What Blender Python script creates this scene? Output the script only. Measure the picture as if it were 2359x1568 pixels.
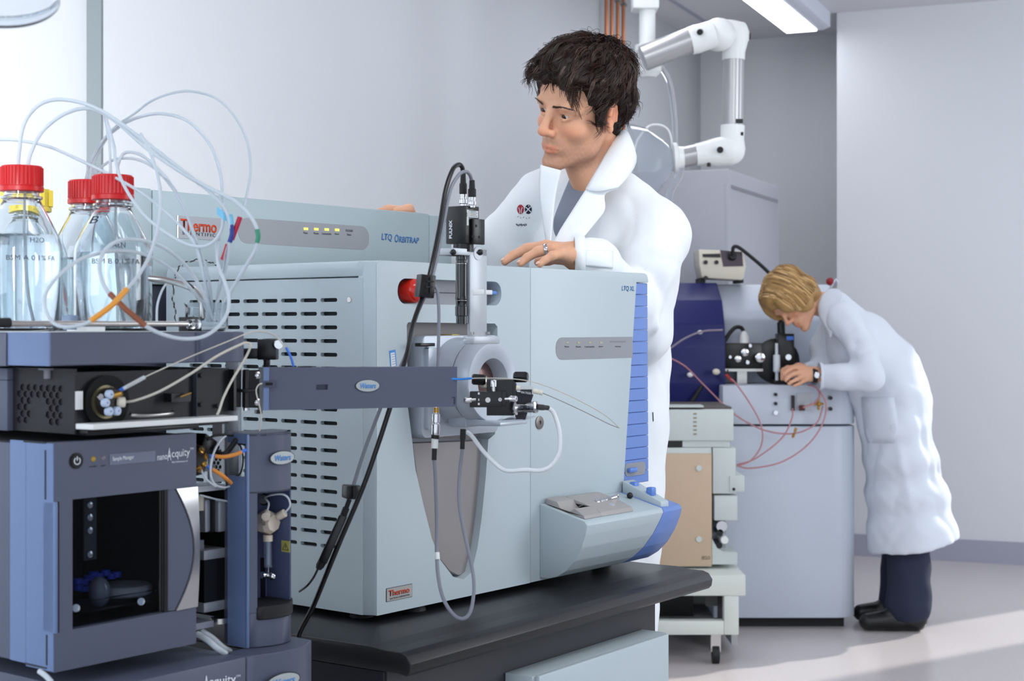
import bpy, bmesh, math, random
import numpy as np
from mathutils import Vector as V, Matrix as M
sc = bpy.context.scene
for _o in list(bpy.data.objects): bpy.data.objects.remove(_o)
COL = sc.collection
R = math.radians
# ---------------- camera ----------------
FP, HZ, CX, CH = 3580.0, 750.0, 1179.5, 1.22          # focal length, horizon row, centre column (pixels of 2359x1568), camera height (m)
cam = bpy.data.objects.new('camera', bpy.data.cameras.new('camera')); COL.objects.link(cam)
cam.location = (0, 0, CH); cam.rotation_euler = (R(90), 0, 0)
cam.data.sensor_width = 36; cam.data.lens = 36*FP/2359
cam.data.shift_y = -(784-HZ)/2359
cam.data.clip_start = .05
cam.data.dof.use_dof = True; cam.data.dof.focus_distance = 2.75; cam.data.dof.aperture_fstop = 9.0
sc.camera = cam
# ---------------- light ----------------
w = bpy.data.worlds.new('world'); sc.world = w; w.use_nodes = True
w.node_tree.nodes['Background'].inputs[0].default_value = (.80, .88, 1.0, 1)
w.node_tree.nodes['Background'].inputs[1].default_value = .95
sc.view_settings.view_transform = 'Standard'; sc.view_settings.look = 'None'
sc.view_settings.exposure = 0.58; sc.view_settings.gamma = 1.0; sc.view_settings.use_curve_mapping = False
def area(name, loc, target, sx, sy, power, col, spread=180):
    l = bpy.data.lights.new(name, 'AREA'); l.shape = 'RECTANGLE'; l.size = sx; l.size_y = sy
    l.energy = power; l.color = col; l.spread = R(spread)
    o = bpy.data.objects.new(name, l); COL.objects.link(o); o.location = loc
    o.rotation_euler = (V(target)-V(loc)).to_track_quat('-Z', 'Y').to_euler(); return o
area('window_daylight_left', (-2.0, .3, 1.9), (0, 2.4, 1.1), 1.2, 1.6, 13, (.78, .88, 1.0))
area('added_wall_beam', (-1.3, -1.2, 2.0), (-1.75, 4.2, 1.5), 1.0, 1.8, 28, (.93, .96, 1.0), 25)  # added narrow beam that whitens the left wall, not a real window
area('window_daylight_right', (3.2, 2.6, 1.9), (.6, 4.2, 1.2), 1.4, 1.8, 30, (.9, .95, 1.0))
area('window_daylight_end', (4.6, 5.2, 1.7), (2.6, 8.0, 1.4), 1.2, 2.0, 32, (.85, .92, 1.0))
area('added_coat_fill', (.75, 1.5, 2.75), (.2, 3.4, 1.35), 1.3, .35, 4.5, (.97, .99, 1.0), 100)  # unseen fill added to brighten the man's coat, no real ceiling lamp
sun = bpy.data.lights.new('sun', 'SUN'); sun.energy = 2.6; sun.angle = R(1.2); sun.color = (1, .97, .92)
so = bpy.data.objects.new('sun', sun); COL.objects.link(so)
so.rotation_euler = V((-.816*.87, -.578*.87, -.5)).to_track_quat('-Z', 'Y').to_euler()
# ---------------- helpers ----------------
def lin(h):
    h = h.lstrip('#'); c = [int(h[i:i+2], 16)/255 for i in (0, 2, 4)]
    return tuple(x/12.92 if x <= .04045 else ((x+.055)/1.055)**2.4 for x in c)
def mat(name, col, rough=.5, metal=0, bump=0, scale=200, coat=0, var=.03, trans=0, ior=1.45, emit=0, alpha=1, spec=.5, sheen=0):
    m = bpy.data.materials.new(name); m.use_nodes = True; nt = m.node_tree; b = nt.nodes['Principled BSDF']
    c = lin(col) if isinstance(col, str) else col
    b.inputs['Roughness'].default_value = rough; b.inputs['Metallic'].default_value = metal
    b.inputs['Coat Weight'].default_value = coat; b.inputs['Transmission Weight'].default_value = trans
    b.inputs['IOR'].default_value = ior; b.inputs['Alpha'].default_value = alpha
    b.inputs['Specular IOR Level'].default_value = spec; b.inputs['Sheen Weight'].default_value = sheen
    b.inputs['Base Color'].default_value = (*c, 1)
    if emit:
        b.inputs['Emission Color'].default_value = (*c, 1); b.inputs['Emission Strength'].default_value = emit
    if var or bump:
        tc = nt.nodes.new('ShaderNodeTexCoord'); n = nt.nodes.new('ShaderNodeTexNoise')
        n.inputs['Scale'].default_value = scale; n.inputs['Detail'].default_value = 3
        nt.links.new(tc.outputs['Object'], n.inputs['Vector'])
        if var:
            mx = nt.nodes.new('ShaderNodeMix'); mx.data_type = 'RGBA'
            mx.inputs[6].default_value = (*[x*(1-var) for x in c], 1); mx.inputs[7].default_value = (*[min(1, x*(1+var)) for x in c], 1)
            nt.links.new(n.outputs['Fac'], mx.inputs[0]); nt.links.new(mx.outputs[2], b.inputs['Base Color'])
        if bump:
            bp = nt.nodes.new('ShaderNodeBump'); bp.inputs['Strength'].default_value = bump; bp.inputs['Distance'].default_value = .001
            nt.links.new(n.outputs['Fac'], bp.inputs['Height']); nt.links.new(bp.outputs['Normal'], b.inputs['Normal'])
    return m
def at(px, py, Y):                      # the place at depth Y seen at that pixel of the photograph
    return V(((px-CX)/FP*Y, Y, CH-(py-HZ)/FP*Y))
def tag(o, label=None, cat=None, group=None, kind=None):
    for k, v in (('label', label), ('category', cat), ('group', group), ('kind', kind)):
        if v: o[k] = v
    return o
class Fr:                               # an object's own frame: x along its front, y into it, z up
    def __init__(s, O, ux=(1, 0, 0), uy=None):
        s.O = V(O); s.x = V(ux).normalized(); s.z = V((0, 0, 1))
        if uy is not None:
            s.y = V(uy).normalized(); s.z = s.x.cross(s.y)
        else: s.y = s.z.cross(s.x)
        s.m = M((s.x, s.y, s.z)).transposed().to_4x4(); s.m.translation = s.O; s.i = s.m.inverted()
    def L(s, wv): return s.i @ V(wv)
    def W(s, lv): return s.m @ V(lv)
    def ray(s, px, py): 
        c = s.i @ V((0, 0, CH)); return c, (s.i @ at(px, py, 1.0)) - c
    def _h(s, px, py, ax, val):
        c, d = s.ray(px, py); return c + d*((val-c[ax])/d[ax])
    def p(s, px, py, y=0.0): return s._h(px, py, 1, y)      # on the plane y = const
    def px(s, px, py, x=0.0): return s._h(px, py, 0, x)
    def pz(s, px, py, z=0.0): return s._h(px, py, 2, z)
WORLD = Fr((0, 0, 0))
def thing(name, label, cat, fr, group=None):
    o = bpy.data.objects.new(name, None); o.empty_display_size = .05; COL.objects.link(o)
    o.matrix_world = fr.m; return tag(o, label, cat, group)
def catmull(pts, n=8):
    p = [V(q) for q in pts]; p = [p[0]*2-p[1]] + p + [p[-1]*2-p[-2]]; out = []
    for i in range(1, len(p)-2):
        a, b, c, d = p[i-1:i+3]
        for k in range(n):
            t = k/n
            out.append(.5*((2*b)+(c-a)*t+(2*a-5*b+4*c-d)*t*t+(3*b-3*c+d-a)*t*t*t))
    out.append(p[-2]); return out
class MB:
    def __init__(s): s.b = bmesh.new()
    def _add(s, vs, fs):
        v = [s.b.verts.new(q) for q in vs]
        for f in fs:
            try: s.b.faces.new([v[i] for i in f])
            except ValueError: pass
        return v
    def box(s, x0, x1, y0, y1, z0, z1, bev=0, seg=2):
        return s.hexa([(x0, y0, z0), (x1, y0, z0), (x1, y1, z0), (x0, y1, z0), (x0, y0, z1), (x1, y0, z1), (x1, y1, z1), (x0, y1, z1)], bev, seg)
    def hexa(s, c, bev=0, seg=2):       # 4 lower corners, 4 upper corners
        t = bmesh.new(); v = [t.verts.new(q) for q in c]
        for f in ((3, 2, 1, 0), (4, 5, 6, 7), (0, 1, 5, 4), (1, 2, 6, 5), (2, 3, 7, 6), (3, 0, 4, 7)): t.faces.new([v[i] for i in f])
        s.merge(t, bev, seg); return s
    def merge(s, t, bev=0, seg=2, edges=None):
        bmesh.ops.recalc_face_normals(t, faces=t.faces)
        if bev: bmesh.ops.bevel(t, geom=edges or list(t.edges), offset=bev, segments=seg, affect='EDGES', profile=.5, clamp_overlap=True)
        me = bpy.data.meshes.new('t'); t.to_mesh(me); t.free(); s.b.from_mesh(me); bpy.data.meshes.remove(me)
    def prism(s, prof, ext, bev=0, seg=2, end=None, sel=None):
        """closed polygon of 3D points swept by the vector ext (or to the polygon end)"""
        t = bmesh.new(); n = len(prof); a = [t.verts.new(q) for q in prof]
        b = [t.verts.new(V(q)+V(ext)) for q in prof] if end is None else [t.verts.new(q) for q in end]
        t.faces.new(a[::-1]); t.faces.new(b)
        for i in range(n): t.faces.new((a[i], a[(i+1) % n], b[(i+1) % n], b[i]))
        s.merge(t, bev, seg); return s
    def rings(s, rs, cap=True, closed=True, loop=False):
        vs = [[s.b.verts.new(q) for q in r] for r in rs]; n = len(rs[0])
        for i in range(len(rs)-(0 if loop else 1)):
            A, B = vs[i], vs[(i+1) % len(rs)]
            for j in range(n if closed else n-1):
                try: s.b.faces.new((A[j], A[(j+1) % n], B[(j+1) % n], B[j]))
                except ValueError: pass
        if cap and not loop and closed:
            s.b.faces.new(vs[0][::-1]); s.b.faces.new(vs[-1])
        return s
    def cyl(s, a, b, r0, r1=None, seg=20, cap=True):
        r1 = r0 if r1 is None else r1; return s.lathe([(r0, 0), (r1, 1)], a, b, seg, cap)
    def lathe(s, prof, a, b, seg=24, cap=True, sx=1):
        """profile (radius, fraction of a-b)"""
        a, b = V(a), V(b); d = b-a; z = d.normalized(); x = z.orthogonal().normalized()
        if abs(z.z) < .9: x = z.cross(V((0, 0, 1))).normalized()
        y = z.cross(x)
        return s.rings([[a+d*h+(x*math.cos(2*math.pi*k/seg)*sx+y*math.sin(2*math.pi*k/seg))*max(r, 1e-5) for k in range(seg)] for r, h in prof], cap)
    def tube(s, pts, r, seg=8, n=8, smooth=True, cap=True, flat=1.0):
        P = catmull(pts, n) if smooth and len(pts) > 2 else [V(q) for q in pts]
        rr = (lambda t: r) if not callable(r) else r
        T = [(P[min(i+1, len(P)-1)]-P[max(i-1, 0)]).normalized() for i in range(len(P))]
        x = T[0].orthogonal().normalized(); rs = []
        for i, q in enumerate(P):
            x = (x-T[i]*x.dot(T[i])).normalized(); y = T[i].cross(x); ri = rr(i/(len(P)-1))
            rs.append([q+(x*math.cos(2*math.pi*k/seg)+y*math.sin(2*math.pi*k/seg)*flat)*ri for k in range(seg)])
        return s.rings(rs, cap)
    def ball(s, c, r, seg=16, rot=None):
        t = bmesh.new(); bmesh.ops.create_uvsphere(t, u_segments=seg, v_segments=max(6, seg*2//3), radius=1)
        r = (r, r, r) if not hasattr(r, '__len__') else r
        mt = M.Translation(V(c)) @ ((rot.to_4x4() if rot else M.Identity(4)) @ M.Diagonal((*r, 1)))
        bmesh.ops.transform(t, matrix=mt, verts=t.verts); s.merge(t); return s
    def quad(s, a, b, c, d): s._add([a, b, c, d], [(0, 1, 2, 3)]); return s
    def build(s, name, m, parent=None, smooth=35, solid=0, mats=None):
        bmesh.ops.recalc_face_normals(s.b, faces=s.b.faces)
        me = bpy.data.meshes.new(name); s.b.to_mesh(me); s.b.free()
        return link(name, me, m, parent, smooth, solid)
def link(name, me, m, parent=None, smooth=35, solid=0):
    for mm in (m if isinstance(m, (list, tuple)) else [m]): me.materials.append(mm)
    o = bpy.data.objects.new(name, me); COL.objects.link(o)
    if parent: o.parent = parent
    if smooth:
        me.shade_smooth()
        if smooth < 180: me.set_sharp_from_angle(angle=R(smooth))
    if solid:
        md = o.modifiers.new('s', 'SOLIDIFY'); md.thickness = solid; md.offset = 0
    return o
def box(name, m, parent, *a, bev=0, seg=2): return MB().box(*a, bev=bev, seg=seg).build(name, m, parent)
def tube(name, m, parent, pts, r, seg=8, n=8, **k): return MB().tube(pts, r, seg, n, **k).build(name, m, parent, smooth=60)
def text(name, s, m, parent, pos, right, up, width=None, height=None, ext=.0002, bold=0, shear=0, space=1):
    """lettering: lower-left corner pos, directions right and up, fitted to width and cap height"""
    cu = bpy.data.curves.new(name, 'FONT'); cu.body = s; cu.extrude = 0; cu.offset = bold; cu.shear = shear; cu.space_character = space
    cu.resolution_u = 3
    t = bpy.data.objects.new('t', cu); COL.objects.link(t); bpy.context.view_layer.update()
    me = bpy.data.meshes.new_from_object(t); bpy.data.objects.remove(t)
    co = np.array([v.co[:] for v in me.vertices]); mn, mx = co.min(0), co.max(0)
    right, up = V(right).normalized(), V(up).normalized(); sx = width/(mx[0]-mn[0]); sy = height/(mx[1]-mn[1]) if height else sx
    n = right.cross(up)
    for v in me.vertices: v.co = V(pos)+right*((v.co.x-mn[0])*sx)+up*((v.co.y-mn[1])*sy)+n*.0003
    b = bmesh.new(); b.from_mesh(me)
    r = bmesh.ops.extrude_face_region(b, geom=list(b.faces))
    for v in [g for g in r['geom'] if isinstance(g, bmesh.types.BMVert)]: v.co += n*ext
    bmesh.ops.recalc_face_normals(b, faces=b.faces); b.to_mesh(me); b.free()
    return link(name, me, m, parent, 0)
def textf(name, s, m, parent, fr, a, b, h, y=0, **k):
    """lettering on the front plane y of frame fr: lower-left pixel a, lower-right pixel b, height in pixels at a"""
    A, B = fr.p(*a, y), fr.p(*b, y); C = fr.p(a[0], a[1]-h, y)
    return text(name, s, m, parent, A, B-A, (0, 0, 1) if abs((B-A).z) < .002 else V((0,0,1)), width=(B-A).length, height=(C-A).length, **k)
def roundrect(x0, x1, z0, z1, r, y, n=5):
    pts = []
    for cx, cz, a0 in ((x1-r, z1-r, 0), (x0+r, z1-r, 90), (x0+r, z0+r, 180), (x1-r, z0+r, 270)):
        for k in range(n+1):
            a = R(a0+90*k/n); pts.append((cx+r*math.cos(a), y, cz+r*math.sin(a)))
    return pts
def plate(fr_pts, d, bev=0): return MB().prism(fr_pts, d, bev)
# implicit-surface modelling for bodies, cloth and hair
class Vol:
    def __init__(s, lo, hi, h, fine=()):
        """grid from lo to hi with step h; fine = [(lo, hi, step)] boxes where the step is smaller"""
        s.ax = []
        for i in range(3):
            v = lo[i]; L_ = [v]
            while v < hi[i]:
                st = h
                for fl, fh, fs in fine:
                    if fl[i] <= v <= fh[i]: st = min(st, fs)
                v += st; L_.append(v)
            s.ax.append(np.array(L_))
        s.f = np.full([len(a) for a in s.ax], .2, np.float32)
    def sub(s, lo, hi):
        sl = tuple(slice(max(0, np.searchsorted(s.ax[i], lo[i])-1), np.searchsorted(s.ax[i], hi[i])+1) for i in range(3))
        g = [s.ax[i][sl[i]] for i in range(3)]
        return sl, g[0][:, None, None], g[1][None, :, None], g[2][None, None, :]
    def op(s, sl, d, k, cut):
        f = s.f[sl]
        if cut:
            h = np.clip(.5-.5*(f+d)/k, 0, 1); s.f[sl] = f*(1-h)-d*h+k*h*(1-h)
        else:
            h = np.clip(.5+.5*(d-f)/k, 0, 1); s.f[sl] = d*(1-h)+f*h-k*h*(1-h)
    def cone(s, a, b, r1, r2=None, k=.01, cut=False):
        r2 = r1 if r2 is None else r2; a, b = np.array(a, float), np.array(b, float); m = max(r1, r2)+k*1.5+.01
        sl, X, Y, Z = s.sub(np.minimum(a, b)-m, np.maximum(a, b)+m); d = b-a; L2 = max(d@d, 1e-9)
        t = np.clip(((X-a[0])*d[0]+(Y-a[1])*d[1]+(Z-a[2])*d[2])/L2, 0, 1)
        q = np.sqrt((X-a[0]-t*d[0])**2+(Y-a[1]-t*d[1])**2+(Z-a[2]-t*d[2])**2)-(r1+(r2-r1)*t)
        s.op(sl, q, k, cut); return s
    def ell(s, c, r, k=.01, rot=None, cut=False):
        c = np.array(c, float); r = np.array(r if hasattr(r, '__len__') else (r,)*3, float); m = r.max()+k*1.5+.01
        sl, X, Y, Z = s.sub(c-m, c+m); X, Y, Z = X-c[0], Y-c[1], Z-c[2]
        if rot is not None:
            Q = np.array(rot).T; X, Y, Z = [Q[i][0]*X+Q[i][1]*Y+Q[i][2]*Z for i in range(3)]
        k0 = np.sqrt((X/r[0])**2+(Y/r[1])**2+(Z/r[2])**2); k1 = np.sqrt((X/r[0]**2)**2+(Y/r[1]**2)**2+(Z/r[2]**2)**2)
        s.op(sl, k0*(k0-1)/np.maximum(k1, 1e-6), k, cut); return s
    def chain(s, pts, rs, k=.01, cut=False):
        for i in range(len(pts)-1): s.cone(pts[i], pts[i+1], rs[i], rs[i+1], k, cut)
        return s
    def mesh(s, name):
        f = s.f; ins = f < 0; nx, ny, nz = f.shape; A = s.ax
        acc = np.zeros((nx-1, ny-1, nz-1, 3)); cnt = np.zeros((nx-1, ny-1, nz-1))
        for axis in range(3):
            o = [1 if i == axis else 0 for i in range(3)]
            s0 = tuple(slice(0, f.shape[i]-o[i]) for i in range(3)); s1 = tuple(slice(o[i], f.shape[i]) for i in range(3))
            f0, f1 = f[s0], f[s1]; cr = (f0 < 0) != (f1 < 0); idx = np.argwhere(cr)
            if not len(idx): continue
            a = f0[cr]; b = f1[cr]; t = a/(a-b)
            P = np.stack([A[i][idx[:, i]] for i in range(3)], 1)
            P[:, axis] += t*(A[axis][idx[:, axis]+1]-A[axis][idx[:, axis]])
            ot = [i for i in range(3) if i != axis]
            for da in (0, 1):
                for db in (0, 1):
                    c = idx.copy(); c[:, ot[0]] -= da; c[:, ot[1]] -= db
                    ok = (c >= 0).all(1) & (c[:, 0] < nx-1) & (c[:, 1] < ny-1) & (c[:, 2] < nz-1)
                    c = c[ok]; np.add.at(acc, (c[:, 0], c[:, 1], c[:, 2]), P[ok]); np.add.at(cnt, (c[:, 0], c[:, 1], c[:, 2]), 1)
        act = cnt > 0; vid = np.full(cnt.shape, -1, int); vid[act] = np.arange(act.sum()); verts = acc[act]/cnt[act][:, None]
        faces = []
        for axis in range(3):
            o = [1 if i == axis else 0 for i in range(3)]
            s0 = tuple(slice(0, f.shape[i]-o[i]) for i in range(3)); s1 = tuple(slice(o[i], f.shape[i]) for i in range(3))
            cr = ins[s0] != ins[s1]; idx = np.argwhere(cr); u, v = [i for i in range(3) if i != axis]
            idx = idx[(idx[:, u] > 0) & (idx[:, v] > 0) & (idx[:, u] < f.shape[u]-1) & (idx[:, v] < f.shape[v]-1)]
            q = []
            for du, dv in ((1, 1), (0, 1), (0, 0), (1, 0)):
                c = idx.copy(); c[:, u] -= du; c[:, v] -= dv; q.append(vid[c[:, 0], c[:, 1], c[:, 2]])
            q = np.stack(q, 1); fl = ins[idx[:, 0], idx[:, 1], idx[:, 2]]
            if axis == 1: fl = ~fl
            q[~fl] = q[~fl][:, ::-1]; faces.append(q)
        faces = np.concatenate(faces); me = bpy.data.meshes.new(name)
        me.from_pydata(verts.tolist(), [], faces.tolist()); me.update(); return me, verts, faces
def vnoise(P, seed=0, f=1.0):           # smooth pseudo-noise in -1..1
    rng = np.random.RandomState(seed); o = np.zeros(len(P))
    for i in range(6):
        k = rng.randn(3)*f; o += np.sin(P @ k + rng.rand()*6.3)
    return o/3.5
# ---------------- materials of the setting ----------------
def XX(px, Z): return (px-CX)/FP*Z
def ZZ(py, Z): return CH-(py-HZ)/FP*Z
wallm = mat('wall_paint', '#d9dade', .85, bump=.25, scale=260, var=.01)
wallL = mat('left_wall_shaded', '#b4b7ba', .85, bump=.25, scale=260, var=.01)  # the wall is white; its shade is put into this greyer colour
wallg = mat('wall_paint_far', '#d4d5d8', .85, bump=.2, scale=260, var=.01)
ceilm = mat('ceiling_paint', '#d6d5d8', .9, var=.01)
returnm = mat('shaded_return', '#62696c', .5)  # unlit return of the wall, its shade put into the grey
basem = mat('baseboard_vinyl', '#a3a3b2', .5)
whitem = mat('white_plastic', '#e4e6e4', .35)
whitec = mat('white_enamel', '#c4ccd8', .4)
creamm = mat('cream_plastic', '#ddd6c4', .4)
blackm = mat('black_plastic', '#101012', .32)
blackr = mat('black_rubber', '#18181a', .6)
steel = mat('brushed_steel', '#b9b6b2', .25, 1, var=.05)
chrome = mat('chrome', '#d0d0d2', .12, 1, var=0)
copper = mat('copper', '#c07a55', .35, .7)
brass = mat('brass', '#b48a45', .3, .9)
darkhole = mat('dark_interior', '#060607', .8, var=0)
RD, RP = V((.391, .9205, 0)), V((.9205, -.391, 0))      # room axes
HC = 2.89
LC0 = V((1.115, 9.19, 0))                                # far left corner
def wall(name, a, b, z0, z1, out, m, th=.12):
    a, b = V(a), V(b); o = V(out)*th
    MB().hexa([(a.x, a.y, z0), (b.x, b.y, z0), (b.x+o.x, b.y+o.y, z0), (a.x+o.x, a.y+o.y, z0), (a.x, a.y, z1), (b.x, b.y, z1), (b.x+o.x, b.y+o.y, z1), (a.x+o.x, a.y+o.y, z1)]).build(name, m, None, 0)['kind'] = 'structure'
# floor: pale vinyl with a soft sheen
fm = mat('floor_vinyl', '#cbc4c3', .24, bump=.05, scale=60, var=.05, spec=.6)
box('floor', fm, None, -5, 9, -1.6, 12, -.1, 0)['kind'] = 'structure'
MB().prism([(-3.4,-1.6,HC),(3.3,-1.6,HC),(6.58,6.2,HC),(1.735+RP.x*5.2+.02,8.3+RP.y*5.2+.1,HC),(1.78,8.4,HC),(2.2,9.2,HC),(1.9,9.4,HC),(.95,9.35,HC),(-3.4,-1.2,HC)], (0, 0, .15)).build('ceiling', ceilm, None, 0)['kind'] = 'structure'
pa = LC0-RD*(9.19-4.05)/.9205                           # where the plane of the left wall meets the shaded return strip
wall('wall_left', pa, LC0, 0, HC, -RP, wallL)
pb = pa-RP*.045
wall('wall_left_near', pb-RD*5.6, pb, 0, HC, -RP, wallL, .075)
MB().hexa([(*(pa+RP*.0015-RD*.006).xy, z) if k == 0 else (*(pb-RD*.006).xy, z) if k == 1 else (*(pb+RD*.002).xy, z) if k == 2 else (*(pa+RP*.0015+RD*.002).xy, z) for z in (0, HC-.001) for k in range(4)]).build('wall_return', returnm, None, 0)['kind'] = 'structure'
farend = LC0+RP*.9
wall('wall_far', LC0-RP*.12, farend, 0, HC, RD, wallg)
bl = V((1.735, 8.3, 0)); e2 = bl+RD*1.2
wall('wall_end_side', bl+RD*.1, e2, 0, HC, RP, wallm, .1)
sd = V((.816, .578, 0))
def hitS(q): # parameter along the end wall where the sun line through floor point q crosses it
    q = V((*q, 0)); d = bl-q; return (sd.x*d.y-sd.y*d.x)/-(sd.x*RP.y-sd.y*RP.x)
s0, s1 = sorted((hitS((.588, 5.53)), hitS((1.15, 5.34))))
wall('wall_end', bl, bl+RP*s0, 0, HC, RD, wallm, .1)
wall('wall_end_right', bl+RP*s1, bl+RP*5.2, 0, HC, RD, wallm, .1)
wall('wall_end_sill', bl+RP*s0, bl+RP*s1, 0, .35, RD, wallm, .1)
wall('wall_end_lintel', bl+RP*s0, bl+RP*s1, 2.5, HC, RD, wallm, .1)
rc = bl+RP*5.2
wall('wall_right', rc, rc-RD*8.5, 0, HC, RP, wallm)
def skirt(name, a, b, n):
    wall(name, a, b, 0, .115, n, basem, .012)
skirt('baseboard_end', bl+RP*-.012, bl+RP*s0, -RD)
skirt('baseboard_far', LC0, farend, -RD)
skirt('baseboard_left', LC0-RD*7, LC0, RP)
# ceiling joint line parallel to the left wall
q = LC0+RP*.2
MB().hexa([(q.x-RD.x*7, q.y-RD.y*7, HC-.008), (q.x-RD.x*7+.02, q.y-RD.y*7, HC-.008), (q.x+.02, q.y, HC-.008), (q.x, q.y, HC-.008), (q.x-RD.x*7, q.y-RD.y*7, HC), (q.x-RD.x*7+.02, q.y-RD.y*7, HC), (q.x+.02, q.y, HC), (q.x, q.y, HC)]).build('trim_2', basem, None, 0)['kind'] = 'structure'
# luminaire
fl = Fr((1.477, 8.36, 0), RP)
t = thing('ceiling_light', 'long white fluorescent batten glowing under the ceiling', 'light', fl)
zb = 2.797
MB().prism([(0, 0, zb), (.2, 0, zb), (.235, 0, zb+.012), (.235, 0, HC-.001), (.0, 0, HC-.001)], (0, -5.5, 0)).build('housing', mat('lamp_housing', '#d4d8e2', .5), t)
glow = mat('lamp_diffuser', '#f6f8ff', .5, emit=6, var=0)
box('diffuser', glow, t, .004, .165, -5.4, -.012, zb-.006, zb+.001)
# copper pipes on the left wall
pz = LC0-RD*1.5+RP*.03
g = 'copper pipes on the wall behind the man'
for i, px in enumerate((1397, 1409, 1423, 1436)):
    d = V(((px-CX)/FP, 1, 0)); # meet the line parallel to the wall, 3 cm in front
    a = LC0+RP*.035; k = (a.x*RD.y-a.y*RD.x)/(d.x*RD.y-d.y*RD.x); P_ = d*k
    t = thing('copper_pipe', ['leftmost of the four copper pipes running down the wall behind the man', 'second copper pipe from the left on the wall behind the man', 'third copper pipe from the left on the wall behind the man', 'rightmost copper pipe, nearest the white extraction arm column'][i], 'pipe', Fr(P_, RP), g)
    MB().cyl((0, 0, 1.1), (0, 0, HC), .009, seg=12).build('tube', copper, t)
    for z in (1.3, 2.05, 2.83): MB().box(-.012, .012, -.012, .03, z-.008, z+.008).build('clip', steel, t)
# ---------------- extraction arm ----------------
Z = 5.7
def A(px, py, dz=0): return V((XX(px, Z+dz), dz, ZZ(py, Z+dz)))
t = thing('extraction_arm', 'white articulated fume extraction arm with silver tubes hanging from the ceiling', 'extraction arm', Fr((0, Z, 0)))
armw = mat('arm_white', '#eceeed', .35); armg = mat('arm_tube', '#b4b4b6', .3, .55, var=.01)
box('ceiling_bracket', armw, t, XX(1455, Z), XX(1516, Z), -.05, .05, ZZ(25, Z), HC, bev=.008)
MB().cyl(A(1491, 20), A(1491, 115), .03, seg=24).build('column', armw, t)
m = MB(); m.lathe([(.02, 0), (.045, .05), (.045, .22), (.036, .3), (.04, .45), (.052, .6), (.05, .85), (.03, 1)], A(1491, 100), A(1493, 178)); m.build('shoulder_joint', armw, t)
m = MB(); m.lathe([(.035, 0), (.047, .03), (.047, 1)], A(1478, 136, -.1), A(1602, 88, -.1), 28); m.build('arm_tube', armg, t)
m = MB(); m.lathe([(.02, 0), (.05, .02), (.052, .3), (.05, .5), (.05, 1)], A(1588, 95, -.1), A(1645, 78, -.1), 28)
m.ball(A(1655, 80, -.06), (.062, .07, .06), 24)
m.lathe([(.02, 0), (.05, .05), (.054, .2), (.054, .5), (.05, .8), (.02, 1)], A(1655, 78, -.02), A(1722, 84, .02), 28)
m.lathe([(.052, 0), (.05, .4), (.042, .7), (.041, 1)], A(1691, 76), A(1690, 138), 28)
m.build('elbow_housing', armw, t)
MB().cyl(A(1690, 130), A(1688, 295), .038, seg=28).build('arm_tube', armg, t)
m = MB(); m.lathe([(.044, 0), (.043, .55), (.05, 1)], A(1688, 289), A(1686, 345), 28); m.ball(A(1680, 346), (.058, .055, .056), 24)
m.lathe([(.055, 0), (.052, .4), (.043, .8), (.041, 1)], A(1682, 346), A(1603, 356), 28); m.build('elbow_housing', armw, t)
MB().cyl(A(1606, 355), A(1572, 362), .0385, seg=28).build('arm_tube', armg, t)
m = MB(); m.lathe([(.03, 0), (.04, .1), (.042, .55), (.056, .6), (.056, .9), (.04, 1)], A(1577, 362), A(1549, 364), 28); m.build('hood_flange', armw, t)
for a_, b_, r_ in (((1612, 74, -.17), (1614, 73, -.14), .011), ((1722, 83, 0), (1728, 83, 0), .013), ((1659, 345, -.075), (1659, 345, -.05), .012), ((1712, 308, -.03), (1706, 308, -.03), .007), ((1633, 384, -.02), (1633, 374, -.02), .007)):
    MB().cyl(A(*a_), A(*b_), r_, seg=10).build('knob', blackm, t)
clear = mat('clear_plastic', '#eef2f6', .08, trans=.92, ior=1.15, var=0)
clears = mat('clear_acrylic', '#f4f8fc', .03, trans=1, ior=1.1, var=0)
m = MB(); c0, c1 = A(1552, 364), A(1462, 378)
m.lathe([(.03, 0), (.07, .25), (.12, .6), (.145, 1), (.15, 1), (.124, .58), (.074, .22), (.03, 0)], c0, c1, 36, cap=False); m.build('clear_hood', clear, t)
m = MB(); m.tube([A(1552, 364)+V((0, 0, 0)), A(1540, 300), A(1500, 288), A(1470, 320), A(1462, 345)], .004, 8); m.build('hood_rim', armw, t)
tube('air_hose', clear, t, [A(1520, 150), A(1542, 190), A(1553, 260), A(1556, 330), A(1560, 350)], .011, 10)
tube('air_hose', clear, t, [A(1568, 385), A(1562, 410), A(1545, 440), A(1540, 470)], .014, 10)
box('type_plate', blackm, t, XX(1692, Z), XX(1708, Z), -.04, -.034, ZZ(287, Z), ZZ(277, Z))
# petri dish style clear cover, upper left corner
Z = 1.5
cvf = Fr(at(-6, 2, 1.5)); t = thing('clear_cover', 'transparent round plastic cover hanging at the upper left corner', 'cover', cvf)
cax = V((.20, -.60, .77)).normalized()
MB().lathe([(.0, 0), (.050, 0), (.0565, .12), (.0585, .3), (.0585, 1), (.0565, 1), (.0560, .32), (.049, .16), (0, .14)], (0, 0, 0), cax*.014, 72, cap=False).build('dish', clears, t, 60)
MB().lathe([(.0592, 0), (.0592, 1), (.0575, 1), (.0575, 0), (.0592, 0)], cax*.012, cax*.0150, 72, cap=False).build('rim', clears, t, 60)
tube('rod', clears, t, [cax*.012, cax*.06], .004, smooth=False)
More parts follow.
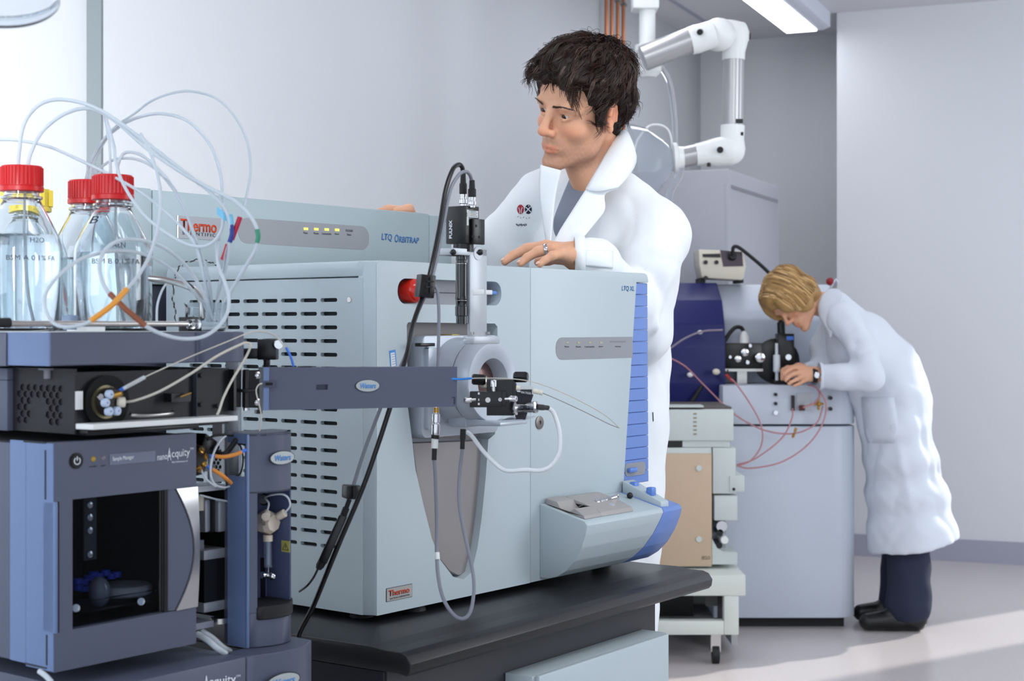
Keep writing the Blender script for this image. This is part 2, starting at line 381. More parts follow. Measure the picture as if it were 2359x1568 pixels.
# ---------------- grey cabinet behind ----------------
cf = Fr((.979, 7.0, 0), RP); gc = mat('cabinet_grey', '#a8a9b1', .5)
t = thing('equipment_cabinet', 'tall light grey metal cabinet standing behind the blue and white instrument', 'cabinet', cf)
box('body', gc, t, -.6, 0, 0, .963, .02, 1.928, bev=.012)
box('recessed_strip', mat('cabinet_strip', '#84838a', .5), t, -.002, .004, .03, .93, 1.84, 1.856)
box('door', gc, t, -.55, -.02, -.012, 0, .1, 1.86, bev=.005)
box('base', blackr, t, -.58, -.02, .02, .94, 0, .02)
# ---------------- big blue and white instrument ----------------
Z = 6.25; f = Fr((XX(1665, Z), Z, 0))
def X(px, z=0): return XX(px, Z+z)-f.O.x
def H(py, z=0): return ZZ(py, Z+z)
t = thing('mass_spectrometer', 'large white and dark blue floor standing instrument the stooping person works at', 'laboratory instrument', f)
m = MB()
def rr(x0, x1, y0, y1, r, n=6):
    o = [(x0, y0)]
    for k in range(n+1):
        a = R(-90+90*k/n); o.append((x1-r+r*math.cos(a), y0+r+r*math.sin(a)))
    return o+[(x1, y1), (x0, y1)]
box('base', blackr, t, -.3, .50, .06, .62, 0, .05)
m.prism([(x, y, .045) for x, y in rr(X(1700)-.1, X(1978), 0, .7, .09)], (0, 0, H(982)-.045), .004); m.build('door', whitec, t)
m = MB(); m.prism([(x, y, H(977)) for x, y in rr(-.0, X(1978), 0, .7, .09)], (0, 0, H(888)-H(977)), .004); m.build('control_panel', whitec, t)
y1 = .3; m = MB()
m.prism([(0, y1, H(888)), (0, y1, ZZ(735, Z+y1)), (0, y1+.03, ZZ(715, Z+y1)), (0, y1+.16, ZZ(655, Z+.45)), (0, .7, ZZ(655, Z+.45)), (0, .7, H(888))], (X(1978)-.02, 0, 0), .01); m.build('upper_housing', whitec, t)
navy = mat('navy_panel', '#20255e', .4, var=.02, spec=.3)
m = MB(); zt = ZZ(652, Z+.4)
m.prism([(-.62, y, z) for y, z in ((.12, H(960)), (.1, H(885)), (.1, H(800)), (.12, H(745)), (.2, ZZ(690, Z+.2)), (.36, zt), (.7, zt), (.7, H(960)))], (.645, 0, 0), .006); m.build('blue_cover', navy, t)
box('side_body', navy, t, -.6, -.12, .13, .68, .0, H(960))
for px, py, mm, r_ in ((1786, 908, blackm, .007), (1786, 929, blackm, .007), (1912, 916, blackm, .008), (1912, 941, blackm, .008), (1786, 950, chrome, .009)):
    MB().cyl((X(px), .0, H(py)), (X(px), -.015, H(py)), r_, seg=16).build('knob', mm, t)
m = MB(); m.box(X(1835), X(1868), -.004, .001, H(945), H(905)); m.build('fluidics_window', mat('panel_window', '#b4b8be', .2), t)
m = MB(); m.box(X(1822), X(1829), -.02, .0, H(945), H(910)); m.box(X(1840), X(1852), -.02, 0, H(945), H(933)); m.build('valve_fitting', blackm, t)
MB().cyl((X(1845), -.005, H(938)), (X(1845), -.028, H(938)), .01, seg=14).build('injection_port', mat('dark_red', '#5a1414', .4), t)
# valve plate with knobs on the ledge
f2 = Fr((XX(1712, 6.42), 6.42, ZZ(849, 6.42))); Z2 = 6.42
def X2(px): return XX(px, Z2)-f2.O.x
def H2(py): return ZZ(py, Z2)-f2.O.z
t = thing('valve_block', 'black valve plate with round silver knobs beside the microscope', 'valve block', f2)
box('plate', blackm, t, X2(1670), X2(1756), 0, .05, H2(848), H2(790), bev=.003)
box('shelf', steel, t, X2(1668), X2(1757), -.01, .12, H2(855), H2(849))
box('shelf_bracket', steel, t, -.02, .02, .03, .12, ZZ(888, 6.25)+.0005-f2.O.z, H2(855))
for px, py, r_ in ((1698, 826, .014), (1714, 811, .016), (1749, 823, .02), (1720, 834, .009), (1726, 796, .008), (1680, 822, .007)):
    MB().lathe([(r_*.8, 0), (r_*.8, .3), (r_, .4), (r_, .95), (r_*.8, 1)], (X2(px), 0, H2(py)), (X2(px), -.03, H2(py)), seg=18).build('knob', chrome, t)
MB().lathe([(.022, 0), (.021, .5), (.012, .9), (.008, 1)], (X2(1715), .02, H2(790)), (X2(1715), .02, H2(762)), 14).build('cable_plug', whitem, t)
tube('power_cable', blackr, t, [(X2(1715), .02, H2(764)), (X2(1708), .02, H2(754)), (X2(1690), .0, H2(757)), (X2(1665), -.02, H2(790)), (X2(1630), -.05, H2(860)), (X2(1590), -.08, H2(920)), (X2(1580), -.06, H2(936))], .0085, 10)
# microscope
t = thing('microscope', 'black microscope the stooping person looks into', 'microscope', Fr((XX(1808, 6.4), 6.4, ZZ(880, 6.4))))
o = V((XX(1808, 6.4), 0, ZZ(880, 6.4)))
def Q(px, py, y=0): return V((XX(px, 6.4)-o.x, y, ZZ(py, 6.4)-o.z))
m = MB(); pts = []
for k in range(25):
    a = R(90+180*k/24) if False else R(360*k/24); pts.append(Q(1795, 832)+V((.095*math.cos(a), .05, .095*math.sin(a))))
m.prism(pts[:-1], (0, .03, 0), .004); m.build('round_stage', blackm, t)
box('body', blackm, t, Q(1790, 0).x, Q(1828, 0).x, -.02, .05, Q(0, 850).z, Q(0, 768).z, bev=.004)
m = MB(); m.cyl(Q(1800, 770), Q(1799, 742), .016); m.cyl(Q(1799, 745), Q(1801, 726, -.02), .013); m.build('eyepiece', blackm, t)
box('maker_plate', mat('blue_label', '#4a7fe0', .4), t, Q(1810, 0).x, Q(1826, 0).x, -.022, -.02, Q(0, 783).z, Q(0, 774).z)
MB().cyl(Q(1812, 822, -.02), Q(1812, 822, -.045), .012).build('focus_knob', chrome, t)
m = MB(); m.lathe([(.006, 0), (.006, .3), (.014, .32), (.015, .75), (.007, .8), (.007, 1)], Q(1785, 790, -.04), Q(1786, 875, -.04), 16); m.build('syringe', mat('white_glassy', '#d5dce2', .25), t)
box('clamp', blackm, t, Q(1787, 0).x, Q(1810, 0).x, -.05, -.02, Q(0, 852).z, Q(0, 846).z)
box('base', blackr, t, Q(1780, 0).x, Q(1836, 0).x, -.03, .08, ZZ(884, 6.4)-o.z, Q(0, 874).z, bev=.004)
# controller box on top of the instrument
Z3 = 6.62; f3 = Fr((XX(1663, Z3), Z3, ZZ(655, Z3)+.0)); 
def P3(px, py, y=0): return V((XX(px, Z3)-f3.O.x, y, ZZ(py, Z3)-f3.O.z))
t = thing('power_supply', 'white bench power supply with two black knobs on the blue instrument', 'power supply', f3)
m = MB(); m.prism([P3(1611, 612), P3(1617, 640), P3(1712, 645), P3(1719, 612), P3(1712, 578), P3(1609, 574)], (0, .2, 0), .006); m.build('case', creamm, t)
MB().prism([P3(1659, 576, -.003), P3(1709, 580, -.003), P3(1712, 613, -.003), P3(1666, 614, -.003)], (0, .004, 0)).build('plum_panel', mat('plum_panel', '#4a3d4a', .4), t)
MB().prism([P3(1618, 585, -.004), P3(1659, 584, -.004), P3(1660, 593, -.004), P3(1619, 592, -.004)], (0, .005, 0)).build('meter_display', blackm, t)
for px, py in ((1625, 604), (1650, 604), (1625, 640)): MB().cyl(P3(px, py, 0), P3(px, py, -.014), .009, seg=12).build('knob', blackm, t)
MB().lathe([(.02, 0), (.02, .3), (.014, .4), (.012, 1)], P3(1686, 590, 0), P3(1686, 590, -.03), 14).build('socket', blackm, t)
for px in (1620, 1708): box('foot', blackr, t, P3(px, 0).x-.012, P3(px, 0).x+.012, .02, .18, P3(0, 650).z-.002, P3(0, 640).z)
tube('cable', blackr, t, [P3(1686, 590, -.03), P3(1686, 572, -.04), P3(1697, 570, -.04), P3(1725, 590, -.03), P3(1765, 622, 0), P3(1790, 650, .03), P3(1796, 700, -.0)], .008, 10)
# red tubing
redt = mat('red_tubing', '#c9888e', .35, trans=.2)
def loose(name, label, cat, pts, r, mt, Zd=6.1, seg=8, grp=None):
    f_ = Fr(at(*pts[0][:2], Zd+(pts[0][2] if len(pts[0]) > 2 else 0)))
    P = [f_.L(at(p[0], p[1], Zd+(p[2] if len(p) > 2 else 0))) for p in pts]
    o_ = MB().tube(P, r, seg, 10).build(name, mt, None, 60); o_.matrix_world = f_.m; return tag(o_, label, cat, grp)
gg = 'red tubes looping in front of the white instrument'
loose('flexible_tube', 'pale red tube sagging lowest across the white door from the beige module', 'tube', [(1697, 1072), (1730, 1078), (1800, 1064), (1860, 1025), (1895, 975), (1903, 930), (1888, 900)], .003, redt, 6.16, grp=gg)
loose('flexible_tube', 'red tube rising from the beige module to the clip left of the microscope', 'tube', [(1697, 1073), (1730, 1060), (1755, 1022), (1752, 975), (1722, 920), (1694, 882), (1684, 872)], .003, redt, 6.13, grp=gg)
loose('flexible_tube', 'red tube running from the beige module up to the dark red port', 'tube', [(1697, 1070), (1740, 1056), (1800, 1010), (1824, 965), (1826, 940)], .003, redt, 6.16, grp=gg)
loose('flexible_tube', 'red tube crossing the dark blue panel and curving under the control panel', 'tube', [(1540, 822), (1580, 845), (1620, 885), (1690, 952), (1760, 990), (1830, 998), (1880, 975), (1896, 935)], .003, redt, 6.18, grp=gg)
loose('flexible_tube', 'short red loop between the hand and the central port', 'tube', [(1860, 886), (1880, 892), (1888, 910), (1876, 928), (1850, 938)], .0035, redt, 6.17, grp=gg)
loose('flexible_tube', 'thin grey tube arching over the dark blue panel', 'tube', [(1544, 802), (1580, 778), (1620, 763), (1665, 760)], .004, mat('grey_tubing', '#8a7e8c', .4), 6.24, grp=gg)
for i, (px, py, s_, lb) in enumerate(((1613, 765, .011, 'upper white tube fitting on the dark blue panel'), (1590, 863, .013, 'lower white tube fitting on the dark blue panel'), (1650, 856, .016, 'brass and white valve fitting at the edge of the dark blue panel'))):
    f_ = Fr(at(px, py, 6.3)); t = thing('tube_fitting', lb, 'fitting', f_, 'fittings on the blue panel')
    MB().ball((0, 0, 0), (s_, s_*.8, s_*.8), 12).build('body', [whitem, whitem, creamm][i], t)
    MB().cyl((0, 0, 0), (0, .12, 0), s_*.4, seg=10).build('stem', whitem, t)
t = thing('alligator_clip', 'small red and black crocodile clip hanging below the valve plate', 'clip', Fr(at(1678, 868, 6.3)))
m = MB(); m.hexa([(-.014, -.005, .014), (.0, -.005, .016), (0, .005, .016), (-.014, .005, .014), (-.02, -.005, .024), (-.012, -.005, .026), (-.012, .005, .026), (-.02, .005, .024)]); m.box(-.006, .0, -.005, .005, .01, .03); m.build('jaw', blackm, t)
m = MB(); m.prism([(-.006, -.006, .014), (.022, -.006, -.016), (.012, -.006, -.02), (-.016, -.006, .008)], (0, .012, 0)); m.build('handle', mat('red_sleeve', '#a02020', .4), t)
t = thing('brass_connector', 'brass tube connector hanging in front of the white door', 'connector', Fr(at(1829, 995, 6.13)))
MB().lathe([(.003, 0), (.006, .1), (.006, .4), (.003, .45), (.003, .6), (.006, .65), (.006, 1)], at(1826, 1008, 6.13)-at(1829, 995, 6.13), at(1834, 985, 6.13)-at(1829, 995, 6.13), 10).build('body', brass, t)
t = thing('cross_fitting', 'small brass cross valve at the right of the control panel', 'fitting', Fr(at(1886, 930, 6.22)))
m = MB(); m.cyl((-.02, 0, 0), (.02, 0, 0), .005); m.cyl((0, 0, -.024), (0, 0, .024), .005); m.ball((0, 0, 0), .01, 10); m.build('body', brass, t)
MB().cyl((0, 0, 0), (0, .03, 0), .005).build('stem', brass, t)
# ---------------- module stack on the white cart ----------------
Z = 5.75; f = Fr((XX(1640, Z), Z, ZZ(1306, Z)))
def X(px, z=0): return XX(px, Z+z)-f.O.x
def H(py, z=0): return ZZ(py, Z+z)-f.O.z
lg = mat('module_grey', '#c3cbc8', .45)
t = thing('chromatography_module', 'light grey chromatography module with a beige front on the white cart', 'laboratory module', f)
box('housing', lg, t, X(1500), X(1640), .004, .45, 0, H(1031), bev=.004)
box('beige_cover', mat('beige_cover', '#c0a88f', .5), t, X(1506), X(1639), -.012, .006, H(1303), H(1044), bev=.003)
box('side_panel', lg, t, X(1642), X(1695), 0, .4, H(1137), H(1031), bev=.003)
box('side_block', lg, t, X(1680), X(1715), -.005, .3, H(1132), H(1095), bev=.003)
box('pump_cover', lg, t, X(1645), X(1698), -.01, .3, H(1198), H(1141), bev=.004)
box('pump_recess', mat('recess_grey', '#9aa2a6', .5), t, X(1640), X(1680), .1, .4, H(1278), H(1198))
MB().cyl((X(1663), -.0, H(1212)), (X(1663), .12, H(1212)), .02, seg=16).build('pump_head', chrome, t)
MB().cyl((X(1668), -.02, H(1242)), (X(1668), .12, H(1242)), .014, seg=12).build('pump_head', whitem, t)
MB().cyl((X(1659), -.0, H(1226)), (X(1659), .12, H(1226)), .012, seg=12).build('pump_valve', blackm, t)
MB().cyl((X(1657), -.0, H(1256)), (X(1657), .12, H(1256)), .012, seg=12).build('pump_valve', blackm, t)
m = MB(); m.prism([(X(1640), -.005, H(1299)), (X(1698), -.005, H(1299)), (X(1698), -.005, H(1272)), (X(1665), -.005, H(1270)), (X(1652), -.005, H(1262)), (X(1640), -.005, H(1240))], (0, .3, 0)); m.build('front_foot', lg, t)
for py in (1077, 1240): MB().cyl((X(1609), -.012, H(py)), (X(1609), -.018, H(py)), .011, seg=16).build('fastener', lg, t)
MB().cyl((X(1690), -.006, H(1126)), (X(1690), .003, H(1126)), .006, seg=12).build('port', blackm, t)
text('maker_mark', 'EICLO', blackm, t, (X(1616), -.0125, H(1287)), (1, 0, 0), (0, 0, 1), width=X(1635)-X(1616), height=.012)
f5 = Fr((XX(1640, Z), Z, ZZ(1030, Z)))
t = thing('degasser_module', 'flat light grey module with vent marks, on top of the beige fronted module', 'laboratory module', f5)
def H5(py): return ZZ(py, Z)-f5.O.z
box('housing', lg, t, X(1500), X(1690), 0, .42, H5(1015), H5(943), bev=.004)
box('lid', mat('module_dark', '#5a544e', .5), t, X(1500), X(1688), .03, .42, H5(943), H5(938))
box('loose_strip', lg, t, X(1500), X(1621), .0, .1, H5(938), H5(934))
box('tray', lg, t, X(1573), X(1682), .01, .4, H5(1030), H5(1015))
box('tray_gap', blackm, t, X(1500), X(1572), .01, .4, H5(1029), H5(1014))
for k in range(6): box('vent_mark', mat('vent_mark', '#8f8878', .5) if k == 0 else bpy.data.materials['vent_mark'], t, X(1597), X(1605), -.001, .002, H5(953+k*9.3+2), H5(953+k*9.3-2))
f6 = Fr((XX(1600, 5.6), 5.6, 0)); Z = 5.6
def X(px, z=0): return XX(px, Z+z)-f6.O.x
CT = t = thing('equipment_cart', 'white steel cart on casters carrying the beige and grey modules', 'cart', f6)
cw = mat('cart_white', '#cfd4cd', .45)
zt = ZZ(1309, 5.75)-.0005
box('top_frame', cw, t, X(1470), X(1718), 0, .62, zt-.075, zt, bev=.004)
for y in (.0, .57):
    box('leg', cw, t, X(1668), X(1702), y, y+.05, ZZ(1462, Z), zt-.075, bev=.003)
    box('leg', cw, t, X(1480), X(1512), y, y+.05, ZZ(1462, Z), zt-.075, bev=.003)
    box('lower_rail', cw, t, X(1512), X(1668), y, y+.05, ZZ(1462, Z), ZZ(1430, Z), bev=.003)
box('lower_shelf', mat('cart_shelf', '#8d9095', .5), t, X(1512), X(1668), .05, .57, ZZ(1462, Z), ZZ(1455, Z))
box('battery_box', blackm, t, X(1530), X(1620), .3, .55, ZZ(1455, Z), ZZ(1378, Z)+.02)
box('side_box', mat('side_box', '#b9b8bc', .5), t, X(1703), X(1718), .2, .6, .03, ZZ(1375, Z))
for px, y in ((1650, .03), (1650, .57), (1500, .03), (1500, .57)):
    c = MB(); x = X(px); r_ = .033
    c.box(x-.018, x+.018, y-.02, y+.03, r_+.01, ZZ(1462, Z)); cm_ = c.build('caster_fork', steel, t)
    MB().cyl((x-.012, y-.01, r_), (x+.012, y-.01, r_), r_, seg=20).build('caster_wheel', blackr, cm_)
# ---------------- ion trap mass spectrometer on the dark bench ----------------
U = V((.616, .788, 0))
G = Fr(at(868, 1418, 2.40), U); zb, zt = 0.0, .549
lt = mat('instrument_pale', '#b7c4c9', .42, bump=.12, scale=900, var=.015)
lts = mat('instrument_silver', '#b4bbc4', .32, .25, bump=.08, scale=700, var=.015)
taupe = mat('taupe_panel', '#9a9493', .5, bump=.12, scale=900)
gpan = mat('grey_label_panel', '#8f9297', .4)
blue = mat('blue_cover', '#6b89c9', .4, bump=.1, scale=900)
bluek = mat('blue_button', '#5f86d0', .35)
inkb = mat('blue_lettering', '#2f6fae', .5, var=0)
inkr = mat('red_lettering', '#c8401c', .5, var=0)
inkd = mat('dark_lettering', '#3c3c44', .5, var=0)
inkw = mat('white_lettering', '#e6eaf0', .5, var=0)
amber = mat('status_led', '#d8d060', .3, emit=.6, var=0)
dgap = mat('seam', '#2c3238', .7, var=0)
def holes(outline, hs, depth, bdepth=None):
    """flat sheet (points of a plane) with holes whose walls run inward by the vector depth"""
    b = bmesh.new(); ed = []; loops = []
    for lp in [outline]+hs:
        v = [b.verts.new(q) for q in lp]; loops.append(v)
        ed += [b.edges.new((v[i], v[(i+1) % len(v)])) for i in range(len(v))]
    bmesh.ops.triangle_fill(b, use_beauty=True, edges=ed)
    for v in loops:
        w_ = [b.verts.new(V(q.co)+V(depth)) for q in v]
        for i in range(len(v)): b.faces.new((v[i], v[(i+1) % len(v)], w_[(i+1) % len(v)], w_[i]))
    m = MB(); m.b.free(); m.b = b; return m
lq = thing('mass_spectrometer', 'pale grey spectrometer with round silver source and blue right edge on black bench', 'laboratory instrument', G)
xe = G.p(1494, 700, 0).x; xs = -.009; ys = G.px(383, 900, xs).y
box('core', mat('core_grey', '#8e979b', .6), lq, xs+.012, xe-.004, .045, ys-.004, .004, zt-.006, bev=.004)
# side cover with rows of vent slots
def Sp(px, py): return G.px(px, py, xs)
zl = Sp(835, 636).z
sl = []; y0 = Sp(777, 700).y; y1 = Sp(738, 700).y; pit = Sp(692, 700).y-y1
for r_ in range(19):
    z = Sp(775, 690.5+31.65*r_).z
    for c in range(9):
        a, b_ = y0+c*pit, y0+c*pit+(y1-y0); hh = .0031
        pl = []
        for cy, s_ in ((a+hh, -1), (b_-hh, 1)):
            for k in range(5):
                an = R(-90+45*k)*1; pl.append((xs, cy+s_*math.cos(an)*hh, z+s_*math.sin(an)*hh))
        if b_ < ys-.02: sl.append(pl)
holes([(xs, .021, .0), (xs, ys, .0), (xs, ys, zl-.002), (xs, .021, zl-.002)], sl, (.008, 0, 0)).build('side_cover', lt, lq, 30)
MB().box(xs+.009, xs+.011, .025, ys-.01, .01, zl-.01).build('filter_mesh', mat('filter_mesh', '#30363a', .7, bump=.6, scale=1500, var=.5), lq)
MB().prism([(xs, .021, zl), (xs, .021, zt-.010), (xs+.003, .021, zt-.003), (xs+.010, .021, zt), (xs+.3, .021, zt), (xs+.3, .021, zl)], (0, ys-.021, 0), .002).build('top_cover', lt, lq)
MB().cyl((xs-.001, Sp(805, 690).y, Sp(805, 690).z), (xs+.006, Sp(805, 690).y, Sp(805, 690).z), .0042, seg=16).build('screw', steel, lq)
MB().prism([(-.0005, .001, 0), (-.0085, .0185, 0), (-.0085, .032, 0), (.01, .032, 0), (.01, .001, 0)], (0, 0, zt-.001), .0018).build('corner_strip', lt, lq)
# front covers
def P(px, py, y=0): return G.p(px, py, y)
xm = P(1222, 900).x
cav = [P(*q) for q in ((937, 748), (941, 742), (1140, 745), (1146, 752), (1146, 960), (1140, 1000), (1125, 1012), (1119, 1100), (1110, 1190), (1100, 1262), (1086, 1318), (1068, 1334), (1044, 1328), (1015, 1290), (995, 1240), (975, 1160), (957, 1080), (948, 1000), (940, 940))]
pill = roundrect(P(916, 670).x, P(1155, 670).x, P(930, 700).z, P(930, 641).z, .0185, 0, 7)
holes([(0, 0, 0), (xm-.0008, 0, 0), (xm-.0008, 0, zt), (0.006, 0, zt), (0, 0, zt-.006)], [cav, pill], (0, .034, 0)).build('front_cover', lt, lq, 30)
def ow(q, y): return (q[0], y, q[2])
xr = lambda py: P(1467-(py-650)*.0641, py).x
zB = P(1467, 650).z
o2 = [(xm+.0008, 0, 0), (P(1470, 1140).x-.05, 0, 0), P(1437, 1118), P(1467, 650), (xe, 0, zB), (xe, 0, zt-.012), (xe-.004, 0, zt-.003), (xe-.012, 0, zt), (xm+.0008, 0, zt)]
MB().prism([V(q) for q in o2], (0, .04, 0), .0015).build('front_cover', lt, lq)
# blue ribbed edge, slightly set back and curved
m = MB(); n = 17; zz = [zB-.001-(zB-.001-P(1437, 1118).z)*k/n for k in range(n+1)]
for k in range(n):
    za, zc = zz[k], zz[k+1]; fa, fc = k/n, (k+1)/n
    xa, xc = P(1467, 650).x*(1-fa)+P(1437, 1118).x*fa, P(1467, 650).x*(1-fc)+P(1437, 1118).x*fc
    m.hexa([(xc-.004, .003, zc+.0006), (xe+.003+.004*fc, .004, zc+.0006), (xe+.003, .05, zc+.0006), (xc-.004, .05, zc+.0006), (xa-.004, .003, za), (xe+.003+.004*fa, .004, za), (xe+.003, .05, za), (xa-.004, .05, za)], .0012, 1)
m.build('blue_edge', blue, lq)
rp = roundrect(P(1441, 1080, .002).x, P(1487, 1080, .002).x, P(1441, 1098, .002).z, P(1441, 1068, .002).z, .009, .0022)
MB().prism(rp, (0, .003, 0)).build('button_panel', gpan, lq)
MB().box(P(1447, 0, .0).x, P(1464, 0, 0).x, -.006, .002, P(1455, 1087).z, P(1455, 1077).z, bev=.002).build('blue_button', bluek, lq)
# grey indicator strip
z0, z1 = P(1300, 828).z, P(1300, 777).z
pl = roundrect(P(1280, 800).x, xr(800)+.04, z0, z1, .018, -.0006, 7); xv = xr(800)-.0005
pl = [(min(q[0], xv), q[1], q[2]) for q in pl]
MB().prism(pl, (0, .001, 0)).build('indicator_strip', gpan, lq)
for i, px in enumerate((1306, 1332, 1358, 1384)):
    MB().box(P(px-3, 790).x, P(px+3, 790).x, -.0012, -.0005, P(px, 791).z, P(px, 787).z).build('status_light', mat('led_dim', '#a9a88c', .4) if i == 0 else bpy.data.materials['led_dim'], lq)
    textf('lettering', ('Power', 'Vacuum', 'Communication', 'System')[i], inkd, lq, G, (px-(5, 6, 11, 5)[i], 800), (px+(5, 6, 11, 5)[i], 800), 4, y=-.0008)
MB().box(P(1405, 790).x, P(1440, 790).x, -.0012, -.0005, P(1405, 788).z, P(1405, 785).z).build('status_bar', mat('bar_grey', '#7d8086', .4), lq)
textf('lettering', 'Scanning', inkd, lq, G, (1417, 800), (1430, 800), 4, y=-.0008)
textf('lettering', 'LTQ XL', inkb, lq, G, (1432, 671), (1461, 672), 13, bold=.012, shear=.15)
# name plate, lower left
box('name_plate', mat('plate_silver', '#b5b3ae', .3, .3), lq, P(890, 0).x, P(948, 0).x, -.0012, .001, P(890, 1385).z, P(890, 1356).z)
box('plate_border', dgap, lq, P(889, 0).x, P(949, 0).x, -.0006, .001, P(890, 1386).z, P(890, 1355).z)
textf('lettering', 'Thermo', inkr, lq, G, (895, 1374), (943, 1364), 14, y=-.0014, bold=.02)
textf('lettering', 'ELECTRON CORPORATION', inkd, lq, G, (898, 1381), (943, 1371), 4, y=-.0014)
# niche
MB().prism([P(930, 740, .03), P(1150, 740, .03), P(1150, 1020, .03), P(930, 1020, .03)], (0, .004, 0)).build('niche_back', taupe, lq)
tp = [P(*q, .014) for q in ((951, 1020), (1122, 1014), (1116, 1080), (1108, 1180), (1099, 1255), (1088, 1298), (1073, 1322), (1056, 1325), (1036, 1314), (1010, 1282), (985, 1215), (964, 1120))]
MB().prism(tp, (0, .02, 0), .002).build('niche_panel', taupe, lq)
MB().prism([P(*q, .03) for q in ((935, 1010), (1135, 1010), (1128, 1345), (935, 1345))], (0, .004, 0)).build('niche_floor', lts, lq)
# grey pill recess with red cap and blue lever
MB().prism(roundrect(P(914, 0).x, P(1157, 0).x, P(930, 702).z, P(930, 639).z, .0185, .022, 7), (0, .003, 0)).build('recess_panel', gpan, lq)
MB().box(P(925, 0).x, P(1150, 0).x, .0212, .0225, P(930, 671.5).z, P(930, 670).z).build('recess_seam', dgap, lq)
red = mat('red_plastic', '#d3200c', .25, coat=.4, var=.02)
c = P(935, 670, .02); MB().lathe([(.0185, 0), (.0195, .1), (.0195, .55), (.018, .78), (.013, .93), (.006, .985), (0, 1)], c, c-V((0, .034, 0)), 32).build('red_cap', red, lq)
MB().box(P(1128, 0).x, P(1150, 0).x, .004, .020, P(1130, 678).z, P(1130, 669).z, bev=.002).build('blue_lever', bluek, lq)
MB().box(P(1126, 0).x, P(1140, 0).x, .018, .024, P(1130, 670).z, P(1130, 664).z).build('lever_slot', blackm, lq)
# round bolt on the front
c = P(1242, 973); MB().lathe([(.0115, 0), (.0115, .8), (.0095, 1), (.0035, 1), (.0035, .4), (0, .4)], c+V((0, .001, 0)), c-V((0, .0025, 0)), 28).build('bolt', mat('taupe_metal', '#7c7774', .35, .5), lq)
# source housing
ax = P(1041, 877); xc, zc = ax.x, ax.z
hx0, hx1 = P(957, 0).x, P(1134, 0).x
MB().prism(roundrect(hx0, hx1, P(1040, 1002).z, P(1040, 772).z, .012, .02), (0, -.034, 0), .003).build('source_flange', lts, lq)
MB().prism(roundrect(hx0+.006, hx0+.034, P(960, 988).z, P(960, 800).z, .003, -.012), (0, -.010, 0), .002).build('hinge_block', lts, lq)
box('latch_bracket', blackm, lq, P(962, 0, -.02).x, P(996, 0, -.02).x, -.026, -.014, P(962, 798, -.02).z, P(962, 790, -.02).z, bev=.001)
box('warning_mark', mat('yellow_mark', '#c8b04a', .5), lq, P(1046, 0).x, P(1062, 0).x, .004, .029, P(1046, 773).z, P(1046, 770).z)
def Cy(y): return V((xc, y, zc))
MB().lathe([(.072, 0), (.069, .35), (.0665, .98), (.064, 1)], Cy(-.012), Cy(-.054), 64).build('source_drum', lts, lq, 40)
MB().lathe([(.0635, 0), (.0635, 1)], Cy(-.052), Cy(-.0565), 64).build('seam_ring', dgap, lq)
MB().lathe([(.0655, 0), (.0675, .04), (.0675, .45), (.064, .93), (.0625, 1), (.040, 1), (.038, .97), (.035, .6), (.033, .1), (.0, .08)], Cy(-.0555), Cy(-.087), 72, cap=False).build('source_ring', lts, lq, 40)
MB().lathe([(.0325, 0), (.0325, .3), (.026, .35), (.018, 1), (0, 1)], Cy(-.0582), Cy(-.066), 48, cap=False).build('inlet_cone', mat('inlet_brown', '#6f5350', .3, .5), lq, 40)
MB().lathe([(.014, 0), (.009, .8), (.0, 1)], Cy(-.06), Cy(-.074), 32).build('inlet_tip', mat('inlet_steel', '#aaa79a', .25, .8), lq)
# lower lip of the source
m = MB(); zq = zc-.066
m.hexa([(xc-.035, -.058, zq-.006), (xc+.045, -.056, zq-.006), (xc+.045, -.02, zq-.006), (xc-.035, -.02, zq-.006), (xc-.035, -.058, zq+.016), (xc+.045, -.056, zq+.016), (xc+.045, -.02, zq+.016), (xc-.035, -.02, zq+.016)], .004)
m.hexa([(xc-.03, -.125, zq-.002), (xc+.05, -.118, zq-.002), (xc+.055, -.05, zq-.004), (xc-.032, -.05, zq-.004), (xc-.03, -.125, zq+.004), (xc+.05, -.118, zq+.004), (xc+.055, -.05, zq+.004), (xc-.032, -.05, zq+.010)], .0015)
m.build('source_lip', lts, lq)
for py in (861, 921):
    c = P(1035, py, -.03); MB().cyl(c+V((-.012, 0, 0)), c+V((-.02, 0, 0)), .005, seg=14).build('screw', steel, lq)
# drip tray at the lower right
x0 = P(1243, 1200).x
T = lambda px, py: G.px(px, py, x0)
tpz = T(1243, 1160).z; yf = T(1353, 1203).y; zf_ = T(1353, 1203).z
zs = lambda y: zf_+(tpz-zf_)*(y-yf)/(0-yf)
prof = [V((x0, .0, tpz)), V((x0, yf+.006, zs(yf+.006))), V((x0, yf, zf_-.005)), T(1349, 1232), T(1340, 1262), T(1325, 1292), T(1305, 1315), T(1282, 1329), T(1262, 1333), T(1244, 1331)]
prof = [V((x0, min(0, q.y), q.z)) for q in prof]; prof[-1].y = 0
x1 = G.p(1534, 1165, yf).x; x2 = G.p(1580, 1155, yf).x; zlo = min(q.z for q in prof)
e1 = [V((x1-.055*(max(0, tpz-.02-q.z)/(tpz-zlo))**.8, q.y, q.z)) for q in prof]
MB().prism(prof, (0, 0, 0), .0022, end=e1).build('tray_body', lt, lq, 40)
e1b = [q+V((.0008, 0, 0)) for q in e1]; e2_ = [V((x2-.03*(max(0, tpz-.02-q.z)/(tpz-zlo))**1.4, q.y*(.93 if q.y < -.02 else 1), q.z)) for q in prof]
e1b[0].y = e2_[0].y = .0
MB().prism(e1b, (0, 0, 0), .002, end=e2_).build('blue_tray_end', blue, lq, 40)
zi = (tpz+zf_)/2; xi0, xi1 = x0+.010, G.p(1460, 1170, yf+.012).x
yi0, yi1 = yf+.012, -.006
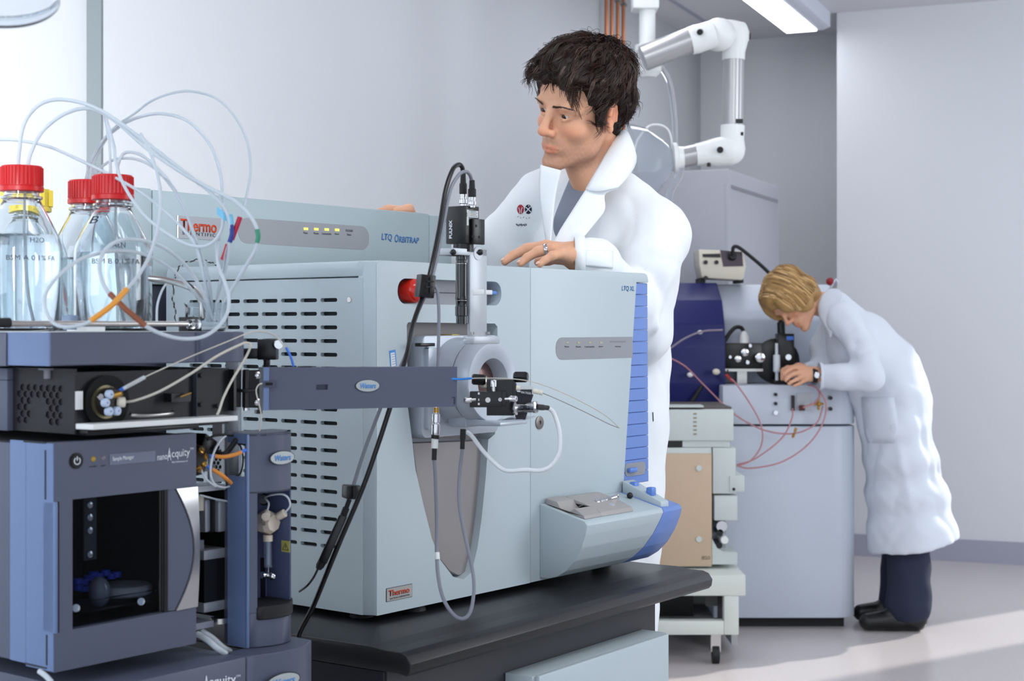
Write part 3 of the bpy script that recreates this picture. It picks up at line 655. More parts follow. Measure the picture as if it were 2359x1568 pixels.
sc_ = [(yi0, 0), (yi0+.002, .004), (yi0+.022, .009), (yi0+.027, .006), (yi0+.034, .0005), (yi0+.044, -.001), (yi0+.054, .003), (yi0+.06, .009), (yi1, .008), (yi1, 0)]
MB().prism([(xi0, y, zs(y)+z*1.3+.0005) for y, z in sc_], (.05, 0, 0), .0008).build('tray_insert', mat('tray_insert', '#a39f9d', .45), lq, 40)
MB().prism([(xi0+.0505, y, zs(y)+z*1.1+.0005) for y, z in ((yi0, 0), (yi0+.004, .006), (yi0+.035, .010), (yi1-.01, .0105), (yi1, .008), (yi1, 0))], (xi1-xi0-.0505, 0, 0), .001).build('tray_insert', bpy.data.materials['tray_insert'], lq, 40)
a, b_ = G.p(1372, 1158, yf*.5), G.p(1420, 1144, yf*.5)
sy = MB().lathe([(.0045, 0), (.0055, .08), (.0055, .25), (.004, .3), (.004, .95), (.006, 1)], a, b_, 16).build('injection_valve', chrome, lq)
MB().cyl(a, G.p(1334, 1166, yf*.5), .0006, seg=6).build('needle', steel, sy)
MB().cyl(V((a.x+.002, a.y, zs(a.y)+.006)), V((a.x+.002, a.y, a.z-.003)), .005, .0035, 14).build('valve_post', steel, lq)
a = G.p(1404, 1168, yf*.62)
MB().lathe([(.011, 0), (.010, .6), (.004, 1)], a, a+V((0, 0, .008)), 20).build('valve_mount', lts, lq)
kx0, kx1 = G.p(1437, 1140, -.01).x, x1+.002
MB().hexa([(kx0+.004, yf+.012, zs(yf)-.002), (kx0+.028, yf+.010, zs(yf)-.002), (kx0+.042, -.004, tpz-.004), (kx0+.004, -.004, tpz-.004), (kx0+.004, yf+.013, zs(yf)+.012), (kx0+.028, yf+.011, zs(yf)+.012), (kx0+.042, -.004, tpz+.021), (kx0+.004, -.004, tpz+.021)], .002).build('valve_bracket', lt, lq)
for px, py, zz_ in ((1461, 1118, tpz+.022), (1500, 1130, zi+.022)):
    a = G.p(px, py, -.022 if px < 1480 else -.062); MB().box(a.x-.008, a.x+.008, a.y-.007, a.y+.007, a.z-.010, a.z+.007, bev=.003).build('blue_knob', bluek, lq)
a = G.p(1451, 1141, -.035); MB().ball(a, .006, 14).build('black_knob', blackm, lq)
for x, y in ((.03, .06), (.03, ys-.06), (xe-.06, .07), (xe-.06, ys-.06), (.12, .03)):
    MB().lathe([(.012, 0), (.016, .3), (.02, 1)], (x, y, .006), (x, y, -.0115), 16).build('foot', blackr, lq)
# ---------------- long rear unit ----------------
yb = ys+.03
OB = Fr(G.W(V((G.p(353, 500, yb).x, yb, 0))), U); OB.O.z = 0; OB.m.translation = OB.O; OB.i = OB.m.inverted()
ob = thing('orbital_analyser', 'long grey analyser unit with four lit indicators standing behind the pale spectrometer', 'laboratory instrument', OB)
og = mat('analyser_grey', '#a0b0b5', .45, bump=.1, scale=900, var=.015)
def Pb(px, py, y=0): return OB.p(px, py, y)
zt2 = Pb(353, 437).z; xr2 = Pb(990, 500).x; zlow = Pb(353, 655).z
xlf = Pb(262, 500).x
box('front_panel', og, ob, 0, xr2-.0012, 0, .03, zlow, zt2, bev=.003)
box('body', og, ob, -.0, xr2+.03, .012, .13, zlow, zt2-.004, bev=.004)
box('left_panel', og, ob, xlf, -.0015, .001, .10, zlow, zt2+.002, bev=.003)
box('lower_base', mat('slate_base', '#4a4d5c', .5), ob, xlf+.01, xr2+.02, .012, .11, .80, zlow-.001, bev=.002)
box('right_panel', og, ob, xr2+.0012, xr2+.075, .002, .13, .80, zt2-.002, bev=.003)
xa, xb = Pb(548, 530).x, Pb(850, 530).x
MB().prism(roundrect(xa, xb, Pb(560, 560).z, Pb(560, 501).z, .0215, -.0004, 8), (0, .001, 0)).build('indicator_strip', gpan, ob)
for i, px in enumerate((704, 728, 752, 776)):
    MB().box(Pb(px-5, 0).x, Pb(px+5, 0).x, -.0015, 0, Pb(px, 530+i*.8).z, Pb(px, 524+i*.8).z, bev=.0005).build('status_light', amber, ob)
    wd = (5, 6, 11, 5)[i]; textf('lettering', ('Power', 'Vacuum', 'Communication', 'System')[i], inkd, ob, OB, (px-wd, 538+i), (px+wd, 539+i), 5, y=-.0006)
MB().box(Pb(796, 0).x, Pb(812, 0).x, -.0012, 0, Pb(800, 533).z, Pb(800, 528).z, bev=.0005).build('select_bar', mat('bar_dark', '#5c5e66', .4), ob)
textf('lettering', 'Select', inkd, ob, OB, (799, 542), (809, 543), 5, y=-.0006)
box('name_plate', mat('plate_grey', '#8b8c92', .35, .2), ob, Pb(408, 0).x, Pb(507, 0).x, -.0012, .001, Pb(408, 548).z, Pb(408, 496).z)
box('plate_edge', steel, ob, Pb(407, 0).x, Pb(409.5, 0).x, -.0014, .001, Pb(408, 548).z, Pb(408, 496).z)
textf('lettering', 'Thermo', inkr, ob, OB, (416, 531), (499, 537), 28, y=-.0014, bold=.02)
textf('lettering', 'SCIENTIFIC', inkd, ob, OB, (420, 540), (497, 546), 8, y=-.0014, space=1.3)
textf('lettering', 'LTQ', inkb, ob, OB, (879, 555), (903, 557), 18, y=-.0004, bold=.012, shear=.12)
textf('lettering', 'O', inkb, ob, OB, (909, 558), (918, 558), 18, y=-.0004, bold=.012, shear=.12)
textf('lettering', 'RBITRAP', inkb, ob, OB, (919, 558), (965, 561), 14, y=-.0004, bold=.012, shear=.12)
for q in (.02, .60): box('foot', blackr, ob, q, q+.04, .02, .06, .772, .80); box('foot', blackr, ob, q, q+.04, .08, .10, .772, .80)
# ---------------- black bench ----------------
BZ = .7605
bc = V((XX(944, 2.19), 2.19, 0)); br = V((XX(1640, 2.93), 2.93, 0)); ubn = (br-bc).normalized()
B = Fr(bc, ubn); Lb = (br-bc).length
bt = mat('bench_black', '#1f1f22', .38, bump=.15, scale=800, var=.04); bd = mat('bench_charcoal', '#3c3c40', .5, bump=.08, scale=700)
be = thing('laboratory_bench', 'dark bench with rounded front edge carrying the pale spectrometer', 'bench', B)
pr = [(0, 0, BZ-.03), (0, -.002, BZ-.018), (0, .006, BZ-.007), (0, .018, BZ-.003), (0, .045, BZ-.003), (0, .075, BZ), (0, 1.05, BZ), (0, 1.05, BZ-.034), (0, .02, BZ-.034), (0, .006, BZ-.036)]
MB().prism([V(q) for q in pr], (Lb, 0, 0), .0015).build('worktop', bt, be, 50)
px1 = B.p(1509, 1400, .05).x
box('front_apron', bd, be, .01, px1, .05, .07, .05, BZ-.035)
box('side_panel', mat('bench_side', '#1d1e26', .5), be, .004, .02, .052, 1.0, .0, BZ-.036)
box('end_panel', bd, be, px1-.02, px1, .07, 1.0, 0, BZ-.035)
for k in range(7): box('apron_clip', blackm, be, .03+k*.13, .045+k*.13, .045, .052, BZ-.0405, BZ-.037)
zc_ = B.p(1540, 1456, -.01).z; xl = B.p(1547, 1500, -.012).x
t = thing('drawer_cabinet', 'pale blue grey drawer cabinet under the right end of the black bench', 'cabinet', B)
box('carcass', lt, t, .30, xl, -.004, .049, .04, zc_-.002, bev=.002)
box('drawer_front', lt, t, .305, xl-.012, -.014, -.0045, .1, zc_-.001, bev=.003)
box('plinth', blackr, t, .32, xl-.02, .004, .049, 0, .04)
# ---------------- liquid chromatography stack (foreground left) ----------------
L = Fr(at(125, 1020, 1.75), U); L.O.z = 0; L.m.translation = L.O; L.i = L.m.inverted()
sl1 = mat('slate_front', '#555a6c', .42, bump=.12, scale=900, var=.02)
sl2 = mat('slate_lit', '#6a7ea4', .42, bump=.12, scale=900, var=.02)  # same slate as the fronts, with the light on left-facing sides coloured in
drk = mat('black_interior', '#16151b', .5, bump=.05)
def F(px, py, y=0): return L.p(px, py, y)
def S(px, py, x=0.0): return L.px(px, py, x)
xA = F(115, 800).x; xT = F(455, 800).x; xE = F(560, 800).x
ztb, ztt = F(115, 843).z, F(115, 757).z
# solvent tray on top
ty = thing('solvent_tray', 'slate grey bottle tray with rounded right end on top of the instrument stack', 'tray', L)
yl = S(20, 800, xA).y
ar = [(xT+(xE-xT)*k/8, -.030*math.sin(math.pi*min(1, k/8+.12)**.8)*.9) for k in range(8)]
pf = [(xA, .0), (xT, 0), (xT+.001, -.006)]+[(xT+(xE-xT)*k/10, -.006-.016*math.sin(math.pi*.5*k/6) if k <= 6 else -.022+.022*((k-6)/4)**2) for k in range(1, 11)]+[(xE+.002, .012), (xE+.002, .46), (xA, .46)]
m = MB(); m.prism([(x, y, ztb) for x, y in pf], (0, 0, ztt-ztb-.004), .0012, 1); m.build('tray_front', sl1, ty, 40)
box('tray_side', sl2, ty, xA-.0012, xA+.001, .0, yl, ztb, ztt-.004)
box('tray_rear_side', sl1, ty, xA-.003, xA+.001, yl+.001, .46, ztb-.001, ztt-.006)
box('tray_liner', whitem, ty, xA+.006, xE-.004, .012, .45, ztt-.005, ztt-.0035)
# front rail
a, b_ = F(-60, 745, -.001), F(432, 746, -.001)
r_ = MB().cyl(a, b_, .0034, seg=14); r_.build('front_rail', steel, ty)
MB().cyl(a, F(21, 743, -.001), .0058, seg=14).build('rail_grip', blackr, ty)
gl = mat('clear_glass', '#f4f9fc', .0, trans=1, ior=1.45, var=0)
MB().lathe([(.004, 0), (.006, .1), (.006, .5), (.0045, .55), (.0045, .7), (.006, .75), (.006, 1)], b_, F(458, 746, -.001), 18).build('rail_knob', gl, ty)
box('clamp_block', blackm, ty, F(448, 0).x, F(480, 0).x, .012, .03, ztt-.004, F(448, 730, .02).z, bev=.001)
# opened black module
xb_ = F(172, 900).x; zb0, zb1 = F(172, 1000).z, ztb-.004
hv = thing('column_manager', 'opened black module with a round multiport valve and honeycomb side', 'laboratory instrument', L)
xr_ = F(520, 900).x
box('back_wall', drk, hv, xb_+.002, xr_+.01, .006, .40, zb0, zb1-.004)
zz0, zz1 = S(100, 992, xb_).z, S(100, 850, xb_).z
hexs = []
zc0 = S(60, 892, xb_).z; px_m = lambda px: S(px, 930, xb_).y
ph = px_m(54)-px_m(68.5); pv = (S(60, 892, xb_).z-S(60, 967, xb_).z)/5
for r_i in range(6):
    for c in range(8):
        pxx = 52.5+14.7*c-(7.4 if r_i % 2 else 0); z = zc0-pv*r_i
        if r_i in (2, 3, 4, 5) and (2 <= c <= (3 if r_i in (2, 4) else 4)): continue
        if r_i in (3, 5) and c > 6 or (r_i == 1 and c > 6): continue
        if c > 6: continue
        y = px_m(pxx); hexs.append([(xb_, y+ph*.44*math.sin(R(60*k)), z+pv*.56*math.cos(R(60*k))) for k in range(6)])
ySl = S(30, 930, xb_).y
holes([(xb_, .0, zb0), (xb_, ySl, zb0), (xb_, ySl, zb1), (xb_, 0, zb1)], hexs, (.003, 0, 0)).build('honeycomb_panel', drk, hv, 0)
box('honeycomb_backing', darkhole, hv, xb_+.0035, xb_+.0045, .004, ySl, zb0+.002, zb1-.005)
box('side_cover', sl1, hv, xb_-.008, xb_+.003, ySl+.0, .40, S(10, 990, xb_).z, zb1-.001, bev=.001)
box('side_cover_seam', dgap, hv, xb_-.0085, xb_, ySl, .40, S(10, 876, xb_-.008).z, S(10, 874, xb_-.008).z)
box('label', whitem, hv, F(173, 0).x, F(190, 0).x, -.0008, .0065, F(180, 943).z, F(180, 901).z)
# multiport valve
c = F(238, 925, .004); 
MB().lathe([(.0265, 0), (.0265, .12), (.020, .14), (.0195, 1)], c, c-V((0, .006, 0)), 40).build('valve_collar', mat('valve_collar', '#8c8265', .3, .8), hv)
MB().cyl(c+V((.003, 0, 0)), c+V((.003, .0005, 0))+V((0, -.0045, 0)), .031, seg=40).build('valve_recess', darkhole, hv)
MB().lathe([(.0165, 0), (.0165, .85), (.0145, 1)], c-V((0, .004, 0)), c-V((-.003, .018, 0)), 32).build('valve_body', mat('valve_body', '#2a2522', .35, .4), hv)
milky = mat('milky_plug', '#b9c8de', .35)
for px, py in ((248, 908), (239, 927), (247, 947), (265, 946)):
    q = F(px, py, -.014); MB().lathe([(.0052, 0), (.0052, .8), (.004, 1), (.0012, 1), (.0012, .6), (0, .6)], q, q-V((-.001, .006, 0)), 18).build('port_plug', milky, hv)
q = F(230, 914, -.014); MB().cyl(q, q-V((0, .002, 0)), .0038, seg=16).build('screw', chrome, hv)
q = F(262, 911, -.016); MB().cyl(q, q-V((-.006, .008, -.003)), .0036, .003, 12).build('gold_fitting', brass, hv)
q = F(268, 926, -.012); MB().lathe([(.004, 0), (.0055, .15), (.006, .2), (.006, 1)], q, F(287, 926, -.016), 18).build('union_fitting', creamm, hv)
a = [F(302, 952, -.004), F(306, 956, -.012), F(340, 957, -.016), F(385, 953, -.016), F(398, 950, -.012), F(398, 947, -.004)]
tube('handle', steel, hv, a, .0022, 8)
box('connector_block', blackm, hv, F(385, 0).x, F(430, 0).x, -.008, .006, F(400, 925).z, F(400, 905).z)
MB().cyl(F(415, 914, -.012), F(440, 905, -.014), .001).build('gold_pin', brass, hv)
MB().box(F(452, 900).x, F(454, 900).x, -.0005, .006, F(452, 990).z, F(452, 850).z).build('seam', dgap, hv)
for px, py in ((467, 864), (467, 931), (505, 934)): MB().cyl(F(px, py, .0055), F(px, py, -.0002)+V((0, 0, 0)), .0028, seg=12).build('screw', blackm, hv)
q = F(122, 852, -.0); MB().lathe([(.011, 0), (.011, .15), (.005, .2), (.005, 1)], V((xb_-.012+.012, .05, zb1)), V((xb_, .05, zb1-.012)), 14).build('rubber_stud', mat('stud_grey', '#77757c', .5), hv)
# white drip tray sliding out
yt = -.026
m = MB(); zt0, zt1 = F(215, 990, yt).z, F(215, 977, yt).z
x0_, x1_ = F(215, 980, yt).x, F(549, 970, yt).x
xl2 = F(174, 980).x; m.prism([(xl2, .0045, zt0), (xl2, .001, zt0), (x0_, yt, zt0), (x1_, yt, zt0), (x1_, .0045, zt0)], (0, 0, zt1-zt0), .0008, 1); m.build('drip_tray', whitem, hv)
box('tray_slide', blackm, hv, x0_-.001, F(440, 0).x, yt+.01, .2, zt0-.007, zt0-.0006, bev=.002)
# hinge and its black plates at the right
hz = F(580, 893, 0)
gxp = F(520, 893).x
box('hinge_plate', blackm, hv, gxp+.010, gxp+.014, -.004, .03, F(550, 945).z, F(550, 850).z)
# ---------------- sample manager ----------------
z0, z1 = F(125, 1549).z, F(125, 1020).z; xw = F(452, 1200).x
sm = thing('sample_manager', 'slate blue instrument with dark window door, round power button and curved syringe column', 'laboratory instrument', L)
m = MB(); dp = .042
win = [F(167, 1150), F(385, 1121), F(385, 1398), F(167, 1450)]; wz1, wz0 = win[0].z, win[3].z; wx0, wx1 = win[0].x, win[1].x
hx0_ = F(402, 1200).x; hxw = wx1+.003
m.box(0, wx0, 0, .016, z0, z1); m.box(wx0, xw, 0, .016, wz1, z1); m.box(wx0, xw, 0, .016, z0, wz0); m.box(wx1, xw, .006, .016, wz0, wz1)
m.build('door', sl1, sm, 0)
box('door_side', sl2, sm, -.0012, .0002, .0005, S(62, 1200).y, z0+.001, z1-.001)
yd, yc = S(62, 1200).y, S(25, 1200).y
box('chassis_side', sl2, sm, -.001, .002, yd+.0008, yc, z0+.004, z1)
box('rear_side', sl1, sm, .001, .01, yc+.0006, .45, z0+.004, z1-.004)
m = MB(); m.box(.002, wx0-.002, .018, .44, z0+.004, z1-.002); m.box(xw-.02, xw-.001, .018, .44, z0+.004, z1-.002); m.box(wx0-.002, xw-.02, .018, .44, wz1+.004, z1-.002); m.box(wx0-.002, xw-.02, .018, .44, z0+.004, wz0-.008); m.box(wx0-.002, xw-.02, .20, .44, wz0-.008, wz1+.004)
m.build('case', mat('case_dark', '#1b1b22', .6), sm, 0)
for (x_, pa_, pb_) in ((0, (107, 1036), (107, 1150)), (0, (110, 1461), (110, 1531))):
    a, b_ = S(*pa_), S(*pb_); box('hinge_seam', dgap, sm, -.0018, .0, a.y-.0012, a.y+.0012, b_.z, a.z)
for pa_, pb_ in (((57, 1016), (107, 1035)), ((60, 1527), (110, 1532))):
    a, b_ = S(*pa_), S(*pb_); box('hinge_seam', dgap, sm, -.0018, .0, min(a.y, b_.y), max(a.y, b_.y), a.z-.001, a.z+.001)
a, b_ = F(134, 1155), F(134, 1457); box('hinge_slot', darkhole, sm, a.x-.0012, a.x+.0012, -.0003, .001, b_.z, a.z)
box('hinge_barrel', sl2, sm, -.0012, a.x-.0022, -.003, .02, b_.z, a.z, bev=.0012)
# window pane
pane = mat('tinted_pane', '#c2cad6', .02, trans=1, ior=1.15, var=0)
box('window_pane', pane, sm, wx0, wx1, .009, .0105, wz0, wz1)
box('pane_edge', steel, sm, F(377, 0).x, F(380, 0).x, .0075, .0095, wz0, wz1)
box('dark_gasket', blackm, sm, F(381, 0).x, F(389, 0).x, .002, .0125, wz0, wz1)
m = MB(); hz1, hz0 = F(452, 1120).z, F(452, 1396).z; N = 12; R1, R2 = [], []
for k in range(N+1):
    t_ = k/N; z = hz1+(hz0-hz1)*t_; bx = F(402, 1200).x+(F(427, 1200).x-F(402, 1200).x)*math.sin(math.pi*t_)**.9; by = -.004-.014*math.sin(math.pi*t_)
    R1.append((bx, by, z)); R2.append((xw, -.003-.004*math.sin(math.pi*t_), z))
m.rings([[V(p) , V(q), V(q)+V((0, .004, 0)), V(p)+V((0, .004, 0))] for p, q in zip(R1, R2)]); m.build('door_handle', mat('brushed_handle', '#b4b4b6', .3, .85, bump=.05, scale=300), sm, 50)
m = MB(); m.rings([[V((F(390, 1200).x, .003, p[2])), V((p[0]-.001, p[1]+.003, p[2])), V((p[0]-.001, p[1]+.006, p[2])), V((F(390, 1200).x, .006, p[2]))] for p in R1]); m.build('handle_recess', sl1, sm, 40)
# things inside the window
def I(px, py, y): return L.p(px, py, y)
box('inner_bracket', mat('inner_dark', '#2c2c30', .5), sm, I(193, 0, .03).x, I(222, 0, .03).x, .03, .033, I(200, 1290, .03).z, I(200, 1140, .03).z)
for py in (1162, 1191, 1221, 1276): MB().lathe([(.004, 0), (.004, .8), (.0025, 1)], I(205, py, .03), I(205, py, .03)-V((0, .003, 0)), 14).build('bracket_screw', steel, sm)
MB().lathe([(.030, 0), (.033, .2), (.033, .8), (.030, 1), (.018, .95), (.012, .9)], I(286, 1368, .06), I(286, 1345, .06), 40).build('sample_disc', mat('disc_white', '#a7a6a4', .5), sm)
MB().ball(I(228, 1362, .04), (.013, .013, .018), 20).build('dome_lens', mat('dome_grey', '#6a6c74', .25), sm)
for k, (px, py) in enumerate(((178, 1338), (192, 1340), (204, 1330), (215, 1322), (228, 1325), (243, 1318), (255, 1326), (268, 1322), (180, 1352), (192, 1355))):
    MB().cyl(I(px, py+6, .07), I(px, py-6, .07), .006, seg=14).build('vial_cap', bpy.data.materials.get('vial_blue') or mat('vial_blue', '#2b3fae', .4), sm)
MB().box(wx0, wx1, .016, .024, I(200, 1408, .02).z, I(200, 1384, .02).z).build('clear_rail', clears, sm)
for px in (175, 325): MB().cyl(I(px, 1400 if px < 200 else 1385, .015), I(px, 1400 if px < 200 else 1385, .012), .0045, seg=14).build('rail_screw', steel, sm)
# controls
q = F(175, 1061); MB().lathe([(.0092, 0), (.0092, 1)], q+V((0, .001, 0)), q-V((0, .0012, 0)), 36).build('button_surround', blackm, sm)
MB().lathe([(.0076, 0), (.0074, 1)], q-V((0, .0012, 0)), q-V((0, .0022, 0)), 36).build('power_button', blackm, sm)
arc = [q+V((.0040*math.sin(R(a_)), -.0025, .0040*math.cos(R(a_)))) for a_ in range(35, 326, 29)]
m = MB(); m.tube(arc, .00055, 6, 3); m.tube([q+V((0, -.0025, .0005)), q+V((0, -.0025, .0052))], .00055, 6, smooth=False); m.build('power_symbol', inkw, sm)
for px, py, mm in ((215, 1057, mat('led_amber', '#b09030', .3)), (238, 1055, mat('led_grey', '#77737a', .3))):
    MB().ball(F(px, py), (.0032, .0018, .0032), 14).build('indicator', mm, sm)
textf('lettering', 'POWER', inkd, sm, L, (206, 1077), (223, 1075), 4, y=-.0003)
textf('lettering', 'RUN', inkd, sm, L, (233, 1075), (243, 1073), 4, y=-.0003)
a, b_ = F(252, 1071), F(357, 1061); MB().box(a.x, b_.x, -.0008, .001, a.z, F(252, 1046).z).build('label_strip', mat('label_slate', '#6e7487', .4), sm)
textf('lettering', 'Sample Manager', inkw, sm, L, (259, 1064), (308, 1059), 12, y=-.0010)
textf('lettering', 'nano', inkw, sm, L, (362, 1060), (385, 1057), 10, y=-.0003)
textf('lettering', 'A', inkw, sm, L, (385, 1062), (394, 1060), 30, y=-.0003, bold=.01)
textf('lettering', 'cquity', inkw, sm, L, (395, 1059), (437, 1054), 22, y=-.0003, bold=.01)
textf('lettering', 'Ultra Performance LC', inkw, sm, L, (395, 1066), (432, 1063), 4, y=-.0003)
textf('lettering', 'TM', inkw, sm, L, (437, 1036), (445, 1035), 5, y=-.0003)
# inside of the injector bay, right of the door
xg = F(455, 1200).x; xh = F(529, 1200).x
iv = sm
xk = F(571, 1200).x; box('bay_back', darkhole, iv, xg, xk+.014, .16, .17, z0+.01, I(490, 1122, .16).z)
xbs = xk+.012; box('bay_side', darkhole, iv, xbs, xbs+.002, .053, .16, z0+.01, I(490, 1122, .05).z)
box('bay_floor', mat('bay_metal', '#8b8f9c', .4, .5), iv, xg, xh, .03, .16, F(490, 1434, .05).z, F(490, 1420, .05).z)
alu = mat('aluminium', '#aeb2b8', .35, .6, var=.03)
box('top_rail', alu, iv, xg, xh+.02, .03, .15, I(490, 1125, .05).z, I(490, 1113, .05).z)
box('upper_shelf', alu, iv, xg, xh+.012, .04, .15, I(490, 1082, .05).z, I(490, 1068, .05).z)
box('guide_post', alu, iv, I(512, 0, .1).x, I(528, 0, .1).x, .10, .12, I(500, 1110, .1).z, z1+.004)
box('hex_plate', whitec, iv, I(483, 0, .09).x, I(512, 0, .09).x, .09, .094, I(500, 1110, .09).z, I(500, 1005, .09).z)
m = MB()
for r_i in range(7):
    for c_i in range(2):
        q = I(494+9*c_i+(4.5 if r_i % 2 else 0), 1030+9*r_i, .0895); m.prism([q+V((.0024*math.sin(R(60*k)), 0, .0027*math.cos(R(60*k)))) for k in range(6)], (0, .001, 0))
m.build('hex_openings', darkhole, iv)
def motor(px0, px1, pya, pyb, y, nm='stepper_motor'):
    x0_, x1_ = I(px0, 0, y).x, I(px1, 0, y).x; za, zb_ = I(px0, pyb, y).z, I(px0, pya, y).z; w3 = (zb_-za)
    box(nm, blackm, iv, x0_+.001, x1_-.001, y+.001, y+.04, za+w3*.16, zb_-w3*.16)
    box('motor_flange', alu, iv, x0_, x1_, y, y+.042, zb_-w3*.16, zb_, bev=.0015); box('motor_flange', alu, iv, x0_, x1_, y, y+.042, za, za+w3*.16, bev=.0015)
motor(470, 521, 1268, 1412, .045)
xq = I(468, 0, .05).x
box('pump_motor', blackm, iv, I(482, 0, .05).x, I(496, 0, .05).x, .05, .09, I(470, 1228, .05).z, I(470, 1152, .05).z)
box('motor_plate', alu, iv, I(468, 0, .05).x, I(481, 0, .05).x, .046, .09, I(470, 1226, .05).z, I(470, 1150, .05).z, bev=.003)
box('motor_plate', alu, iv, I(496, 0, .05).x, I(516, 0, .05).x, .044, .09, I(470, 1229, .05).z, I(470, 1155, .05).z, bev=.003)
box('drive_bracket', alu, iv, I(470, 0, .06).x, xh, .06, .12, I(490, 1266, .06).z, I(490, 1240, .06).z)
for py in (1428, 1446, 1462): box('lower_plate', alu, iv, I(466+(py-1428)//2, 0, .05).x, xh+.004, .05, .13, I(490, py+6, .05).z, I(490, py, .05).z, bev=.001)
MB().cyl(I(505, 1422, .045), I(505, 1434, .045), .011, seg=24).build('drive_gear', steel, iv)
MB().cyl(I(459, 1175, .05), I(459, 1140, .05), .006, seg=14).build('cream_spacer', creamm, iv)
hub = I(456, 1060, .02); MB().lathe([(.02, 0), (.022, .3), (.018, 1)], hub+V((-.004, .02, 0)), hub+V((.006, 0, 0)), 20).build('valve_hub', mat('hub_dark', '#3a2c22', .4, .5), iv)
for px, py, ex, ey in ((470, 1052, 480, 1050), (466, 1066, 476, 1074), (456, 1075, 460, 1084), (460, 1040, 468, 1034)):
    MB().lathe([(.002, 0), (.0042, .2), (.0042, .6), (.0025, .7), (.0025, 1)], I(px, py, .01), I(ex, ey, .005), 10).build('gold_fitting', brass, iv)
sensor = MB(); c = I(483, 1018, .03); sensor.hexa([c+V(q) for q in ((-.016, 0, -.012), (.006, 0, -.022), (.006, .03, -.022), (-.016, .03, -.012), (-.006, 0, .012), (.014, 0, .0), (.014, .03, .0), (-.006, .03, .012))], .002); sensor.build('sensor_block', blackm, iv)
orange = mat('orange_tubing', '#d98a35', .4); bluet = mat('blue_sleeve', '#3f74d8', .4); wht = mat('milky_tubing', '#e6edf2', .35, trans=.35, ior=1.2, var=0)
def It(*p): return [I(px, py, y) for px, py, y in p]
tube('orange_tube', orange, iv, It((494, 1050, .004), (515, 1052, .0), (540, 1047, -.004), (556, 1041, -.006)), .0026)
tube('blue_sleeve', bluet, iv, It((482, 1050, .005), (495, 1050, .004)), .0024, smooth=False)
tube('blue_sleeve', bluet, iv, It((555, 1041, -.006), (567, 1036, -.008)), .0022, smooth=False)
tube('orange_tube', orange, iv, It((488, 1080, .004), (505, 1090, .0), (520, 1101, .0), (532, 1112, .012)), .0026)
tube('blue_sleeve', bluet, iv, It((475, 1072, .006), (489, 1081, .004)), .0024, smooth=False)
tube('milky_tube', wht, iv, It((520, 1004, .02), (505, 1018, .004), (490, 1050, -.002), (485, 1090, .0), (495, 1115, .004), (515, 1122, .01), (528, 1120, .02)), .0014)
tube('milky_tube', wht, iv, It((460, 1075, .01), (475, 1103, .004), (497, 1120, .004)), .0014)
tube('black_cable', blackr, iv, It((545, 1012, .02), (530, 1032, .02), (515, 1046, .02), (500, 1040, .03), (488, 1030, .03)), .0036)
tube('black_cable', blackr, iv, It((478, 1012, .02), (495, 1003, .02), (520, 1001, .02), (545, 1004, .03)), .0018)
tube('milky_tube', wht, iv, It((460, 1140, .03), (480, 1145, .03), (500, 1150, .035), (530, 1155, .04)), .0012)
tube('clear_hose', wht, iv, It((455, 1460, .03), (480, 1475, .01), (500, 1492, .0), (520, 1505, .0)), .004)
tube('clear_hose', wht, iv, It((462, 1452, .04), (490, 1470, .03), (512, 1490, .02), (530, 1500, .02)), .004)
# ---------------- curved column with the syringe ----------------
xk = F(571, 1200).x; ykl = S(527, 1200, xk).y; xz = F(687, 1200).x
k0, k1 = F(571, 1492).z, F(571, 999).z
cc = sm
def arcp(xa_, xb_):
    out = []
    for k in range(9):
        x = xa_+(xb_-xa_)*k/8; t_ = (x-xk)/(xz-xk); out.append((x, -.016*math.sin(math.pi*min(1, max(0, t_*1.05)))**.8 + .030*max(0, t_-.6)**1.6*2))
    return out
plan = arcp(xk, xz)
lw = [(xk, ykl), (xk, 0)]
m = MB(); zc1, zc0_ = F(593, 1134).z, F(593, 1408).z
xi_, xj_ = F(594, 1200, -.008).x, F(677, 1200, -.006).x
full = [(x, y) for x, y in plan]+[(xz, .05), (xk+.004, .05), (xk+.004, .02)]
shell = plan+[(x, y+.006) for x, y in plan[::-1]]
m.prism([(x, y, zc1) for x, y in shell], (0, 0, k1-zc1)); m.prism([(x, y, k1-.004) for x, y in full], (0, 0, .004), .0008, 1); m.prism([(x, y, zc1) for x, y in full], (0, 0, .002))
m.prism([(x, y, k0) for x, y in full], (0, 0, zc0_-k0), .0008, 1)
m.prism([(x, y, zc0_) for x, y in arcp(xk, xi_)+[(xi_, .045), (xk+.001, .045)]], (0, 0, zc1-zc0_))
m.prism([(x, y, zc0_) for x, y in arcp(xj_, xz)+[(xz, .045), (xj_, .045)]], (0, 0, zc1-zc0_))
m.build('curved_cover', sl1, cc, 40)
sl3 = mat('slate_recess', '#4f5878', .45, var=.02)
m = MB(); m.box(xi_, xj_, .044, .048, zc0_, zc1); m.build('recess_back', sl3, cc)
m = MB(); m.box(xj_-.0015, xj_, -.0, .045, zc0_, zc1); m.build('recess_side', sl3, cc)
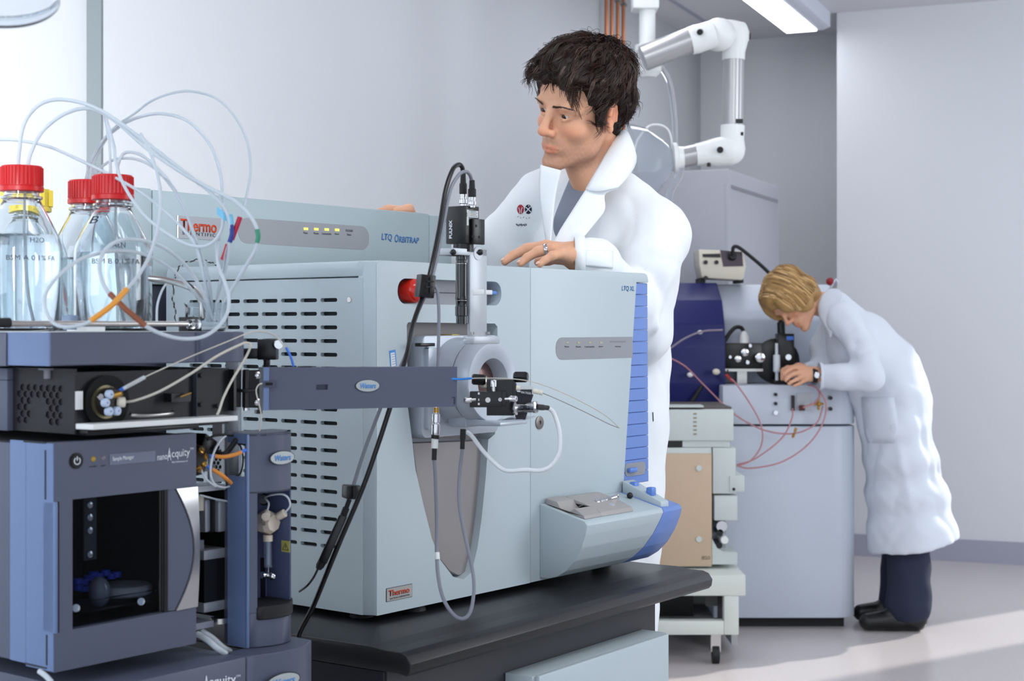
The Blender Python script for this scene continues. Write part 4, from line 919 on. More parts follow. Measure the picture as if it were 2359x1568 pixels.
# left face with the cut-out near its top
cu0, cu1 = S(550, 1096, xk).z, S(550, 1020, xk).z; ycu = S(573, 1060, xk).y
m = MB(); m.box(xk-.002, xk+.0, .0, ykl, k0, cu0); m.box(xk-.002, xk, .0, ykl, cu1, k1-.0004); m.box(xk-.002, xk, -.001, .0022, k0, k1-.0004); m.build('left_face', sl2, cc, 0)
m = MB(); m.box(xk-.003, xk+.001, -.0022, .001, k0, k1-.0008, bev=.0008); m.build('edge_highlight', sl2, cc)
m = MB(); m.tube([V((xk-.001, .002+.001*k, cu1-.002)) if k == 0 else V((xk-.001, .008+.012*(1-math.cos(R(90-180*k/12))), (cu0+cu1)/2+(cu1-cu0)/2*math.sin(R(90-180*k/12)))) for k in range(13)], .0012, 6); m.build('cut_out_wire', blackr, cc)
# logo badges
def badge(parent, fr, px, py, wpx, hpx, y, s='Waters'):
    c = fr.p(px, py, y); rx = (fr.p(px+wpx/2, py, y)-fr.p(px-wpx/2, py, y)).length/2; rz = (fr.p(px, py-hpx/2, y)-fr.p(px, py+hpx/2, y)).length/2
    pts = [c+V((rx*math.cos(R(a_)), 0, rz*math.sin(R(a_)))) for a_ in range(0, 360, 10)]
    MB().prism([c+(q-c)*1.08 for q in pts], (0, .0012, 0)).build('badge_rim', dgap, parent)
    bo = MB().prism(pts, (0, -.0012, 0), .0004, 1).build('badge', bpy.data.materials.get('badge_silver') or mat('badge_silver', '#b3b9b9', .35, .1), parent)
    text('lettering', s, bpy.data.materials.get('badge_blue') or mat('badge_blue', '#4a8fd6', .4, var=0), bo, c+V((-rx*.68, -.0014, -rz*.42)), (1, 0, 0), (0, 0, 1), width=rx*1.36, height=rz*.9, bold=.015, shear=.2)
badge(cc, L, 650, 1054, 54, 30, -.0175)
cream = mat('cream_valve', '#d9cdbb', .4, var=.02)
def C_(px, py, y=.02): return L.p(px, py, y)
m = MB(); q = C_(617, 1203, .028); m.lathe([(.0135, 0), (.0155, .2), (.0155, .7), (.011, 1)], q+V((0, .012, 0)), q-V((0, .012, 0)), 8); m.build('valve_body', cream, cc, 20)
for px, py, ex, ey in ((614, 1180, 612, 1190), (640, 1190, 656, 1181)):
    MB().lathe([(.0045, 0), (.0055, .2), (.0055, 1)], C_(px, py, .014), C_(ex, ey, .004), 14).build('valve_nut', cream, cc)
MB().cyl(C_(607, 1206, .016), C_(607, 1206, .0135), .0028, seg=12).build('valve_port', mat('port_dark', '#6b6358', .5), cc)
MB().cyl(C_(617, 1232, .024), C_(617, 1246, .024), .0065, seg=18).build('syringe_nut', cream, cc)
glc = mat('syringe_glass', '#e4edf6', .05, trans=.9, ior=1.3, var=0)
MB().lathe([(.005, 0), (.005, 1), (.0032, 1), (.0032, 0)], C_(617, 1247, .024), C_(618, 1306, .024), 20, cap=False).build('syringe_barrel', glc, cc)
MB().cyl(C_(617, 1247, .024), C_(617, 1300, .024), .0028, seg=12).build('syringe_plunger', mat('plunger_grey', '#8f98b2', .3), cc)
MB().cyl(C_(618, 1306, .024), C_(618, 1322, .024), .0009, seg=8).build('plunger_rod', chrome, cc)
m = MB(); m.cyl(C_(603, 1324, .024), C_(612, 1324, .024), .0045, seg=12); m.cyl(C_(612, 1324, .024), C_(626, 1326, .018), .0042, seg=12); m.ball(C_(627, 1327, .016), .0052, 12); m.build('clamp_screw', chrome, cc)
box('slider_slot', blackm, cc, C_(601, 0, .043).x, C_(611, 0, .043).x, .0425, .0445, C_(600, 1385, .043).z, C_(600, 1285, .043).z)
m = MB(); q = F(640, 1400); zq0, zq1 = F(640, 1420, -.01).z, F(640, 1390, -.01).z
pl = [(x, y-.0035) for x, y in arcp(xi_-.001, xz-.001)]+[(xz-.001, .043), (xi_, .043)]
m.prism([(x, y, zq0) for x, y in pl], (0, 0, zq1-zq0), .0015, 1); m.build('drip_cup', blackr, cc, 40)
xs_ = xj_-.0016; a, b_ = L.px(649, 1270, xs_), L.px(668, 1246, xs_)
box('warning_label', mat('label_yellow', '#a8a458', .5), cc, xs_-.0006, xs_, b_.y, a.y, a.z, b_.z)
m = MB(); ct = (a+b_)/2; w_ = abs(b_.y-a.y)*.36
hz_ = abs(b_.z-a.z)*.3; tri = [V((xs_-.0008, ct.y+w_*s_, ct.z+hz_*t_)) for s_, t_ in ((-1, -1), (1, -1), (0, 1), (-1, -1))]
m.tube(tri, .00045, 4, smooth=False); m.tube([V((xs_-.0008, ct.y, ct.z+hz_*.35)), V((xs_-.0008, ct.y, ct.z-hz_*.45))], .0005, 4, smooth=False); m.build('warning_symbol', blackm, cc)
tube('milky_tube', wht, cc, [C_(604, 1147, .04), C_(612, 1150, .02), C_(619, 1160, .012), C_(614, 1182, .012)], .0013)
tube('milky_tube', wht, cc, [C_(604, 1147, .04), C_(625, 1140, .015), C_(650, 1138, -.001), C_(664, 1147, -.006), C_(668, 1165, -.006), C_(656, 1181, .001)], .0013)
MB().lathe([(.008, 0), (.006, 1)], C_(607, 1150, .0435), C_(607, 1150, .0405), 20).build('cable_grommet', blackm, cc)
# ---------------- pump module at the very bottom ----------------
yp = -.035; q = L.p(568, 1512, yp)
pm = thing('pump_module', 'slate grey pump module at the bottom of the stack, cut off by the frame', 'laboratory instrument', L)
zp1 = q.z; zp0 = .66
box('case', sl1, pm, .02, q.x-.0006, yp, .42, zp0, zp1, bev=.002)
xq2 = L.p(719, 1500, yp+.01).x
pp = [(q.x+.0006, yp)]+[(q.x+(xq2-q.x)*k/10, yp-.014*math.sin(math.pi*min(1, k/11))+.03*max(0, k/10-.6)**1.5*2) for k in range(1, 11)]+[(xq2, .03), (xq2-.03, .03), (xq2-.035, .005), (q.x+.0006, .005)]
MB().prism([(x, y, zp0) for x, y in pp], (0, 0, zp1-zp0), .0012, 1).build('curved_cover', sl1, pm, 40)
box('lower_case', drk, pm, q.x, xq2-.03, .031, .42, zp0, zp1-.03)
badge(pm, L, 652, 1569, 74, 36, yp-.016)
textf('lettering', 'nano', inkw, pm, L, (447, 1588), (470, 1584), 10, y=yp-.0003)
textf('lettering', 'A', inkw, pm, L, (470, 1589), (480, 1586), 32, y=yp-.0003, bold=.01)
textf('lettering', 'cquity', inkw, pm, L, (481, 1586), (543, 1578), 25, y=yp-.0003, bold=.01)
textf('lettering', 'TM', inkw, pm, L, (543, 1560), (553, 1558), 5, y=yp-.0003)
tube('milky_tube', wht, pm, [L.p(90, 1545, -.01), L.p(105, 1556, -.02), L.p(118, 1570, -.03)], .003)
lb = thing('side_table', 'low table under the instrument stack', 'table', L)
box('table_top', bd, lb, -.05, .42, -.06, .5, zp0-.03, zp0-.0005)
for x in (-.03, .37):
    for y in (-.04, .45): box('leg', bd, lb, x, x+.04, y, y+.04, 0, zp0-.03)
# ---------------- long swing-out arm with the badge ----------------
SA = Fr(at(583, 893, 1.985), (at(1033, 893, 2.13)-at(583, 893, 1.985))); SA.O.z = 0; SA.m.translation = SA.O; SA.i = SA.m.inverted()
sa = thing('swing_panel', 'long slate grey swing-out panel with oval badge crossing in front of the pale spectrometer', 'panel', SA)
def A_(px, py, y=0): return SA.p(px, py, y)
pz1, pz0 = A_(583, 846).z, A_(583, 945).z; xl_ = A_(1033, 893).x
nt_ = [[A_(707, 887), A_(734, 887), A_(734, 899), A_(707, 899)]]
holes([(0, 0, pz0), (xl_, 0, pz0), (xl_, 0, pz1), (0, 0, pz1)], nt_, (0, .006, 0)).build('front_skin', sl1, sa, 0)
box('panel_body', sl1, sa, .0, xl_, .0062, .016, pz0, pz1)
box('left_lip', sl2, sa, -.0, .0075, -.003, .001, pz0, pz1)
box('clip_recess', mat('recess_slate', '#454b5c', .5), sa, .0, A_(613, 0).x, -.0042, -.0028, A_(600, 892).z, A_(600, 877).z)
box('clip_hole', darkhole, sa, A_(587, 0).x, A_(603, 0).x, -.0048, -.004, A_(600, 887).z, A_(600, 881).z)
m = MB(); a = A_(1021, 921); m.box(a.x, A_(1029, 0).x, -.0003, .0, a.z, A_(1021, 919).z); m.box(A_(1026, 0).x, A_(1029, 0).x, -.0003, .0, A_(1021, 936).z, a.z); m.build('corner_notch', dgap, sa)
badge(sa, SA, 826, 891, 54, 27, -.0006)
box('top_slot', blackm, sa, A_(672, 0).x, A_(697, 0).x, .002, .012, pz1-.001, pz1+.0012)
m = MB(); m.box(A_(541, 0).x, A_(578, 0).x, .004, .008, A_(560, 938).z, A_(560, 852).z); m.box(A_(526, 0).x, A_(540, 0).x, .01, .014, A_(560, 938).z, A_(560, 852).z); m.build('hinge_leaf', blackm, sa)
MB().cyl(A_(545, 944, .004), A_(545, 850, .004), .0035, seg=12).build('hinge_pin', blackm, sa)
MB().cyl(A_(545, 945, .004), A_(545, 939, .004), .0045, seg=14).build('pin_cap', chrome, sa)
for py in (864, 926): MB().lathe([(.0045, 0), (.0045, .7), (.003, 1), (.0015, .6), (0, .6)], A_(571, py, .004), A_(571, py, .001), 14).build('hinge_screw', chrome, sa)
tube('hinge_wire', blackr, sa, [A_(524, 898, .01), A_(545, 900, -.002), A_(565, 899, .0)], .0022)
box('bottom_stud', blackm, sa, A_(570, 0).x, A_(583, 0).x, .0, .008, A_(575, 953).z, A_(575, 944).z)
# black adjustable clamp behind the panel
kf = Fr(at(617, 805, 2.06)); kt = thing('column_clamp', 'black clamp with a round silver thumb screw above the long panel', 'clamp', kf)
def K_(px, py, d=0): return kf.L(at(px, py, 2.06+d))
box('clamp_block', blackm, kt, K_(596, 0).x, K_(639, 0).x, -.012, .012, K_(0, 828).z, K_(0, 781).z, bev=.001)
box('clamp_foot', blackm, kt, K_(560, 0).x, K_(597, 0).x, -.008, .012, K_(0, 826).z, K_(0, 802).z, bev=.001)
MB().lathe([(.006, 0), (.0058, .5), (.0058, 1)], K_(637, 794, -.018), K_(642, 793, -.030), 20).build('thumb_screw', chrome, kt)
tube('bent_arm', blackm, kt, [K_(545, 815, .0), K_(580, 815, .0), K_(604, 818, 0), K_(614, 828, .0), K_(614, 845, 0)], .0045, 10)
post = thing('support_post', 'aluminium post between the stack and the swing-out panel', 'post', Fr(at(535, 900, 2.08)))
box('extrusion', alu, post, -.009, .009, .0, .02, -.13, .05, bev=.001)
# ---------------- glass bottles ----------------
water = mat('water', '#f2f9fd', .0, trans=1, ior=1.33, var=0)
redc = mat('red_cap', '#cc1a1c', .35, bump=.05, var=.02); yel = mat('yellow_cap', '#e8cf4a', .35, var=.02)
def bend(o, c, r):
    """wrap flat lettering lying in the plane y = -r in front of axis c round the cylinder"""
    for v in o.data.vertices:
        a = (v.co.x-c[0])/r; rr_ = -(v.co.y-c[1]); v.co.x = c[0]+rr_*math.sin(a); v.co.y = c[1]-rr_*math.cos(a)
def bottle(px, Z, ycap, label, level, txt=(), capm=None, r=.0505, ybot=752, name='glass_bottle', cap_r=.027, cat='bottle', grp='laboratory glass bottles on the tray'):
    zb_ = ztt-.0033; x = XX(px, Z); f = Fr((x, Z, zb_)); H_ = ZZ(ycap, Z)-zb_
    t = thing(name, label, cat, f, grp)
    s = H_-.034; th = .0024; yt0 = s*.60
    yt0 = .49*H_
    out = [(r*.86, 0), (r*.97, .004), (r, .012), (r, .485*H_), (r*.985, .53*H_), (r*.92, .575*H_), (r*.80, .635*H_), (r*.67, .695*H_), (r*.55, .745*H_), (.0245, .780*H_), (.0232, .795*H_), (.0262, .802*H_), (.0262, .815*H_), (.022, .822*H_), (.022, s+.022)]
    inn = [(max(.0195, a-th) if a > .024 else .0195, b) for a, b in out if b > .003]; inn = [(out[0][0]-.002, .0045)]+inn
    prof = [(0, .001)]+out+inn[::-1]+[(0, .0045)]
    MB().lathe([(a, b) for a, b in prof], (0, 0, 0), (0, 0, 1), 56, cap=False).build('glass', gl, t, 60)
    zc_ = s; MB().lathe([(cap_r*.98, 0), (cap_r*1.02, .02), (cap_r*1.02, .19), (cap_r*.97, .22), (cap_r*.97, .93), (cap_r*.93, 1)], (0, 0, s+.001), (0, 0, H_), 48).build('cap_core', capm, t, 40)
    m = MB()
    for k in range(36 if capm is redc else 10):
        a = 2*math.pi*k/(36 if capm is redc else 10); m.tube([(cap_r*.965*math.cos(a), cap_r*.965*math.sin(a), s+.009), (cap_r*.965*math.cos(a), cap_r*.965*math.sin(a), H_-.002)], .0013 if capm is redc else .006, 6, smooth=False)
    m.build('cap_ribs', capm, t)
    lv = H_*level
    wp = [(0, .0052), (out[0][0]-.003, .0052)]+[(a-.0003, b) for a, b in inn[1:] if b < lv and b > .006]
    ra = r-th-.0003 if lv < yt0 else wp[-1][0]-.001
    MB().lathe([(a, b) for a, b in wp+[(ra, lv), (0, lv)]], (0, 0, 0), (0, 0, 1), 48, cap=False).build('liquid', water, t, 60)
    for s_, pa_, w_, h_, mt in txt:
        zt_ = ZZ(pa_[1], Z)-zb_; x0 = XX(pa_[0], Z)-x; wd = XX(pa_[0]+w_, Z)-XX(pa_[0], Z)
        ph_ = math.atan(-x/Z)*r; a0 = math.asin(max(-.98, min(.98, x0/r)))*r+ph_; a1 = math.asin(max(-.98, min(.98, (x0+wd)/r)))*r+ph_
        o = text('lettering', s_, mt, t, (a0, -r-.0002, zt_), (1, 0, 0), (0, 0, 1), width=a1-a0, height=h_/FP*Z); bend(o, (0, 0), r)
    tube('dip_tube', wht, t, [(.004, .002, s+.01), (.003, 0, s*.7), (.006, .0, s*.3), (.012, .004, .008)], .0017)
    return t, f, H_
ink = mat('label_ink', '#3a3f46', .6, var=0); pen = mat('pen_ink', '#15182c', .6, var=0)
bA = bottle(50, 2.0, 383, 'leftmost glass bottle with red ribbed cap, printed H2O, on the solvent tray', .58, (('H2O', (68, 562), 30, 11, ink), ('BSM A 0,1% FA', (17, 604), 104, 13, ink)), redc)
bB = bottle(260, 2.05, 404, 'red capped glass bottle nearest the thin tubes, printed AcN with a handwritten B', .50, (('AcN', (259, 574), 28, 12, ink), ('BSM B 0,1% FA', (215, 612), 103, 13, ink)), redc)
bC = bottle(203, 2.155, 416, 'red capped glass bottle half hidden between the two printed bottles', .48, (), redc)
zsB = bB[2]
o = text('handwriting', 'B', pen, bB[0], (XX(226, 2.05)-XX(260, 2.05), -.043, ZZ(520, 2.05)-bB[1].O.z), (1, 0, .1), (.15, .25, 1), width=.011, height=.0095, shear=.2)
bD = bottle(62, 2.26, 436, 'glass bottle with a yellow cap, behind the leftmost red capped bottle', .3, (), yel, r=.055, cap_r=.034)
# small white label block and grey stopper on the tray
t = thing('rubber_stopper', 'small grey blue stopper between the bottles at the tray front', 'stopper', Fr(at(161, 736, 1.93)))
MB().lathe([(.0085, 0), (.0075, .35), (.010, .45), (.0098, 1)], (0, 0, -.0125), (0, 0, .0055), 24).build('body', mat('stopper_grey', '#7f92aa', .4), t)
box('rim', mat('stopper_rim', '#6b7d96', .4), t, -.002, .002, -.002, .002, .0055, .006)
t = thing('reagent_label_card', 'white card standing on the tray in front of the bottles', 'card', Fr(at(205, 748, 1.965)))
box('card', whitem, t, -.028, .02, 0, .002, -.012, .0045)
tube('fold', whitem, t, [(-.028, .001, .0045), (.02, .001, .0045)], .0008, smooth=False)
# beaker
Zb = 1.955; bf = Fr((XX(476, Zb), Zb, ztt-.0033)); hb = ZZ(699, Zb)-bf.O.z; rb = .0265
bk = thing('beaker', 'small clear glass beaker holding the tube ends on the right of the tray', 'beaker', bf)
m = MB(); rs = []
for (r_, z_, o_) in ((rb*.9, 0, 0), (rb, .003, 0), (rb, hb*.5, 0), (rb, hb-.004, .15), (rb*1.05, hb, .5), (rb*1.06, hb+.001, .55), (rb*.99, hb-.001, .5), (rb*.95, hb-.005, .15), (rb*.95, .006, 0), (rb*.8, .002, 0)):
    ring = []
    for k in range(48):
        a = 2*math.pi*k/48; sp = math.exp(-((a-R(225))/.22)**2)*o_; ring.append((r_*(1+sp*.22)*math.cos(a), r_*(1+sp*.22)*math.sin(a), z_-sp*.004))
    rs.append(ring)
m.rings(rs); m.build('glass', mat('thin_glass', '#f6fafc', .0, trans=1, ior=1.18, var=0), bk, 60)
m = MB()
for k in range(5):
    z_ = .006+.004*k; m.tube([(rb*1.003*math.sin(a), -rb*1.003*math.cos(a), z_) for a in np.linspace(.5, .75, 6)], .00025, 4)
m.build('graduations', mat('white_marks', '#f2f4f4', .6, var=0), bk)
# steel pipe bending into the beaker
Zp = 2.0
def free(name, label, cat, m_, mt, f_, grp=None, sm=60):
    o_ = m_.build(name, mt, None, sm); o_.matrix_world = f_.m; return tag(o_, label, cat, grp)
f_ = Fr(at(352, 642, Zp)); P_ = [f_.L(at(*q)) for q in ((345, 641, 2.02), (385, 646, 2.01), (420, 655, 1.99), (445, 666, 1.97), (459, 684, 1.96), (465, 700, 1.957), (466, 735, 1.957))]
t = thing('waste_pipe', 'bent steel pipe reaching over into the glass beaker', 'pipe', f_)
tube('pipe', steel, t, P_, .0042, 14); m = MB(); m.tube([f_.L(at(*q)) for q in ((430, 652, 1.985), (444, 664, 1.965))], .0028, 8, smooth=False); m.build('black_sleeve', blackr, t)
# loose transparent tubes
tg = 'transparent tubes arching from the bottles to the beaker'
tw = mat('tube_translucent', '#dfe8ee', .3, trans=.25, ior=1.2, var=0); tth = mat('tube_thin', '#dde6ec', .2, trans=.5, ior=1.25, var=0)
def flex(label, pts, r=.0021, mt=None, parts=(), grp=tg):
    """pts: (px, py, depth); a thing with its tube and coloured sleeves as parts"""
    f_ = Fr(at(*pts[0])); t = thing('flexible_tube', label, 'tube', f_, grp)
    P_ = [f_.L(at(*q)) for q in pts]; MB().tube(P_, r, 8, 10).build('tube', mt or tw, t, 60)
    for nm, mm, qs, rr_ in parts:
        MB().tube([f_.L(at(*q)) for q in qs], rr_, 8, 8).build(nm, mm, t, 60)
    return t, f_
BK = [(486, 700, 1.96), (490, 742, 1.955)]
blt = mat('tag_sky', '#7cc4e4', .4); dbl = mat('sleeve_navy', '#2c3c8c', .4); rdt = mat('sleeve_red', '#b81c3c', .4); grn = mat('sleeve_green', '#3f8f72', .4); brn = mat('sleeve_brown', '#94573a', .4); org = mat('sleeve_orange', '#eda03c', .35)
flex('tube from the leftmost bottle cap, highest of the pair, ending in the navy sleeve', [(42, 392, 2.0), (44, 350, 2.0), (56, 285, 2.0), (90, 242, 2.0), (140, 229, 2.0), (210, 244, 1.99), (270, 278, 1.98), (340, 330, 1.97), (420, 392, 1.95), (490, 448, 1.93), (520, 485, 1.925), (532, 530, 1.925), (528, 570, 1.93), (515, 640, 1.945), (500, 700, 1.955), (494, 742, 1.955)], .0024, tw,
     (('navy_sleeve', dbl, [(533, 518, 1.925), (534, 540, 1.925), (529, 558, 1.925)], .0031), ('sky_sleeve', blt, [(531, 498, 1.925), (533, 517, 1.925)], .0031)))
tt, tf = flex('tube from the leftmost bottle cap, lower of the pair, with the green sleeve', [(63, 392, 2.0), (72, 350, 2.0), (100, 300, 2.0), (150, 262, 2.0), (205, 250, 2.0), (260, 275, 1.99), (330, 335, 1.97), (410, 392, 1.95), (480, 432, 1.93), (540, 463, 1.92), (578, 500, 1.915), (595, 540, 1.915), (588, 575, 1.92), (562, 620, 1.93), (535, 665, 1.94), (515, 705, 1.955), (508, 742, 1.955)], .0024, tw,
     (('green_sleeve', grn, [(592, 528, 1.915), (595, 543, 1.915), (592, 559, 1.9155)], .0031),))
flex('thin tube making the highest arch, with the long red sleeve', [(196, 420, 2.15), (206, 380, 2.14), (232, 330, 2.12), (268, 290, 2.1), (305, 265, 2.08), (350, 232, 2.05), (400, 214, 2.02), (445, 211, 2.0), (500, 228, 1.98), (545, 275, 1.96), (570, 330, 1.95), (577, 390, 1.94), (568, 450, 1.935), (553, 500, 1.93), (540, 530, 1.93), (520, 580, 1.93), (508, 640, 1.94), (498, 700, 1.955), (492, 742, 1.955)], .0016, tth,
     (('red_sleeve', rdt, [(553, 500, 1.93), (545, 522, 1.929), (534, 552, 1.93)], .0032), ('red_sleeve', rdt, [(524, 562, 1.931), (518, 582, 1.932), (512, 598, 1.933)], .0027)))
flex('thin tube looping over the right bottle cap and back up past the name plate', [(208, 420, 2.15), (216, 375, 2.14), (244, 320, 2.12), (285, 285, 2.1), (330, 267, 2.08), (375, 262, 2.05), (430, 278, 2.0), (478, 325, 1.97), (504, 385, 1.95), (513, 450, 1.94), (514, 510, 1.93), (500, 548, 1.93), (470, 567, 1.93), (430, 562, 1.935), (380, 535, 1.94), (335, 498, 1.95), (300, 452, 1.955), (278, 410, 1.96), (266, 370, 1.97), (262, 335, 1.99), (250, 290, 2.02), (243, 264, 2.06)], .0021, tw)
flex('tube entering from the left frame edge above the yellow cap', [(-10, 321, 2.05), (40, 323, 2.05), (110, 337, 2.05), (180, 367, 2.05), (240, 396, 2.04), (310, 434, 2.0), (370, 478, 1.97), (420, 525, 1.95), (452, 570, 1.94), (470, 640, 1.945), (482, 700, 1.955), (484, 742, 1.955)], .002, tw)
flex('tube from the right red cap arching low over the name plate', [(272, 408, 2.06), (272, 378, 2.05), (288, 352, 2.05), (325, 357, 2.03), (370, 395, 2.0), (410, 450, 1.98), (440, 520, 1.96), (458, 590, 1.95), (474, 660, 1.95), (481, 742, 1.955)], .0021, tw)
flex('tube from the half hidden bottle arching beside the right red cap', [(214, 420, 2.15), (228, 390, 2.14), (262, 368, 2.12), (310, 366, 2.08), (355, 387, 2.02), (395, 430, 1.98), (428, 490, 1.96), (455, 560, 1.945), (478, 630, 1.945), (488, 700, 1.955), (488, 742, 1.955)], .0019, tth)
flex('tube standing straight up out of the right red cap', [(255, 408, 2.05), (254, 370, 2.05), (252, 330, 2.05), (244, 285, 2.05), (240, 262, 2.05)], .0019, tw)
flex('tube with the orange sleeve looping in front of the right bottle', [(325, 308, 1.95), (346, 350, 1.90), (362, 400, 1.87), (370, 450, 1.85), (366, 510, 1.83), (350, 575, 1.80), (325, 625, 1.76), (292, 666, 1.73), (255, 705, 1.71), (208, 740, 1.70), (165, 752, 1.69), (128, 747, 1.69), (107, 718, 1.69), (104, 680, 1.70), (130, 640, 1.72), (180, 600, 1.75), (235, 582, 1.78), (290, 578, 1.82), (345, 590, 1.86), (395, 620, 1.90), (440, 665, 1.93), (475, 710, 1.953), (480, 742, 1.955)], .0021, tw,
     (('orange_sleeve', org, [(292, 666, 1.73), (255, 705, 1.71), (209, 739, 1.70)], .0032),))
flex('tube with the brown sleeve sagging below the tray edge and rising past the beaker', [(490, 740, 1.955), (470, 680, 1.94), (435, 620, 1.92), (390, 578, 1.88), (340, 556, 1.84), (280, 553, 1.80), (243, 575, 1.78), (229, 610, 1.76), (236, 648, 1.75), (254, 678, 1.745), (290, 712, 1.74), (335, 750, 1.745), (375, 770, 1.76), (420, 780, 1.785), (465, 776, 1.81), (500, 755, 1.84), (523, 722, 1.87), (527, 685, 1.89), (518, 650, 1.91), (503, 610, 1.93), (500, 560, 1.94)], .0023, tw,
     (('brown_sleeve', brn, [(253, 676, 1.744), (290, 712, 1.74), (335, 750, 1.745)], .0034),))
t = thing('paper_flag', 'sky blue tape flag on the tube beside the name plate', 'flag', Fr(at(515, 495, 1.93)))
m = MB(); m.rings([[t.matrix_world.inverted() @ at(*q) if False else at(*q)-at(515, 495, 1.93) for q in r_] for r_ in (((500, 475, 1.93), (499, 493, 1.93), (499, 493, 1.931), (500, 475, 1.931)), ((515, 487, 1.925), (515, 506, 1.925), (515, 506, 1.926), (515, 487, 1.926)), ((530, 494, 1.928), (532, 515, 1.928), (532, 515, 1.929), (530, 494, 1.929)))]); m.build('tape', blt, t)
MB().tube([at(530, 494, 1.928)-at(515, 495, 1.93), at(532, 515, 1.928)-at(515, 495, 1.93)], .003, 8, smooth=False).build('wrap', blt, t)
t, f_ = flex('short white tube curving down left of the beaker behind the tray', [(361, 745, 2.0), (363, 700, 2.01), (378, 660, 2.02), (398, 645, 2.03), (425, 648, 2.03)], .0016, tw, grp=None)
f_ = Fr(at(402, 740, 2.1)); P_ = [f_.L(at(*q)) for q in ((404, 745, 2.14), (403, 712, 2.14), (398, 690, 2.13), (401, 650, 2.14), (408, 622, 2.14), (425, 606, 2.15), (455, 598, 2.16), (480, 602, 2.2), (500, 610, 2.25))]
t = thing('twisted_wire', 'thin black and white twisted wire hanging left of the beaker', 'wire', f_)
Pc = catmull(P_, 14)
for s_, mm in ((0, blackr), (math.pi, wht)):
    tube('strand', mm, t, [q+V((.0011*math.cos(i*.55+s_), 0, .0011*math.sin(i*.55+s_))) for i, q in enumerate(Pc)], .0008, 6, n=2)
# capillary tubes of the valve
def wire(label, pts, r, mt, parts=(), name='capillary', cat='capillary', grp=None):
    f_ = Fr(at(*pts[0])); t = thing(name, label, cat, f_, grp); MB().tube([f_.L(at(*q)) for q in pts], r, 8, 10).build('line', mt, t, 60)
    for nm, mm, qs, rr_ in parts: MB().tube([f_.L(at(*q)) for q in qs], rr_, 8, 6, smooth=len(qs) > 2).build(nm, mm, t, 60)
    return t
peek = mat('peek_line', '#c9c4b6', .4)
wire('thin capillary from the valve up over the tray end to the long panel', [(268, 906, 1.812), (300, 886, 1.81), (340, 865, 1.82), (430, 825, 1.86), (520, 788, 1.90), (570, 768, 1.93), (603, 763, 1.96), (632, 772, 1.985), (655, 798, 2.0), (670, 825, 2.0), (676, 842, 2.005)], .0008, peek,
     (('white_sleeve', wht, [(284, 895, 1.810), (334, 868, 1.818)], .0024), ('blue_sleeve', bluet, [(268, 905, 1.811), (285, 894, 1.810)], .0025), ('blue_sleeve', bluet, [(659, 800, 2.0), (670, 822, 2.0), (676, 843, 2.005)], .0016)))
wire('thick cream capillary from the valve union bending down behind the drip tray', [(285, 926, 1.82), (315, 921, 1.82), (370, 900, 1.825), (440, 860, 1.85), (500, 820, 1.87), (555, 793, 1.90), (572, 790, 1.91), (577, 797, 1.91), (565, 825, 1.91), (535, 875, 1.90), (515, 915, 1.88), (505, 945, 1.87), (500, 955, 1.87)], .0016, peek)
wire('cream capillary hanging from the long panel clip to the curved column', [(603, 883, 1.975), (595, 887, 1.968), (590, 900, 1.965), (595, 925, 1.965), (601, 950, 1.97), (601, 975, 1.975), (598, 992, 1.98)], .0009, peek)
wire('blue and clear capillary running from the long panel across the black stage to the right', [(1034, 872, 2.13), (1060, 873, 2.13), (1090, 871, 2.12), (1150, 871, 2.10), (1210, 876, 2.10), (1270, 893, 2.12), (1340, 925, 2.17), (1395, 957, 2.22), (1427, 985, 2.27)], .0006, peek, (('blue_sleeve', mat('blue_sleeve_bright', '#2f86d6', .4), [(1034, 872, 2.13), (1060, 873, 2.13), (1087, 871, 2.12)], .0016),))
wire('thin grey capillary from the beige fitting across the pale cover', [(1250, 905, 2.2), (1290, 922, 2.2), (1350, 950, 2.22), (1400, 975, 2.26), (1425, 985, 2.28)], .0005, mat('grey_line', '#77726c', .4))
# ---------------- camera on its bracket ----------------
K = Fr(at(1072, 560, 2.32), U)
cz0, cz1 = 0, K.p(1072, 473).z
cm = thing('microscope_camera', 'black cube camera with white lettering mounted on the silver bracket', 'camera', K)
yk = K.px(1027, 520, 0).y; xk2 = K.p(1104, 520).x
box('body', blackm, cm, 0, xk2, 0, yk, 0, cz1, bev=.0012)
box('front_cover', blackm, cm, K.p(1084, 0, -.0).x, K.p(1110, 0).x, -.006, .0, -.001, K.p(1090, 504).z, bev=.001)
MB().cyl((xk2*.5, yk*.45, -.012), (xk2*.5, yk*.45, .001), .0155, seg=30).build('lens_mount', blackm, cm)
box('rating_label', mat('label_white', '#c9cfd0', .5), cm, K.p(1080, 0).x, K.p(1101, 0).x, -.0006, 0, K.p(1090, 501).z, K.p(1090, 485).z)
box('rating_label', bpy.data.materials['label_white'], cm, K.p(1075, 0).x, K.p(1079, 0).x, -.0006, 0, K.p(1090, 520).z, K.p(1090, 484).z)
text('lettering', 'CE', blackm, cm, (K.p(1075.6, 0).x, -.0007, K.p(1090, 500).z), (0, 0, 1), (-1, 0, 0), width=.006, height=.0018)
text('lettering', 'CV-M10', blackm, cm, (K.p(1083, 0).x, -.0007, K.p(1090, 494).z), (1, 0, 0), (0, 0, 1), width=.012, height=.003) if False else None
m = MB()
for i in range(4): m.box(K.p(1082, 0).x, K.p(1099-3*(i % 2), 0).x, -.0008, -.0006, K.p(1090, 498-i*3.6).z, K.p(1090, 497-i*3.6).z)
m.build('small_print', inkd, cm)
q = K.px(1042, 549, -.0003); text('lettering', 'PULNIX', inkw, cm, q, (0, 0, 1), (0, 1, 0), width=K.px(1036, 507).z-K.px(1036, 549).z, height=abs(K.px(1030, 549).y-K.px(1037, 549).y), bold=.03)
